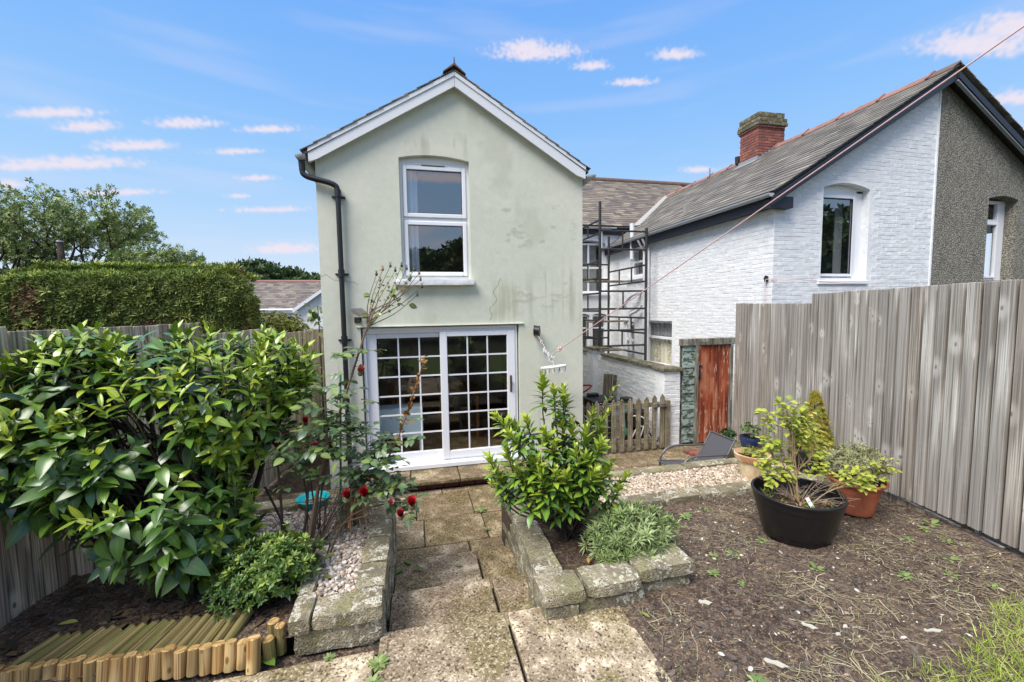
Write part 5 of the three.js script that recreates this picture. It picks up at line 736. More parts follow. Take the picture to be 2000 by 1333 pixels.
{ // log edging
  R = rngOf(1001);
  const halfLog = (r, h) => { const g = new THREE.CylinderGeometry(r, r, h, 18, 3, true), p = g.attributes.position; const uv = g.attributes.uv; for (let i = 0; i < uv.count; i++) uv.setXY(i, uv.getX(i) * r * 6.28 / 0.6 + 0, uv.getY(i) * h / 2.4); const sd = R() * 9; for (let i = 0; i < p.count; i++) { const a = Math.atan2(p.getZ(i), p.getX(i)), k = 1 + 0.07 * (n3(Math.cos(a) * 2 + sd, p.getY(i) * 7, Math.sin(a) * 2 + sd, 3) - 0.5); p.setX(i, p.getX(i) * k); p.setZ(i, p.getZ(i) * k); } const ou = R(), ov = R(); for (let i = 0; i < uv.count; i++) uv.setXY(i, uv.getX(i) + ou, uv.getY(i) + ov); g.computeVertexNormals(); return g; };
  const capG = (r, h) => [new THREE.CylinderGeometry(r - 0.006, r, 0.006, 18, 1, true).translate(0, h / 2 + 0.003, 0), new THREE.CircleGeometry(r - 0.006, 18).rotateX(-Math.PI / 2).translate(0, h / 2 + 0.006, 0)];
  const put = (t, p, q, r, h, m, me, tintc) => { const g = halfLog(r, h), c = merge(capG(r, h).map((x) => buv(x, 0.6, R(), R()))); for (const x of [g, c]) { x.applyQuaternion(q); x.translate(...p); } const l = part(t, 'log', g, m); part(l, 'end_grain', c, me); return l; };
  const t = thing('log_edging', 'upright row of pale orange half logs edging the bed at lower left', 'edging', [-1.6, 0.5, -2.6]);
  let x = -0.955; for (let i = 0; i < 25; i++) { const tt = (x + 0.955) / 1.4, z = -2.55 + tt * 0.125, h = i ? rr(0.135, 0.15) : 0.175; put(t, [x, 0.5 + h / 2 + (i ? 0.008 : 0), z + (i ? rr(-0.006, 0.006) : 0.02)], eul(-0.16 + rr(-0.05, 0.05), rr(0, 6), rr(-0.04, 0.04)), i ? rr(0.03, 0.034) : 0.036, h, M.log, M.logEnd); x -= 0.064; }
  part(t, 'wire', [0.04, 0.1].map((y) => tube([[-0.93, 0.5 + y, -2.57], [-1.7, 0.5 + y, -2.64], [-2.5, 0.5 + y, -2.71]], 0.0015, 0.0015, 4, 10)), M.steel);
  const m = thing('log_edging', 'fallen mossy log edging lying tilted behind the upright log row', 'edging', [-1.7, 0.55, -2.8]);
  x = -1.15; for (let i = 0; i < 19; i++) { const dx = lerp(0.07, 0.17, i / 18), a = V(x, 0.575, -2.65 - i * 0.004), b = V(x + dx, 0.645, -2.84 - (i > 12 ? 0.03 : 0)), d = b.clone().sub(a); const q = new THREE.Quaternion().setFromUnitVectors(V(0, 1, 0), d.clone().normalize()); put(m, a.clone().add(b).multiplyScalar(0.5).toArray(), q, rr(0.027, 0.033), d.length() * rr(0.92, 1.12), M.mossLog, M.mossLog); x -= rr(0.054, 0.068); }
  const s = thing('log_edging', 'three short mossy log stubs between log row and stone bed', 'edging', [-0.87, 0.5, -2.6]);
  for (const [px, pz, h, r] of [[-0.89, -2.575, 0.13, 0.033], [-0.84, -2.62, 0.17, 0.03], [-0.885, -2.66, 0.17, 0.034]]) put(s, [px, 0.5 + h / 2, pz], eul(rr(-0.08, 0.08), rr(0, 6), rr(-0.08, 0.08)), r, h, M.mossLog, M.log);
}
{ // clothes line with pegs, and the peg hanger below it
  const t = thing('clothes_line', 'thin pink clothes line from the green wall up over the garden', 'clothes line', [2, 2, -5.5]);
  part(t, 'line', tube([[1.83, 2.13, -6.15], [1.87, 2.02, -6.05], [1.93, 1.82, -5.9]], 0.004, 0.004, 6), M.ropePale);
  const a = V(1.93, 1.82, -5.9), b = V(2.33, 3.75, -0.72);
  part(t, 'line', tube([a, a.clone().lerp(b, 0.07)], 0.006, 0.006, 6, 3), M.ropePale); part(t, 'line', tube([a.clone().lerp(b, 0.07), a.clone().lerp(b, 0.5), b], 0.006, 0.003, 6, 12), M.rope);
  const k = a.clone().lerp(b, 0.075); part(t, 'knot', [new THREE.TorusKnotGeometry(0.02, 0.007, 40, 6).translate(k.x, k.y, k.z), tube([k, k.clone().add(V(0.03, 0.1, 0)), k.clone().add(V(0.025, 0.17, 0.01))], 0.004, 0.003, 5), tube([k, k.clone().add(V(0.07, 0.0, 0.02)), k.clone().add(V(-0.04, -0.03, 0.01))], 0.004, 0.003, 5)], M.ropePale);
  part(t, 'knot', new THREE.TorusKnotGeometry(0.016, 0.006, 40, 6).translate(1.865, 2.03, -6.05), M.ropePale);
  R = rngOf(1101);
  const peg = () => merge([cb(-0.006, -0.04, -0.004, 0.006, 0.035, 0.004, 0.0015), cb(-0.006, -0.035, 0.005, 0.006, 0.035, 0.011, 0.0015), cyl(V(-0.007, 0, 0.004), V(0.007, 0, 0.004), 0.004, 0.004, 6)]);
  for (let i = 0; i < 16; i++) { const f = i / 15, g = peg(); g.scale(1.15, 1.15, 1.15); g.rotateZ(rr(-0.7, 0.7)); g.rotateY(rr(-1, 1)); g.rotateX(rr(-0.4, 0.4)); g.translate(lerp(1.85, 2.0, f), lerp(1.9, 1.79, Math.min(1, f * 1.3)) + rr(-0.025, 0.025), -5.92 + rr(-0.02, 0.03)); part(t, 'peg', g, i % 7 === 4 ? mat({ color: C(0.5, 0.42, 0.42), roughness: 0.5 }) : M.whitePlastic); }
  const h = thing('peg_hanger', 'white oval sock hanger with pegs hanging before the green wall', 'hanger', [2.0, 1.62, -5.9]);
  const ring = new THREE.TorusGeometry(0.19, 0.014, 10, 40); ring.scale(1, 0.5, 1); ring.rotateX(Math.PI / 2 - 0.06); ring.rotateZ(0.07); ring.translate(2.0, 1.665, -5.9);
  part(h, 'ring', [ring, cb(1.82, 1.65, -5.91, 2.19, 1.672, -5.89, 0.004), (() => { const g = new THREE.CylinderGeometry(0.17, 0.16, 0.012, 28); g.scale(1, 1, 0.42); g.rotateZ(0.07); g.translate(2.0, 1.672, -5.9); return g; })()], M.whitePlastic); part(h, 'hook', tube([[2.0, 1.68, -5.9], [1.99, 1.75, -5.9], [1.95, 1.81, -5.9]], 0.004, 0.004, 6), M.whitePlastic);
  for (let i = 0; i < 14; i++) { const a = i / 14 * 6.2832, g = peg(); g.rotateY(rr(-1.5, 1.5)); g.rotateZ(rr(-0.2, 0.2)); g.translate(2.0 + Math.cos(a) * 0.18, 1.61 + Math.cos(a) * 0.012, -5.9 + Math.sin(a) * 0.085); part(h, 'peg', g, i % 3 ? M.whitePlastic : mat({ color: C(0.42, 0.5, 0.48), roughness: 0.5 })); }
  const l2 = thing('clothes_line', 'second clothes line hooked to the corner of the white house', 'clothes line', [6.2, 2.4, -6.3]); part(l2, 'hook', [bx(6.2, 2.96, -6.42, 6.258, 3.06, -6.38), cyl(V(6.19, 3.0, -6.4), V(6.19, 3.06, -6.36), 0.02, 0.02, 8)], M.steel); part(l2, 'line', [tube([[6.19, 3.0, -6.38], [6.4, 2.99, -6.1], [7.4, 2.9, -5.9], [8.8, 2.88, -5.7]], 0.006, 0.006, 6), tube([[6.19, 3.0, -6.38], [6.185, 2.4, -6.38]], 0.005, 0.005, 6)], M.rope);
}
// ---------------------------------------------------------------- plants
const randDir = () => { const z = rr(-1, 1), a = rr(0, 6.2832), q = Math.sqrt(1 - z * z); return V(q * Math.cos(a), z, q * Math.sin(a)); };
const side = (d) => { const x = V(0, 0, 0).crossVectors(d, Math.abs(d.y) < 0.9 ? V(0, 1, 0) : V(1, 0, 0)).normalize(); return [x, V(0, 0, 0).crossVectors(x, d).normalize()]; };
// leaves spiralling round a shoot that ends at tip with direction d
function shoot(L, tip, d, len, n, size, tilt0, tilt1, colour, droop = 0.15) {
  const [x, y] = side(d), a0 = rr(0, 6.28);
  for (let i = 0; i < n; i++) { const t = i / Math.max(1, n - 1), a = a0 + i * 2.4, rad = x.clone().multiplyScalar(Math.cos(a)).addScaledVector(y, Math.sin(a)), th = lerp(tilt0, tilt1, t) + rr(-0.15, 0.15); const dir = d.clone().multiplyScalar(Math.cos(th)).addScaledVector(rad, Math.sin(th)); dir.y -= droop * t + rr(0, 0.12); const up = d.clone().multiplyScalar(Math.sin(th) + 0.15).addScaledVector(rad, -Math.cos(th)).add(V(0, 0.35, 0)); L.add(tip.clone().addScaledVector(d, -len * t), dir, up, size * lerp(0.62, 1, Math.min(1, t * 2.2)) * rr(0.8, 1.15), colour(t)); }
}
{ // the big cherry laurel on the left
  R = rngOf(2001);
  const t = thing('cherry_laurel', 'big glossy cherry laurel bush filling the left of the garden', 'shrub', [-1.7, 0.55, -3.45]);
  const geos = [leafGeo(1, 0.34, 0.25, 0.2), leafGeo(1, 0.4, 0.6, 0.3), leafGeo(1, 0.32, -0.25, 0.4), leafGeo(1, 0.42, 1.0, 0.12), leafGeo(1, 0.29, 0.45, 0.5)];
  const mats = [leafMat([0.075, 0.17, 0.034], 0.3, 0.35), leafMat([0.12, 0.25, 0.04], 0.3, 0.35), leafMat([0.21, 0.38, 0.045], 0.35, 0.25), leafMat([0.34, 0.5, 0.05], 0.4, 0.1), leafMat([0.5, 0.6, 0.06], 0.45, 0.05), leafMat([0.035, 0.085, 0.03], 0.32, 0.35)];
  const lobes = [[-1.72, 1.85, -3.62, 0.78, 0.55, 0.66], [-1.22, 2.03, -3.82, 0.37, 0.38, 0.4], [-1.42, 1.78, -3.5, 0.4, 0.4, 0.42], [-2.2, 2.02, -3.42, 0.4, 0.4, 0.4], [-1.72, 1.32, -3.2, 0.48, 0.42, 0.42], [-1.5, 1.08, -3.22, 0.34, 0.32, 0.34], [-2.05, 1.62, -3.2, 0.36, 0.34, 0.32], [-1.7, 2.12, -3.6, 0.62, 0.32, 0.5], [-2.32, 1.72, -3.2, 0.34, 0.42, 0.34], [-1.5, 1.88, -3.45, 0.42, 0.36, 0.4]];
  const L = new Leaves(geos, mats), stems = [], base = V(-1.62, 0.55, -3.4);
  const inIt = (p, k, f) => { const o = lobes[k]; return Math.hypot((p.x - o[0]) / o[3], (p.y - o[1]) / o[4], (p.z - o[2]) / o[5]) < f; };
  let n = 0, guard = 0; while (n < 640 && guard++ < 20000) {
    const k = Math.floor(R() * lobes.length), o = lobes[k], u = randDir(), f = rr(0.78, 1.06), p = V(o[0] + u.x * o[3] * f, o[1] + u.y * o[4] * f, o[2] + u.z * o[5] * f);
    if (lobes.some((_, j) => j !== k && inIt(p, j, 0.82)) || p.x < -2.72 || p.z > -2.6) continue; n++;
    const d = V(u.x / o[3], u.y / o[4], u.z / o[5]).normalize().multiplyScalar(0.62).add(V(0, 0.55 + (p.y > 2.1 ? 0.5 : 0), 0)).add(randDir().multiplyScalar(0.35)).normalize();
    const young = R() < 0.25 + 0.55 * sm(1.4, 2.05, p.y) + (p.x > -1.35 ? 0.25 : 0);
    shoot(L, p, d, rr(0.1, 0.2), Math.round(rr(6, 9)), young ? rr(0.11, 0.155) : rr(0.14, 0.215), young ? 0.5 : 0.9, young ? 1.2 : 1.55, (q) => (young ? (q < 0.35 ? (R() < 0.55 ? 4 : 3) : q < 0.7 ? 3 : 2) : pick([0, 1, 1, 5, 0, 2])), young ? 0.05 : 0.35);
    if (n % 3 === 0) stems.push(tube([p.clone().addScaledVector(d, 0.02), p.clone().addScaledVector(d, -0.25), base.clone().lerp(p, 0.45).add(V(rr(-0.1, 0.1), 0.1, rr(-0.1, 0.1))), base.clone().lerp(p, 0.12)], 0.004, 0.014, 5, 10));
  }
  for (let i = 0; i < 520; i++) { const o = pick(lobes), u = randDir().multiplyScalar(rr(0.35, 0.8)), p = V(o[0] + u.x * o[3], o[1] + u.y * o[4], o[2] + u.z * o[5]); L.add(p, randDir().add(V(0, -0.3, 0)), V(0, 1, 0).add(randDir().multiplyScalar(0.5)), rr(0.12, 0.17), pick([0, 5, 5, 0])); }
  part(t, 'branch', stems, M.bark);
  part(t, 'stem', [tube([[-1.62, 0.5, -3.4], [-1.68, 0.8, -3.42], [-1.75, 1.2, -3.5], [-1.7, 1.7, -3.6]], 0.035, 0.018, 8), tube([[-1.58, 0.5, -3.42], [-1.4, 0.8, -3.45], [-1.25, 1.2, -3.6], [-1.15, 1.8, -3.8]], 0.03, 0.014, 8), tube([[-1.66, 0.5, -3.38], [-1.95, 0.85, -3.3], [-2.1, 1.3, -3.25], [-2.2, 1.8, -3.35]], 0.03, 0.013, 8), tube([[-1.62, 0.5, -3.36], [-1.6, 0.8, -3.25], [-1.55, 1.1, -3.15]], 0.022, 0.012, 8)], M.barkDark);
  L.put(t, 300);
}
{ // evergreen shrub in the planter
  R = rngOf(2002);
  const t = thing('evergreen_shrub', 'bright lime green upright shrub growing in the right stone planter', 'shrub', [1.2, 0.6, -3.15]);
  const geos = [leafGeo(1, 0.36, 0.35, 0.22), leafGeo(1, 0.38, 0.7, 0.18), leafGeo(1, 0.33, 0.1, 0.25)];
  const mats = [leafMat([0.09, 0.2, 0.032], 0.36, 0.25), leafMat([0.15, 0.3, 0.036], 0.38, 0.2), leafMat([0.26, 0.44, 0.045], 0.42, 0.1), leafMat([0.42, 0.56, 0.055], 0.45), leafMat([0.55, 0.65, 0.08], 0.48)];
  const L = new Leaves(geos, mats), stems = [], base = V(1.22, 0.6, -3.25);
  const tips = [[1.02, 1.93, -3.3], [1.08, 1.86, -3.2], [1.2, 1.83, -3.3], [1.27, 1.74, -3.4], [0.61, 1.66, -3.25], [0.75, 1.58, -3.3], [0.68, 1.56, -3.1], [0.86, 1.62, -3.25], [1.5, 1.62, -3.35], [1.6, 1.6, -3.3], [1.7, 1.86, -3.3], [1.36, 1.5, -3.2], [1.45, 1.42, -3.1], [1.78, 1.06, -3.25], [1.62, 1.02, -3.1], [1.7, 1.12, -3.4], [0.69, 1.37, -3.2], [0.85, 1.36, -3.05], [1.04, 1.46, -3.05], [1.34, 1.22, -2.98], [0.64, 1.16, -3.25], [0.6, 1.05, -3.4], [0.92, 1.24, -3.0], [1.12, 1.22, -3.0], [1.4, 1.18, -3.05], [0.97, 1.55, -3.1], [1.55, 1.3, -3.4], [1.2, 1.42, -3.02], [1.12, 1.06, -3.05], [1.28, 1.08, -3.1], [0.8, 1.16, -3.1], [1.0, 1.1, -3.1], [1.46, 1.08, -3.2], [1.14, 1.62, -3.2], [0.74, 1.26, -3.1], [1.3, 1.32, -3.05], [0.9, 1.25, -3.0], [1.6, 1.42, -3.4], [1.5, 1.2, -3.1], [1.02, 1.28, -2.98], [0.56, 1.3, -3.3], [1.24, 1.56, -3.2]];
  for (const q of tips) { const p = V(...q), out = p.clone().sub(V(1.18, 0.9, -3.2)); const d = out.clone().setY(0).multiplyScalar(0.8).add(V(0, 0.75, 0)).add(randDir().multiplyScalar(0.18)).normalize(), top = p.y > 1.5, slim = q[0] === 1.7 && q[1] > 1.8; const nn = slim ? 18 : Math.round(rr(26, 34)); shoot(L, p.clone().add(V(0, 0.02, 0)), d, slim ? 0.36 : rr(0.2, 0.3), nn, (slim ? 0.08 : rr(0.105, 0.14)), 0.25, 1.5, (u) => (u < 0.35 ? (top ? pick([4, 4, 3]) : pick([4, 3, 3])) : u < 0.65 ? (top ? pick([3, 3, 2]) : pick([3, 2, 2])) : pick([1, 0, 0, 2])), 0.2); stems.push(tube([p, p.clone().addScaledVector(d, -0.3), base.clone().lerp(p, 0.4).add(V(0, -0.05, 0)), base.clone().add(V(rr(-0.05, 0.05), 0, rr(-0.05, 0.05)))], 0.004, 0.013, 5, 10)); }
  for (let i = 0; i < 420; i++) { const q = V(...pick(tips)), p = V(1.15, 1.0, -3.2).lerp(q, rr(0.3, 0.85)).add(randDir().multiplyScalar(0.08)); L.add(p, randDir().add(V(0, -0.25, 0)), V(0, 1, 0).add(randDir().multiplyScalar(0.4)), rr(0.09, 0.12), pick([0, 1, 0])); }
  part(t, 'branch', stems, M.bark); part(t, 'stem', [tube([[1.18, 0.55, -3.15], [1.14, 0.8, -3.18], [1.1, 1.2, -3.2]], 0.018, 0.01, 7), tube([[1.24, 0.55, -3.15], [1.32, 0.85, -3.18], [1.42, 1.2, -3.25]], 0.016, 0.009, 7)], M.barkDark);
  L.put(t, 300);
}
{ // climbing rose with red blooms and a bare flowering cane
  R = rngOf(2003);
  const t = thing('rose_bush', 'tall leggy rose with dark red blooms left of the steps', 'rose', [-0.8, 0.6, -3.4]);
  const geos = [leafGeo(1, 0.62, 0.3, 0.25, 6, 0.8), leafGeo(1, 0.58, 0.6, 0.2, 6, 0.8)], mats = [leafMat([0.1, 0.19, 0.075], 0.4, 0.25), leafMat([0.16, 0.26, 0.09], 0.42, 0.2), leafMat([0.23, 0.33, 0.08], 0.5), leafMat([0.2, 0.2, 0.04], 0.5), leafMat([0.34, 0.17, 0.035], 0.6), leafMat([0.07, 0.13, 0.06], 0.38, 0.25)];
  const L = new Leaves(geos, mats), canes = { cane: [], green: [], orange: [] };
  const compound = (p, d, s, ci) => { const dd = d.clone().normalize(), [x, y] = side(dd), up = V(0, 1, 0).add(randDir().multiplyScalar(0.5)), w = V(0, 0, 0).crossVectors(dd, up).normalize(); for (const [f, k] of [[1, 0], [0.62, 1], [0.62, -1], [0.25, 1], [0.25, -1]]) L.add(p.clone().addScaledVector(dd, s * 1.6 * f), k ? dd.clone().multiplyScalar(0.35).addScaledVector(w, k) : dd, up.clone(), s * (f === 1 ? 1.1 : 0.9) * rr(0.85, 1.1), typeof ci === 'number' ? ci : pick(ci)); canes.green.push(tube([p, p.clone().addScaledVector(dd, s * 1.65)], 0.0016, 0.001, 4, 2)); };
  const main = [[-0.85, 0.6, -3.3], [-0.8, 0.95, -3.3], [-0.68, 1.5, -3.35], [-0.56, 1.82, -3.4], [-0.48, 2.07, -3.45], [-0.385, 2.36, -3.5], [-0.32, 2.55, -3.55]];
  part(t, 'cane', tube(main, 0.0125, 0.007, 8, 40), mat({ color: C(0.15, 0.095, 0.06), roughness: 0.85 }));
  const spikes = []; { const c = new THREE.CatmullRomCurve3(main.map((q) => V(...q))); for (let i = 0; i < 70; i++) { const p = c.getPointAt(rr(0.1, 0.95)), d = randDir().setY(-0.2).normalize(); spikes.push(cyl(p, p.clone().addScaledVector(d, 0.026), 0.004, 0.0005, 5, false)); } } part(t, 'thorns', spikes, M.twigRed, null, 'stuff');
  const tops = [[-0.29, 2.83, -3.6], [-0.24, 2.87, -3.6], [-0.18, 2.9, -3.62], [-0.14, 2.86, -3.58], [-0.09, 2.9, -3.6], [-0.05, 2.88, -3.62], [0.01, 2.87, -3.6], [0.05, 2.84, -3.6], [0.07, 2.73, -3.6], [0.03, 2.66, -3.6], [-0.26, 2.78, -3.56], [-0.02, 2.8, -3.58], [0.06, 2.79, -3.62]];
  tops.forEach((q, i) => { const e = V(...q), s = V(-0.385, 2.36, -3.5).lerp(V(-0.32, 2.55, -3.55), R()); part(t, 'twig', tube([s, s.clone().lerp(e, 0.5).add(V(i < 4 ? -0.03 : 0.02, -0.02, 0)), e], 0.005, 0.002, 5, 8), pick([M.twig, M.stemGreen])); part(t, 'rosehip', [new THREE.SphereGeometry(0.011, 8, 6).scale(1, 1.35, 1).translate(e.x, e.y, e.z), ...[0, 1, 2, 3].map((k) => cyl(e.clone().add(V(0, 0.01, 0)), e.clone().add(V(Math.cos(k * 1.6) * 0.014, 0.034, Math.sin(k * 1.6) * 0.014)), 0.0022, 0.0006, 4, false))], pick([M.twig, M.stemGreen, M.twigRed])); for (let j = 0; j < 5; j++) { const p = s.clone().lerp(e, rr(0.35, 1)); L.add(p, randDir().add(V(0, 0.6, 0)), V(0, 1, 0.6), rr(0.022, 0.045), pick([3, 3, 2, 4])); } });
  for (const [q, d] of [[[-0.34, 2.66, -3.55], [-1, 0.1, 0.2]], [[-0.04, 2.58, -3.58], [1, -0.15, 0.2]], [[-0.36, 2.5, -3.52], [-0.8, 0.25, 0.3]], [[-0.3, 2.5, -3.52], [0.3, 0.3, 0.5]], [[-0.18, 2.66, -3.58], [0.5, 0.2, 0.3]]]) for (let k = 0; k < 2; k++) L.add(V(...q), V(...d).add(randDir().multiplyScalar(0.4)), V(0, 0.6, 1), rr(0.055, 0.085), pick([3, 3, 2]));
  const c2 = [[-0.55, 0.85, -3.35], [-0.47, 1.12, -3.4], [-0.23, 1.37, -3.45], [-0.06, 1.76, -3.5], [0.08, 2.16, -3.55]]; part(t, 'cane', tube(c2, 0.009, 0.004, 7, 24), mat({ color: C(0.3, 0.12, 0.06), roughness: 0.8 }));
  { const c = new THREE.CatmullRomCurve3(c2.map((q) => V(...q))); for (let i = 0; i < 60; i++) { const f = rr(0.55, 1), p = c.getPointAt(f); L.add(p, randDir().add(V(0, 0.5, 0)), randDir(), rr(0.03, 0.06), 4); } for (const f of [0.3, 0.5, 0.62]) for (let k = 0; k < 3; k++) compound(c.getPointAt(f), randDir().setY(0.1), 0.06, [1, 4, 2]); }
  for (const q of [[-1.0, 1.55, -3.62], [-0.9, 1.6, -3.7], [-0.49, 1.25, -3.12], [-0.36, 1.25, -3.1], [-0.08, 1.17, -3.0], [-0.2, 1.05, -3.05], [-0.9, 1.05, -3.4], [-0.62, 1.7, -3.35], [-0.7, 1.4, -3.5], [-0.3, 1.4, -3.35]]) { const e = V(...q); canes.cane.push(tube([V(-0.82 + rr(-0.1, 0.1), 0.6, -3.35 + rr(-0.12, 0.1)), V(-0.8, 0.85, -3.4).lerp(e, 0.35), e.clone().lerp(V(-0.8, 1, -3.4), 0.2), e], 0.009, 0.0035, 6, 16)); }
  for (const [a, b] of [[[-1.05, 0.55, -3.4], [-1.04, 1.45, -3.4]], [[-0.93, 0.6, -3.4], [-0.84, 1.25, -3.45]], [[-0.88, 0.6, -3.38], [-0.76, 1.2, -3.42]], [[-0.9, 0.6, -3.3], [-1.2, 1.15, -3.6]], [[-0.8, 0.6, -3.35], [-0.72, 1.05, -3.45]]]) canes.cane.push(tube([a, a.map((v, k) => lerp(v, b[k], 0.5) + 0.02), b], 0.012, 0.008, 6, 8));
  for (let i = 0; i < 14; i++) { const y = rr(0.85, 1.35), s = V(rr(-1.2, -0.7), y, rr(-3.7, -3.35)), e = s.clone().add(V(rr(-0.5, 0.5), rr(-0.08, 0.12), rr(-0.2, 0.2))); canes.cane.push(tube([s, s.clone().lerp(e, 0.5).add(V(0, 0.03, 0)), e], 0.0035, 0.0015, 4, 6)); }
  part(t, 'stems', canes.cane, M.twigRed);
  const centres = [[-0.62, 1.79], [-0.48, 1.63], [-0.38, 1.45], [-0.46, 1.32], [-0.64, 1.45], [-0.31, 1.27], [-0.22, 1.48], [-0.74, 1.57], [-0.96, 1.51], [-0.81, 1.65], [-0.62, 1.95], [-0.24, 1.14], [-0.42, 1.15], [-0.55, 1.22], [-0.9, 1.4], [-0.72, 1.74], [-0.4, 1.55], [-0.3, 1.36], [-0.15, 1.08], [-0.55, 1.6]];
  for (const [x, y] of centres) for (let k = 0; k < 11; k++) compound(V(x + rr(-0.11, 0.11), y + rr(-0.1, 0.1), -3.35 + rr(-0.2, 0.2)), randDir().setY(rr(-0.3, 0.3)), rr(0.06, 0.09), [0, 1, 1, 5, 2, 0]);
  for (const [x, y, z] of [[-0.35, 2.22, -3.45], [-0.56, 2.2, -3.42], [-0.62, 2.2, -3.4], [-0.75, 1.95, -3.4], [-0.3, 1.82, -3.38]]) for (let k = 0; k < 2; k++) compound(V(x, y, z), randDir().setY(0.05), 0.075, [1, 3, 2, 0]);
  part(t, 'leaf_stalks', canes.green, M.stemGreen); L.put(t, 300);
  // blooms
  const red = [phys({ color: C(0.26, 0.006, 0.012), roughness: 0.55, sheen: 0.4, sheenColor: C(0.5, 0.02, 0.03), side: THREE.DoubleSide }), phys({ color: C(0.42, 0.012, 0.02), roughness: 0.55, side: THREE.DoubleSide }), phys({ color: C(0.5, 0.12, 0.11), roughness: 0.6, side: THREE.DoubleSide })];
  const petal = leafGeo(1, 1.05, -0.9, 0.45, 6, 0.6);
  for (const [x, y, z, s, m] of [[-0.5, 1.235, -3.06, 0.045, 0], [-0.385, 1.24, -3.06, 0.052, 0], [-0.06, 1.17, -2.97, 0.05, 1], [-0.14, 1.07, -3.02, 0.04, 0], [-1.0, 1.56, -3.5, 0.05, 0], [-1.06, 1.51, -3.5, 0.045, 0], [-0.88, 1.66, -3.6, 0.035, 1], [-0.42, 2.08, -3.38, 0.042, 2], [-0.66, 1.5, -3.42, 0.04, 0], [-0.21, 1.15, -3.05, 0.032, 2], [-0.33, 1.44, -3.32, 0.028, 0], [-0.78, 1.5, -3.45, 0.032, 2]]) {
    const f = part(t, 'bloom', (() => { const gs = []; for (const [n, tl, sz] of [[3, 0.12, 0.85], [4, 0.35, 1], [5, 0.7, 1.15], [6, 1.1, 1.25]]) for (let i = 0; i < n; i++) { const q = petal.clone(); q.scale(s * sz, s * sz, s * sz); q.translate(0, -s * 0.5, 0); const an = i / n * 6.28 + n, d = V(Math.cos(an) * Math.sin(tl), Math.cos(tl), Math.sin(an) * Math.sin(tl)); q.applyQuaternion(orient(d, V(-Math.cos(an), 0.3, -Math.sin(an)))); q.rotateY(rr(-0.1, 0.1)); q.translate(Math.cos(an) * s * 0.15 * tl, 0, Math.sin(an) * s * 0.15 * tl); gs.push(q); } const g = merge(gs); g.rotateX(rr(0.2, 0.7)); g.rotateZ(rr(-0.6, 0.6)); g.translate(x, y, z); return g; })(), red[m]);
    part(f, 'sepal', new THREE.SphereGeometry(s * 0.5, 8, 6).translate(x, y - s * 0.7, z - 0.01), M.stemGreen);
  }
  const cane = thing('plant_support', 'green garden cane standing between rose and downpipe', 'cane', [-0.62, 0.5, -3.6]); part(cane, 'cane', cyl(V(-0.66, 0.55, -3.6), V(-0.6, 2.02, -3.6), 0.009, 0.008, 8), mat({ color: C(0.05, 0.2, 0.17), roughness: 0.6 }));
  const gl = thing('garden_stake', 'dark garden stake with three small white balls at the foot of the rose', 'ornament', [-0.87, 0.6, -3.15]); part(gl, 'stake', [cyl(V(-0.9, 0.55, -3.15), V(-0.87, 0.76, -3.1), 0.008, 0.008, 6), new THREE.SphereGeometry(0.03, 10, 8).translate(-0.89, 0.73, -3.12)], M.plasticBlack); for (const [x, y] of [[-0.89, 0.79], [-0.85, 0.775], [-0.845, 0.8]]) part(gl, 'ball', new THREE.SphereGeometry(0.012, 12, 10).translate(x, y, -3.09), M.whitePlastic);
}
// dense small plants made of tufts over a mound
function mound(name, label, cat, c, rad, n, spray, mats, scale, stemM, at = [0, 0, 0]) {
  const t = thing(name, label, cat, [c[0], at[1] || c[1] - rad[1], c[2]]); const per = mats.map(() => []), stems = [];
  for (let i = 0; i < n; i++) { const u = randDir(); if (u.y < -0.35) u.y *= -0.6; u.normalize(); const f = rr(0.55, 1.05), bump = 1 + 0.18 * (n3(u.x * 3 + c[0], u.y * 3, u.z * 3, 7) - 0.5) * 2, p = V(c[0] + u.x * rad[0] * f * bump, c[1] + u.y * rad[1] * f * bump, c[2] + u.z * rad[2] * f * bump); const d = u.clone().add(V(0, 0.8, 0)).add(randDir().multiplyScalar(0.5)).normalize(); const k = Math.floor(R() * mats.length); per[k].push(M4(p, orient(d, randDir()), scale * rr(0.7, 1.25))); if (i % 6 === 0) stems.push(tube([V(c[0] + u.x * 0.03, c[1] - rad[1], c[2] + u.z * 0.03), p], 0.004, 0.002, 4, 3)); }
  const cols = [], ms = []; per.forEach((a, k) => a.forEach((m) => { ms.push(m); const q = mats[k].color.clone().multiplyScalar(rr(0.8, 1.2)); cols.push(q); })); const base = mats[0].clone(); base.color.set(1, 1, 1);
  stuff(t, 'foliage', spray, base, ms, cols); part(t, 'stem', stems, stemM ?? M.bark); return t;
}
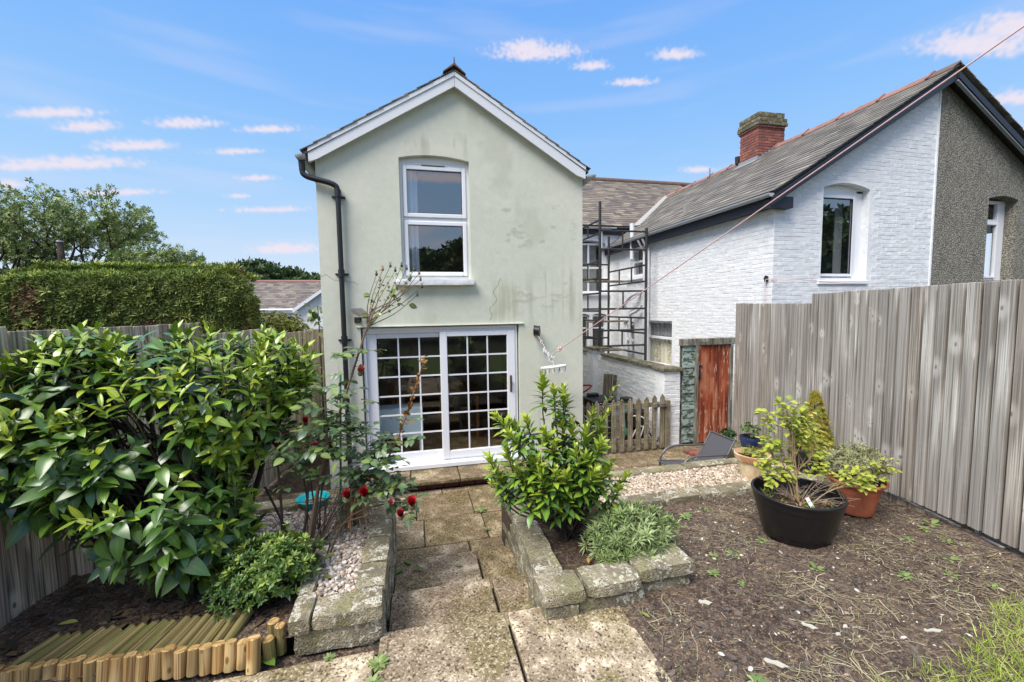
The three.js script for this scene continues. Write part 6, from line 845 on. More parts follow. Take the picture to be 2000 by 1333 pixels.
{
  R = rngOf(2004); const sp = sprayGeo(9, 1, 0.42, 1.3, 2, 5);
  mound('box_shrub', 'small bright leaved shrub between laurel and raised stone bed', 'shrub', [-0.98, 0.8, -3.0], [0.27, 0.24, 0.24], 620, sp, [leafMat([0.17, 0.29, 0.05], 0.45), leafMat([0.34, 0.46, 0.1], 0.45), leafMat([0.09, 0.18, 0.035], 0.45)], 0.042);
  mound('box_shrub', 'dark clump of low leaves at the corner of the log edging', 'shrub', [-1.16, 0.72, -2.93], [0.2, 0.16, 0.14], 240, sp, [leafMat([0.06, 0.14, 0.03], 0.5), leafMat([0.09, 0.18, 0.03], 0.5)], 0.036);
  const lav = sprayGeo(12, 1, 0.17, 1.25, 2, 6);
  mound('lavender', 'grey green low lavender bush at the front of the stone planter', 'shrub', [1.66, 0.68, -2.98], [0.36, 0.2, 0.3], 430, lav, [leafMat([0.27, 0.4, 0.13], 0.7), leafMat([0.42, 0.53, 0.24], 0.7), leafMat([0.18, 0.25, 0.09], 0.7)], 0.074, M.twig);
  mound('lavender', 'small tuft of grey green leaves at the planter front stones', 'shrub', [1.4, 0.64, -2.75], [0.14, 0.09, 0.1], 80, lav, [leafMat([0.17, 0.26, 0.1], 0.7), leafMat([0.24, 0.32, 0.1], 0.7)], 0.055, M.twig);
  mound('grey_shrub', 'silvery grey cushion plant at the far corner of the planter', 'shrub', [0.98, 0.6, -4.15], [0.2, 0.16, 0.2], 330, lav, [leafMat([0.24, 0.29, 0.22], 0.75), leafMat([0.32, 0.37, 0.3], 0.75)], 0.05, M.twig);
  mound('grey_shrub', 'silvery bush growing in the orange terracotta pot', 'shrub', [4.28, 0.92, -3.21], [0.26, 0.17, 0.24], 420, lav, [leafMat([0.4, 0.41, 0.22], 0.8), leafMat([0.52, 0.52, 0.32], 0.8), leafMat([0.3, 0.31, 0.14], 0.8)], 0.05, M.twig);
  const con = sprayGeo(14, 1, 0.16, 1.2, 2, 7);
  { const t = thing('dwarf_conifer', 'small golden cone shaped conifer in the square black pot', 'conifer', [4.82, 0.7, -4.15]), ms = [], cs = []; for (let i = 0; i < 900; i++) { const h = Math.pow(R(), 1.3), a = rr(0, 6.28), r = (0.2 * Math.pow(1 - h, 0.8) + 0.015) * rr(0.6, 1.05), p = V(4.82 + Math.cos(a) * r, 0.76 + h * 0.68, -4.15 + Math.sin(a) * r); ms.push(M4(p, orient(V(Math.cos(a), 1.1, Math.sin(a)), randDir()), rr(0.03, 0.05))); const k = R(); cs.push(k < 0.5 ? C(0.52, 0.46, 0.06) : k < 0.8 ? C(0.36, 0.42, 0.05) : C(0.46, 0.28, 0.06)); } stuff(t, 'foliage', con, leafMat([1, 1, 1], 0.8), ms, cs); part(t, 'trunk', cyl(V(4.82, 0.69, -4.15), V(4.82, 1.3, -4.15), 0.02, 0.006, 7), M.bark); }
  { const t = thing('grass_clump', 'dry straw coloured grass clump behind the raised stone bed', 'grass clump', [-0.57, 0.6, -3.82]), gs = []; for (let i = 0; i < 260; i++) { const a = rr(0, 6.28), r = rr(0.05, 0.26), h = rr(0.2, 0.46); gs.push(tube([V(-0.57 + Math.cos(a) * 0.04, 0.62, -3.72 + Math.sin(a) * 0.04), V(-0.57 + Math.cos(a) * r * 0.6, 0.62 + h, -3.72 + Math.sin(a) * r * 0.6), V(-0.57 + Math.cos(a) * r * 1.25, 0.62 + h * rr(0.15, 0.5), -3.72 + Math.sin(a) * r * 1.25)], 0.0036, 0.0012, 4, 6)); } part(t, 'blades', gs, M.dry, null, 'stuff'); }
  mound('bedding_plant', 'small leafy plant in the glossy blue pot', 'plant', [4.88, 0.64, -5.22], [0.13, 0.1, 0.13], 60, sp, [leafMat([0.2, 0.28, 0.1], 0.6), leafMat([0.26, 0.34, 0.18], 0.6)], 0.05, M.twig);
  mound('bedding_plant', 'sparse yellow green plant in the pale clay pot', 'plant', [4.0, 0.71, -4.24], [0.13, 0.06, 0.11], 45, sp, [leafMat([0.3, 0.34, 0.06], 0.6), leafMat([0.38, 0.36, 0.1], 0.6)], 0.045, M.twig);
  mound('bedding_plant', 'dark leafy plant against the fence behind the blue pot', 'plant', [4.9, 0.42, -5.7], [0.09, 0.12, 0.09], 50, sp, [leafMat([0.05, 0.11, 0.03], 0.5)], 0.06, M.twig);
}
{ // twiggy shrub in the tub with lime leaves
  R = rngOf(2005);
  const t = thing('twiggy_shrub', 'sparse twiggy shrub with lime leaves growing in the black tub', 'shrub', [3.31, 0.73, -2.95]);
  const geos = [leafGeo(1, 0.72, 0.35, 0.2, 5, 0.7), leafGeo(1, 0.66, 0.6, 0.3, 5, 0.7)], mats = [softLeaf([0.66, 0.72, 0.07]), softLeaf([0.56, 0.66, 0.07]), softLeaf([0.72, 0.74, 0.14]), softLeaf([0.42, 0.54, 0.06])], L = new Leaves(geos, mats), tw = [], bare = [];
  const ends = [[3.0, 1.6, -3.05], [3.06, 1.5, -3.05], [3.14, 1.7, -3.02], [3.02, 1.34, -3.05], [3.36, 1.66, -3.05], [3.46, 1.55, -3.08], [3.28, 1.45, -3.0], [3.55, 1.4, -3.1], [3.17, 1.62, -3.0], [3.2, 1.5, -3.0], [3.32, 1.58, -3.05], [3.42, 1.5, -3.05], [3.4, 1.4, -3.0], [3.5, 1.42, -3.1], [3.55, 1.3, -3.1], [3.65, 1.25, -3.15], [3.75, 1.2, -3.1], [3.6, 1.18, -3.05], [3.1, 1.28, -3.1], [3.2, 1.26, -3.15], [3.02, 1.14, -3.1], [3.1, 1.05, -3.1], [3.2, 1.0, -3.05], [3.25, 1.1, -3.1], [3.0, 1.0, -3.0], [3.35, 1.25, -3.1], [3.45, 1.28, -3.15], [3.5, 1.0, -3.0], [3.6, 1.02, -2.95], [3.85, 1.02, -2.92], [3.95, 1.0, -2.9], [3.9, 0.92, -2.85], [4.0, 0.88, -2.9], [3.75, 0.95, -2.9], [3.35, 1.38, -3.0], [3.3, 0.95, -3.1], [3.05, 1.22, -3.05], [3.7, 1.1, -3.1], [4.05, 0.98, -2.95]];
  const mains = [0, 2, 8, 14, 18, 25, 32].map((i) => { const e = V(...ends[i]), s = V(3.31 + rr(-0.05, 0.05), 0.73, -2.95 + rr(-0.05, 0.05)), c = new THREE.CatmullRomCurve3([s, s.clone().lerp(e, 0.35).add(V(rr(-0.05, 0.05), 0.08, rr(-0.05, 0.05))), s.clone().lerp(e, 0.7).add(V(rr(-0.05, 0.05), 0.03, rr(-0.05, 0.05))), e]); tw.push(tube(c.getPoints(8), 0.0065, 0.002, 6, 16)); return c; });
  for (const q of ends) { const e = V(...q), c = mains.reduce((x, y) => (x.getPoint(0.7).distanceTo(e) < y.getPoint(0.7).distanceTo(e) ? x : y)), s = c.getPoint(rr(0.3, 0.65)), m = s.clone().lerp(e, 0.5).add(V(rr(-0.04, 0.04), rr(-0.02, 0.04), rr(-0.04, 0.04))); tw.push(tube([s, m, e], 0.0032, 0.0013, 5, 8)); for (let k = 0; k < 24; k++) { const p = m.clone().lerp(e, rr(0.45, 1.08)).add(randDir().multiplyScalar(0.055)); L.add(p, randDir().setY(rr(-0.3, 0.25)), V(0, 1, 0.15).add(randDir().multiplyScalar(0.45)), rr(0.042, 0.068), pick([0, 0, 1, 2, 3])); } }
  for (let i = 0; i < 24; i++) { const a = rr(0, 6.28), r = rr(0.15, 0.45), s = V(3.31 + rr(-0.03, 0.03), 0.74, -2.95 + rr(-0.03, 0.03)), e = V(3.31 + Math.cos(a) * r, 0.78 + rr(0.06, 0.26), -2.95 + Math.sin(a) * r * 0.9); bare.push(tube([s, s.clone().lerp(e, 0.5).add(V(0, 0.04, 0)), e], 0.003, 0.0011, 5, 7)); for (let k = 0; k < 3; k++) { const b = s.clone().lerp(e, rr(0.5, 0.9)); bare.push(tube([b, b.clone().add(V(rr(-0.1, 0.1), rr(0.0, 0.09), rr(-0.1, 0.1)))], 0.0022, 0.001, 4, 3)); } }
  part(t, 'branch', tw, mat({ color: C(0.36, 0.25, 0.14), roughness: 0.85 })); part(t, 'twigs', bare, mat({ color: C(0.3, 0.22, 0.17), roughness: 0.85 }), null, 'stuff');
  L.put(t, 300);
  const w = thing('weed_tuft', 'short green seedlings on the compost inside the black tub', 'weeds', [3.2, 0.73, -2.9]); const ms = [], cs = []; for (let i = 0; i < 60; i++) { const a = rr(0, 6.28), r = Math.sqrt(R()) * 0.27; ms.push(M4(V(3.29 + Math.cos(a) * r, 0.76, -2.97 + Math.sin(a) * r), orient(V(rr(-0.4, 0.4), 1, rr(-0.4, 0.4)), randDir()), rr(0.03, 0.075))); cs.push(pick([C(0.2, 0.3, 0.05), C(0.38, 0.3, 0.14), C(0.42, 0.28, 0.12), C(0.14, 0.22, 0.05)])); } stuff(w, 'leaves', sprayGeo(6, 1, 0.3, 1.1, 2, 8), leafMat([1, 1, 1], 0.8), ms, cs);
  const v = thing('climbing_weed', 'lime leaves growing through the silvery bush in the terracotta pot', 'plant', [4.3, 0.8, -3.05]), L2 = new Leaves(geos, mats), st = []; for (let i = 0; i < 60; i++) { const p = V(rr(4.12, 4.52), rr(0.8, 1.06), rr(-3.06, -2.95)); L2.add(p, randDir().setY(-0.1), V(0, 1, 0.5).add(randDir().multiplyScalar(0.4)), rr(0.04, 0.058), pick([0, 1, 2])); if (i % 4 === 0) st.push(tube([V(4.3, 0.76, -3.12), p], 0.002, 0.001, 4, 3)); } part(v, 'stem', st, M.twig); L2.put(v, 40);
}
{ // clipped hedge beyond the left fence
  R = rngOf(2006);
  const t = thing('clipped_hedge', 'long clipped conifer hedge with rounded ends above the left fence', 'hedge', [-4.3, 0, -8.1]);
  const sp = sprayGeo(8, 1, 0.3, 1.0, 2, 9), ms = [], cs = [], x0 = -6.0, x1 = -2.62, zf = -7.35, zb = -8.7, top = 3.2;
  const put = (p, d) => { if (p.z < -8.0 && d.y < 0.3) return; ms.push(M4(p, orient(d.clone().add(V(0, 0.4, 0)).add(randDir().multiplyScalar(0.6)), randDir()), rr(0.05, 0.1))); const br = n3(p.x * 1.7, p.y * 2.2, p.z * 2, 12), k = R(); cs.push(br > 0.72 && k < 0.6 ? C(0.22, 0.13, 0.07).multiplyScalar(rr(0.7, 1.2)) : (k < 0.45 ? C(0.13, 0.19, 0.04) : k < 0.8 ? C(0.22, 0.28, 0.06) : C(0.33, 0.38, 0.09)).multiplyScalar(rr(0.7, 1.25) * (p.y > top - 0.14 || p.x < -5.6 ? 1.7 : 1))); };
  for (let i = 0; i < 15000; i++) { const y = rr(1.6, top), x = rr(x0, x1); const cx = Math.max(0, x0 + 0.95 - x) / 0.95, dx = Math.max(0, x - (x1 - 0.42)) / 0.42, cy = Math.max(0, y - (top - 0.42)) / 0.42, e = Math.min(1, Math.hypot(Math.max(cx, dx), cy)); if (Math.hypot(Math.max(cx, dx), cy) > 1) continue; const dz = 0.45 * (1 - Math.sqrt(1 - e * e)); put(V(x, y + 0.05 * n3(x * 4, 0, 0, 3), zf - dz + 0.1 * (n3(x * 3, y * 3, 0, 5) - 0.5) + rr(-0.06, 0.03)), V(dx - cx, cy, 1)); }
  for (let i = 0; i < 6000; i++) { const z = rr(zb, zf - 0.25), x = rr(x0 + 0.3, x1 - 0.2), q0 = Math.max(0, x0 + 0.95 - x) / 0.95, q1 = Math.max(0, x - (x1 - 0.42)) / 0.42, qq = Math.min(0.98, Math.hypot(q0, q1)); put(V(x, top - 0.42 * (1 - Math.sqrt(1 - qq * qq)) + rr(-0.06, 0.04) + 0.06 * (n3(x * 4, 0, z * 4, 3) - 0.5), z), V(0, 1, 0)); }
  for (let i = 0; i < 420; i++) { const x = rr(x0 + 0.6, x1 - 0.2), onTop = R() < 0.6; put(onTop ? V(x, top + rr(0.02, 0.1), rr(-8.2, zf - 0.2)) : V(x, rr(1.8, top - 0.3), zf + rr(0.03, 0.09)), onTop ? V(0, 1, 0.2) : V(0, 0.3, 1)); }
  for (let i = 0; i < 3500; i++) { const z = rr(zb, zf - 0.1), y = rr(1.6, top - 0.42); put(V(x1 - 0.02 + rr(-0.06, 0.02), y, z), V(1, 0, 0.2)); }
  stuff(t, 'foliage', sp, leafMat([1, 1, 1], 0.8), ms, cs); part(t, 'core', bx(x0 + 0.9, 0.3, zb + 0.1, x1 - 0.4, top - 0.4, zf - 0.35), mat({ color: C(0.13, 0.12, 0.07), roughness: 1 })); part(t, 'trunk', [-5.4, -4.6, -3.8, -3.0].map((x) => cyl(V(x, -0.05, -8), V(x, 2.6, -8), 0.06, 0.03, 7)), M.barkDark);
  const sp2 = sprayGeo(9, 1, 0.4, 1.2, 2, 12);
  mound('golden_shrub', 'yellow green rounded shrub between hedge end and white bungalow', 'shrub', [-2.72, 2.1, -9.3], [0.62, 0.42, 0.4], 1100, sp2, [leafMat([0.36, 0.4, 0.08], 0.7), leafMat([0.46, 0.47, 0.12], 0.7), leafMat([0.24, 0.29, 0.05], 0.7)], 0.055, M.bark, [0, 0.001, 0]);
  mound('golden_shrub', 'bright yellow green bush at the far left end of the hedge', 'shrub', [-6.5, 2.0, -8.2], [0.6, 0.95, 0.5], 1500, sp2, [leafMat([0.2, 0.26, 0.05], 0.7), leafMat([0.28, 0.34, 0.08], 0.7)], 0.07, M.bark, [0, 0.001, 0]);
  { const t2 = thing('fig_sapling', 'single broad leaved stem rising beside the corner of the green house', 'sapling', [-1.62, 0, -8.6]), L = new Leaves([leafGeo(1, 0.62, 0.5, 0.2)], [leafMat([0.2, 0.28, 0.07], 0.5), leafMat([0.08, 0.14, 0.04], 0.5), leafMat([0.3, 0.36, 0.14], 0.5)]); for (let i = 0; i < 26; i++) L.add(V(-1.78 + rr(-0.1, 0.14), rr(2.15, 2.66), -8.5 + rr(-0.1, 0.1)), randDir().add(V(0, -0.3, 0)), V(0, 0.8, 0.7), rr(0.1, 0.16), pick([0, 1, 2])); part(t2, 'stem', tube([[-1.75, 0, -8.5], [-1.75, 2.0, -8.5], [-1.76, 2.65, -8.5]], 0.02, 0.008, 6), M.bark); L.put(t2, 26); }
}
// trees: tapered trunk, forking limbs, crown of leaf sprays
function tree(name, label, x, z, H, spread, o) {
  R = rngOf(o.seed); const t = thing(name, label, 'tree', [x, -0.05, z]), segs = [], ms = [], cs = [], tipsA = [];
  const grow = (p, d, len, r, lv) => {
    const mid = p.clone().addScaledVector(d, len * 0.5).add(randDir().multiplyScalar(len * 0.06)), e = p.clone().addScaledVector(d, len).add(randDir().multiplyScalar(len * 0.08)); segs.push([p, mid, e, r, lv]);
    if (lv >= o.levels) { tipsA.push(e); return; } if (lv >= o.levels - 1) tipsA.push(mid, e);
    const n = lv === 0 ? o.first : pick([2, 3, 3]);
    for (let i = 0; i < n; i++) { const [a, b] = side(d), an = i / n * 6.28 + rr(-0.5, 0.5), k = rr(0.35, 0.75) * o.open, nd = d.clone().addScaledVector(a, Math.cos(an) * k).addScaledVector(b, Math.sin(an) * k * 0.9).add(V(0, o.up, 0)).normalize(); nd.x *= spread; nd.normalize(); grow(e, nd, len * rr(0.66, 0.84), r * 0.62, lv + 1); }
  };
  grow(V(0, 0, 0), V(0, 1, 0), o.trunk, 0.022, 0);
  const k = (H - o.blob * 0.7) / Math.max(...tipsA.map((p) => p.y)), put = (p) => V(x + p.x * k, -0.05 + p.y * k, z + p.z * k);
  for (const p of tipsA) for (let i = 0; i < o.leaves; i++) { const q = put(p).add(randDir().multiplyScalar(o.blob * Math.cbrt(R()))); ms.push(M4(q, orient(randDir().add(V(0, 0.2, 0)), randDir()), o.leaf * rr(0.7, 1.3))); const c = pick(o.cols), f = rr(0.75, 1.25); cs.push(C(c[0] * f, c[1] * f, c[2] * f)); }
  part(t, 'trunk', segs.map(([a, b, c, r, lv]) => tube([put(a), put(b), put(c)], r * H, r * H * 0.64, lv > 2 ? 4 : 6, lv > 2 ? 3 : 5)), M.bark); stuff(t, 'crown', o.spray, leafMat([1, 1, 1], 0.75), ms, cs); return t;
}
{
  const ash = sprayGeo(8, 1, 0.34, 1.5, 2, 21), oak = sprayGeo(8, 1, 0.5, 1.5, 2, 22), green = [[0.3, 0.4, 0.12], [0.4, 0.5, 0.17], [0.23, 0.32, 0.09], [0.46, 0.54, 0.22]], dark = [[0.055, 0.11, 0.035], [0.085, 0.15, 0.045], [0.12, 0.19, 0.05]];
  tree('ash_tree', 'tall airy pale green tree behind the hedge at far left', -25.5, -40, 12.6, 1.25, { seed: 31, levels: 5, first: 4, trunk: 0.19, open: 1.05, up: 0.14, leaves: 7, blob: 0.6, leaf: 0.28, spray: ash, cols: green });
  tree('ash_tree', 'smaller pale tree whose crown slopes down right of the tall one', -20.0, -41, 9.2, 1.3, { seed: 37, levels: 4, first: 4, trunk: 0.24, open: 1.0, up: 0.12, leaves: 10, blob: 0.6, leaf: 0.3, spray: ash, cols: green });
  tree('ash_tree', 'pale tree cut by the left edge of the photo', -31.5, -40, 10.8, 1.2, { seed: 39, levels: 4, first: 5, trunk: 0.22, open: 1.1, up: 0.1, leaves: 10, blob: 0.8, leaf: 0.3, spray: ash, cols: green });
  for (const [x, h, z, s, lab] of [[-14.6, 7.3, -45, 1.1, 'dark round tree behind the bungalow roof, tallest of its row'], [-12.0, 6.7, -46, 1.2, 'dark tree in the row behind the bungalow, second from the right'], [-9.4, 6.3, -45, 1.2, 'dark tree behind the bungalow nearest the green house wall'], [-17.3, 6.0, -46, 1.2, 'lower yellowish tree beside the distant chimney pots']]) tree('oak_tree', lab, x, z, h, s, { seed: Math.round(900 + x * 7), levels: 3, first: 5, trunk: 0.3, open: 1.2, up: 0.05, leaves: 60, blob: 1.35, leaf: 0.42, spray: oak, cols: h === 6.0 ? [[0.12, 0.17, 0.04], [0.09, 0.13, 0.03]] : dark });
  for (const [x, z, h] of [[-27, -34, 5.4], [-31, -33, 6.2], [-22.5, -34, 5.0]]) tree('oak_tree', ['low green tree under the tall pale tree, above the hedge', 'low green tree at the left edge above the hedge', 'low yellowish tree right of the telegraph pole'][x === -27 ? 0 : x === -31 ? 1 : 2], x, z, h, 1.3, { seed: Math.round(700 - x * 5), levels: 3, first: 5, trunk: 0.3, open: 1.3, up: 0.02, leaves: 40, blob: 1.2, leaf: 0.4, spray: oak, cols: [[0.1, 0.16, 0.035], [0.14, 0.2, 0.045]] });
  // trees behind the camera: they are what the window panes mirror
  for (const [x, z, h, s] of [[25, 8, 7.6, 1.2], [6, 24, 8.4, 1.2], [12, 26, 9.2, 1.25], [0, 25, 7.6, 1.2], [-6, 24, 7.0, 1.2]]) tree('garden_tree', ['leafy tree far to the right seen only as a reflection in the white house window', 'dark leafy tree seen only as a reflection in the upper window', 'tallest dark tree seen only as a reflection in the house windows', 'leafy tree seen only as a reflection in the patio door', 'smaller leafy tree seen only as a reflection in the patio door'][[25, 6, 12, 0, -6].indexOf(x)], x, z, h, s, { seed: 500 + x, levels: 3, first: 5, trunk: 0.28, open: 1.25, up: 0.03, leaves: 55, blob: 1.5, leaf: 0.5, spray: oak, cols: dark });
}
// ---------------------------------------------------------------- litter, weeds, grass
{
  R = rngOf(3001);
  const chip = (() => { const g = new THREE.IcosahedronGeometry(1, 0), p = g.attributes.position; for (let i = 0; i < p.count; i++) p.setXYZ(i, p.getX(i), p.getY(i) * 0.3, p.getZ(i) * 0.6); g.computeVertexNormals(); return g; })();
  const inSoil = (x, z) => x > 1.2 + 0.15 * n3(z * 3, 0, 0, 4) - (z < -2 ? 0 : 0.1) && !(z < -2.4 && x < 2.0) && x < 4.5 + (-2.17 - z) * 0.24 && z < -0.9 && !(Math.hypot(x - 3.29, z + 2.97) < 0.27) && z > -3.86;
  const ms = [], cs = []; let guard = 0; while (ms.length < 800 && guard++ < 40000) { const x = rr(1.1, 5), z = rr(-3.85, -1.2); if (!inSoil(x, z)) continue; const big = R() < 0.1, s = big ? rr(0.012, 0.026) : rr(0.004, 0.011); ms.push(M4(V(x, soilH(x, z) + s * 0.25, z), eul(rr(-0.4, 0.4), rr(0, 6.28), rr(-0.4, 0.4)), s)); const c = pick([[0.62, 0.58, 0.5], [0.5, 0.44, 0.36], [0.6, 0.57, 0.51], [0.36, 0.3, 0.24], [0.45, 0.3, 0.22]]); cs.push(C(...c)); }
  stuff(scene, 'pebbles', chip, mat({ roughness: 0.9 }), ms, cs).userData.label = 'pale chips and stones strewn over the bare soil';
  const clod = []; const cc = []; guard = 0; while (clod.length < 8000 && guard++ < 60000) { const x = rr(1.1, 5), z = rr(-3.85, -1.1); if (!inSoil(x, z)) continue; const s = R() < 0.06 ? rr(0.018, 0.035) : rr(0.004, 0.016); clod.push(M4(V(x, soilH(x, z) + s * 0.1, z), eul(rr(-1, 1), rr(0, 6.28), rr(-1, 1)), V(s, s * 1.7, s))); const k = rr(0.6, 1.5); cc.push(C(0.1 * k, 0.08 * k, 0.066 * k)); }
  stuff(scene, 'soil_clods', chip, mat({ roughness: 1 }), clod, cc).userData.label = 'crumbs and clods of dark soil';
  const straws = [0, 1, 2].map((k) => tube([[-0.5, 0, 0.03 * k], [-0.2, 0.03, 0.06], [0.15, 0.02, -0.04 * (k + 1)], [0.5, 0.0, 0.08 * (k - 1)]], 0.03, 0.016, 4, 6)); const per = [[], [], []], pc = [[], [], []];
  for (let i = 0, g = 0; i < 3600 && g < 60000; g++) { const x = rr(1.1, 5), z = -0.95 - 2.8 * Math.pow(R(), 1.5); if (!inSoil(x, z) || R() > sm(0.32, 0.62, n3(x * 1.9, 3, z * 1.9, 15)) + 0.12) continue; i++; const k = i % 3, s = rr(0.04, 0.13) * (R() < 0.08 ? 1.8 : 1), w = rr(0.025, 0.055); per[k].push(M4(V(x, soilH(x, z) + rr(0.003, 0.014), z), eul(rr(-0.12, 0.12), rr(0, 6.28), rr(-0.12, 0.12)), V(s, w * 0.8, s * 0.5 + w * 0.5))); const c = pick([[0.42, 0.35, 0.22], [0.34, 0.27, 0.17], [0.5, 0.44, 0.29], [0.24, 0.18, 0.12], [0.36, 0.36, 0.18], [0.18, 0.135, 0.09]]); pc[k].push(C(...c)); }
  straws.forEach((g, k) => { stuff(scene, 'straw_litter', g, mat({ roughness: 0.95 }), per[k], pc[k]).userData.label = 'dry roots and straw lying on the soil'; });
  // turf at the lower right and behind the viewer
  const blade = (() => { const g = new THREE.BufferGeometry(); g.setAttribute('position', new THREE.Float32BufferAttribute([-0.05, 0, 0, 0.05, 0, 0, -0.035, 0.55, 0.08, 0.035, 0.55, 0.08, 0, 1, 0.3], 3)); g.setIndex([0, 1, 2, 1, 3, 2, 2, 3, 4]); g.setAttribute('uv', new THREE.Float32BufferAttribute([0, 0, 1, 0, 0, 0.5, 1, 0.5, 0.5, 1], 2)); g.computeVertexNormals(); return g; })();
  const gm = [], gc = []; for (let i = 0; i < 26000; i++) { const x = rr(1.35, 5.4), z = rr(-2.1, -0.6), edge = -1.62 + 0.28 * (n3(x * 2.4, 0, 0, 8) - 0.5) + 0.12 * (n3(x * 9, 0, z * 9, 8) - 0.5) - sm(2.6, 4.2, x) * 0.25 + sm(2.4, 1.5, x) * 0.35; const dens = sm(edge - 0.14, edge + 0.1, z); if (R() > dens && R() > 0.012) continue; if (z < -1.9 && R() > 0.1) continue; gm.push(M4(V(x, soilH(x, z) - 0.004, z), eul(rr(-0.9, 0.9), rr(0, 6.28), rr(-0.9, 0.9)), V(rr(0.03, 0.05), rr(0.04, 0.11), 0.06))); const c = pick([[0.3, 0.42, 0.05], [0.4, 0.5, 0.08], [0.22, 0.32, 0.045], [0.52, 0.52, 0.17], [0.46, 0.52, 0.11]]), k = rr(0.8, 1.2); gc.push(C(c[0] * k, c[1] * k, c[2] * k)); }
  stuff(scene, 'grass', blade, mat({ roughness: 0.7, side: THREE.DoubleSide }), gm, gc).userData.label = 'edge of the bright green lawn at lower right';
  struct('lawn', field(-3, 6.2, 0.3, 6, 0.3, () => 0.52), mat({ color: C(0.1, 0.15, 0.035), roughness: 1 }));
  // weeds: seedlings one could count
  const wl = leafGeo(1, 0.5, 0.5, 0.2, 4, 0.7), wm = [leafMat([0.24, 0.33, 0.1], 0.6), leafMat([0.34, 0.42, 0.16], 0.6), leafMat([0.16, 0.25, 0.07], 0.6)];
  const weed = (x, y, z, s, n, label, group) => { const t = thing('weed', label, 'weed', [x, y, z], group); for (let i = 0; i < n; i++) { const a = i * 2.4, m = new THREE.Mesh(wl, wm[i % 3]); m.name = 'leaf'; m.position.set(Math.cos(a) * s * 0.15, 0.003, Math.sin(a) * s * 0.15); m.quaternion.copy(orient(V(Math.cos(a), rr(0.25, 0.8), Math.sin(a)), V(0, 1, 0))); m.scale.setScalar(s * rr(0.7, 1.1)); m.castShadow = m.receiveShadow = true; t.add(m); } };
  const G = 'green seedlings scattered over the bare soil', gl = 'small green seedling in the bare soil';
  for (const [x, z, s] of [[2.35, -2.86, 0.06], [2.5, -2.82, 0.07], [2.97, -2.49, 0.08], [4.62, -2.78, 0.1], [4.45, -2.72, 0.08], [3.49, -2.24, 0.075], [3.84, -2.17, 0.09], [4.05, -2.3, 0.07], [2.95, -2.99, 0.07], [2.15, -2.62, 0.055], [4.35, -2.5, 0.07], [2.62, -3.6, 0.08], [2.42, -3.5, 0.07], [2.9, -3.7, 0.07], [3.95, -2.0, 0.06], [4.1, -2.62, 0.06], [2.25, -2.45, 0.05]]) weed(x, soilH(x, z), z, s * rr(0.65, 1), 5 + Math.floor(R() * 6), gl, G);
  weed(0.74, 0.0, -5.06, 0.08, 10, 'spiky weed in the joint between the far paving slabs'); weed(-0.12, 0.0, -5.1, 0.07, 9, 'small weed beside the raised bed on the lower paving'); weed(-0.265, 0.505, -2.38, 0.06, 14, 'weed in the slab joint at the foot of the stone bed'); weed(-0.285, 0.505, -2.26, 0.05, 12, 'lower of the two weeds in the near slab joint'); weed(-0.55, 0.5, -2.5, 0.04, 9, 'tiny weed at the foot of the stone bed front'); weed(0.74, 0, -4.6, 0.05, 8, 'tiny weed in the joint near the planter wall'); weed(1.72, 0.52, -1.74, 0.06, 9, 'yellow green weed at the bottom edge of the soil');
  // fallen leaves, flakes
  const ll = leafGeo(1, 0.36, 0.3, 0.2), lm = [leafMat([0.13, 0.24, 0.03], 0.45), leafMat([0.06, 0.14, 0.025], 0.4), leafMat([0.3, 0.33, 0.08], 0.6), leafMat([0.5, 0.3, 0.05], 0.7)];
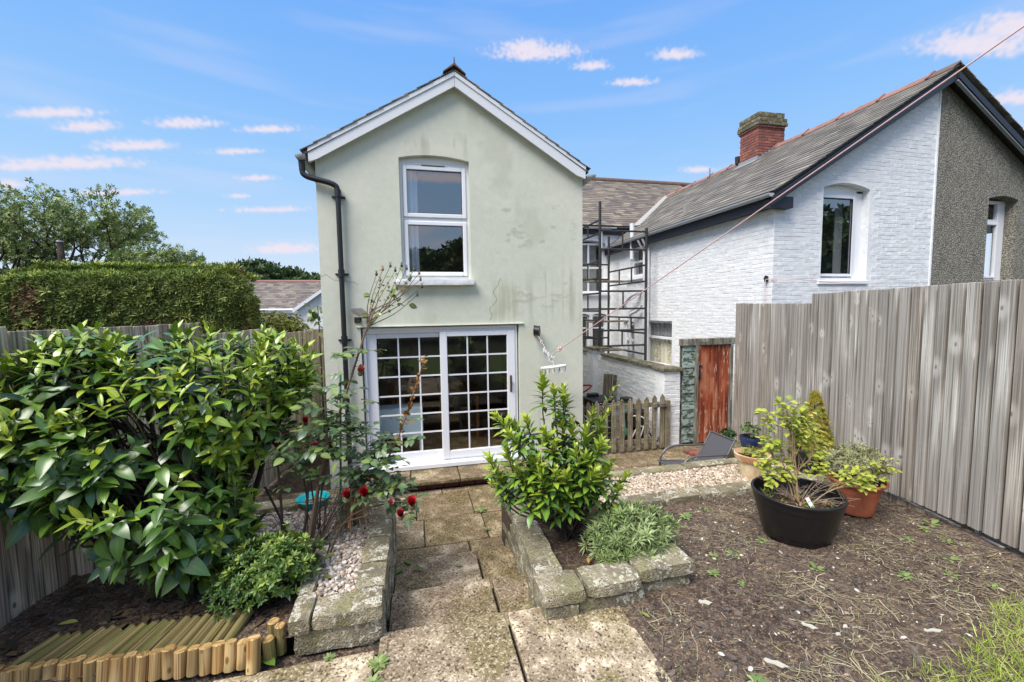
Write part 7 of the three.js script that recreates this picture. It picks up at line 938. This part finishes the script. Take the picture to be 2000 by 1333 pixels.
  for (const [x, y, z, s, a, m, lab] of [[-0.16, 0.185, -3.79, 0.12, 2.2, 0, 'fallen laurel leaf on the third step, pointing left'], [-0.1, 0.19, -3.83, 0.12, 0.6, 0, 'fallen laurel leaf on the third step, pointing right'], [-0.08, 0.195, -3.77, 0.11, 4.2, 0, 'fallen laurel leaf on top of the others on the third step'], [0.36, 0.18, -3.7, 0.09, 1.2, 2, 'single yellow green leaf lying mid third step'], [-0.64, 0.725, -3.26, 0.12, 2.6, 2, 'pale leaf on the grey gravel, farther of two'], [-0.6, 0.725, -2.93, 0.1, 1.0, 2, 'pale leaf on the grey gravel, nearer of two'], [-0.84, 0.52, -2.5, 0.15, 0.8, 0, 'big green leaf fallen beside the log stubs'], [1.22, 0.65, -2.83, 0.075, 2.8, 3, 'small orange leaf on the planter soil'], [-2.0, 0.72, -2.88, 0.11, 1.5, 2, 'yellowing leaf lying on the fallen mossy logs'], [1.42, 0.53, -2.3, 0.07, 0.4, 2, 'pale leaf on soil below the planter corner']]) { single('fallen_leaf', lab, 'leaf', (() => { const g = ll.clone(); g.scale(s, s, s); g.rotateX(-Math.PI / 2 + 0.12); g.rotateY(a); g.translate(x, y, z); return g; })(), lm[m]); }
  const fl = mat({ color: C(0.44, 0.42, 0.35), roughness: 0.9, bumpMap: B.fine, bumpScale: 0.004 });
  for (const [x, z, w, d, a, lab] of [[1.88, -2.36, 0.09, 0.045, -0.5, 'white flake lying on the soil near the planter end'], [3.07, -1.8, 0.12, 0.03, -0.3, 'thin pale flake on the soil near the lawn'], [2.34, -1.99, 0.09, 0.035, -0.9, 'pale pointed flake in the middle of the soil'], [1.93, -1.83, 0.13, 0.04, -0.75, 'long pale flake near the bottom edge of the soil'], [2.45, -1.9, 0.035, 0.025, 0, 'small bright white chip on the soil']]) single('stone_flake', lab, 'flake', (() => { const g = ext(poly([[-w / 2, -d * 0.1], [-w * 0.36, -d * 0.42], [-w * 0.05, -d * 0.3], [w * 0.2, -d * 0.5], [w * 0.34, -d * 0.12], [w / 2, d * 0.1], [w * 0.28, d * 0.3], [w * 0.05, d * 0.5], [-w * 0.18, d * 0.26], [-w * 0.4, d * 0.36]]), 0, 0.006, 0.3); g.rotateX(-Math.PI / 2 + 0.1); g.rotateY(a); g.translate(x, soilH(x, z) + 0.006, z); return g; })(), fl);
  // leaf litter and twigs under the laurel
  const lit = [], lc = []; for (let i = 0; i < 420; i++) { const x = rr(-2.5, -0.85), z = rr(-3.7, -2.78); lit.push(M4(V(x, soilH(x, z) + 0.03, z), orient(V(rr(-1, 1), rr(-0.15, 0.2), rr(-1, 1)), V(0, 1, 0).add(randDir().multiplyScalar(0.3))), rr(0.03, 0.11))); lc.push(pick([C(0.14, 0.08, 0.04), C(0.1, 0.06, 0.035), C(0.2, 0.13, 0.06), C(0.06, 0.05, 0.03)])); }
  stuff(scene, 'leaf_litter', ll, leafMat([1, 1, 1], 0.9), lit, lc).userData.label = 'brown leaf litter under the big laurel';
}
renderer.render(scene, camera);
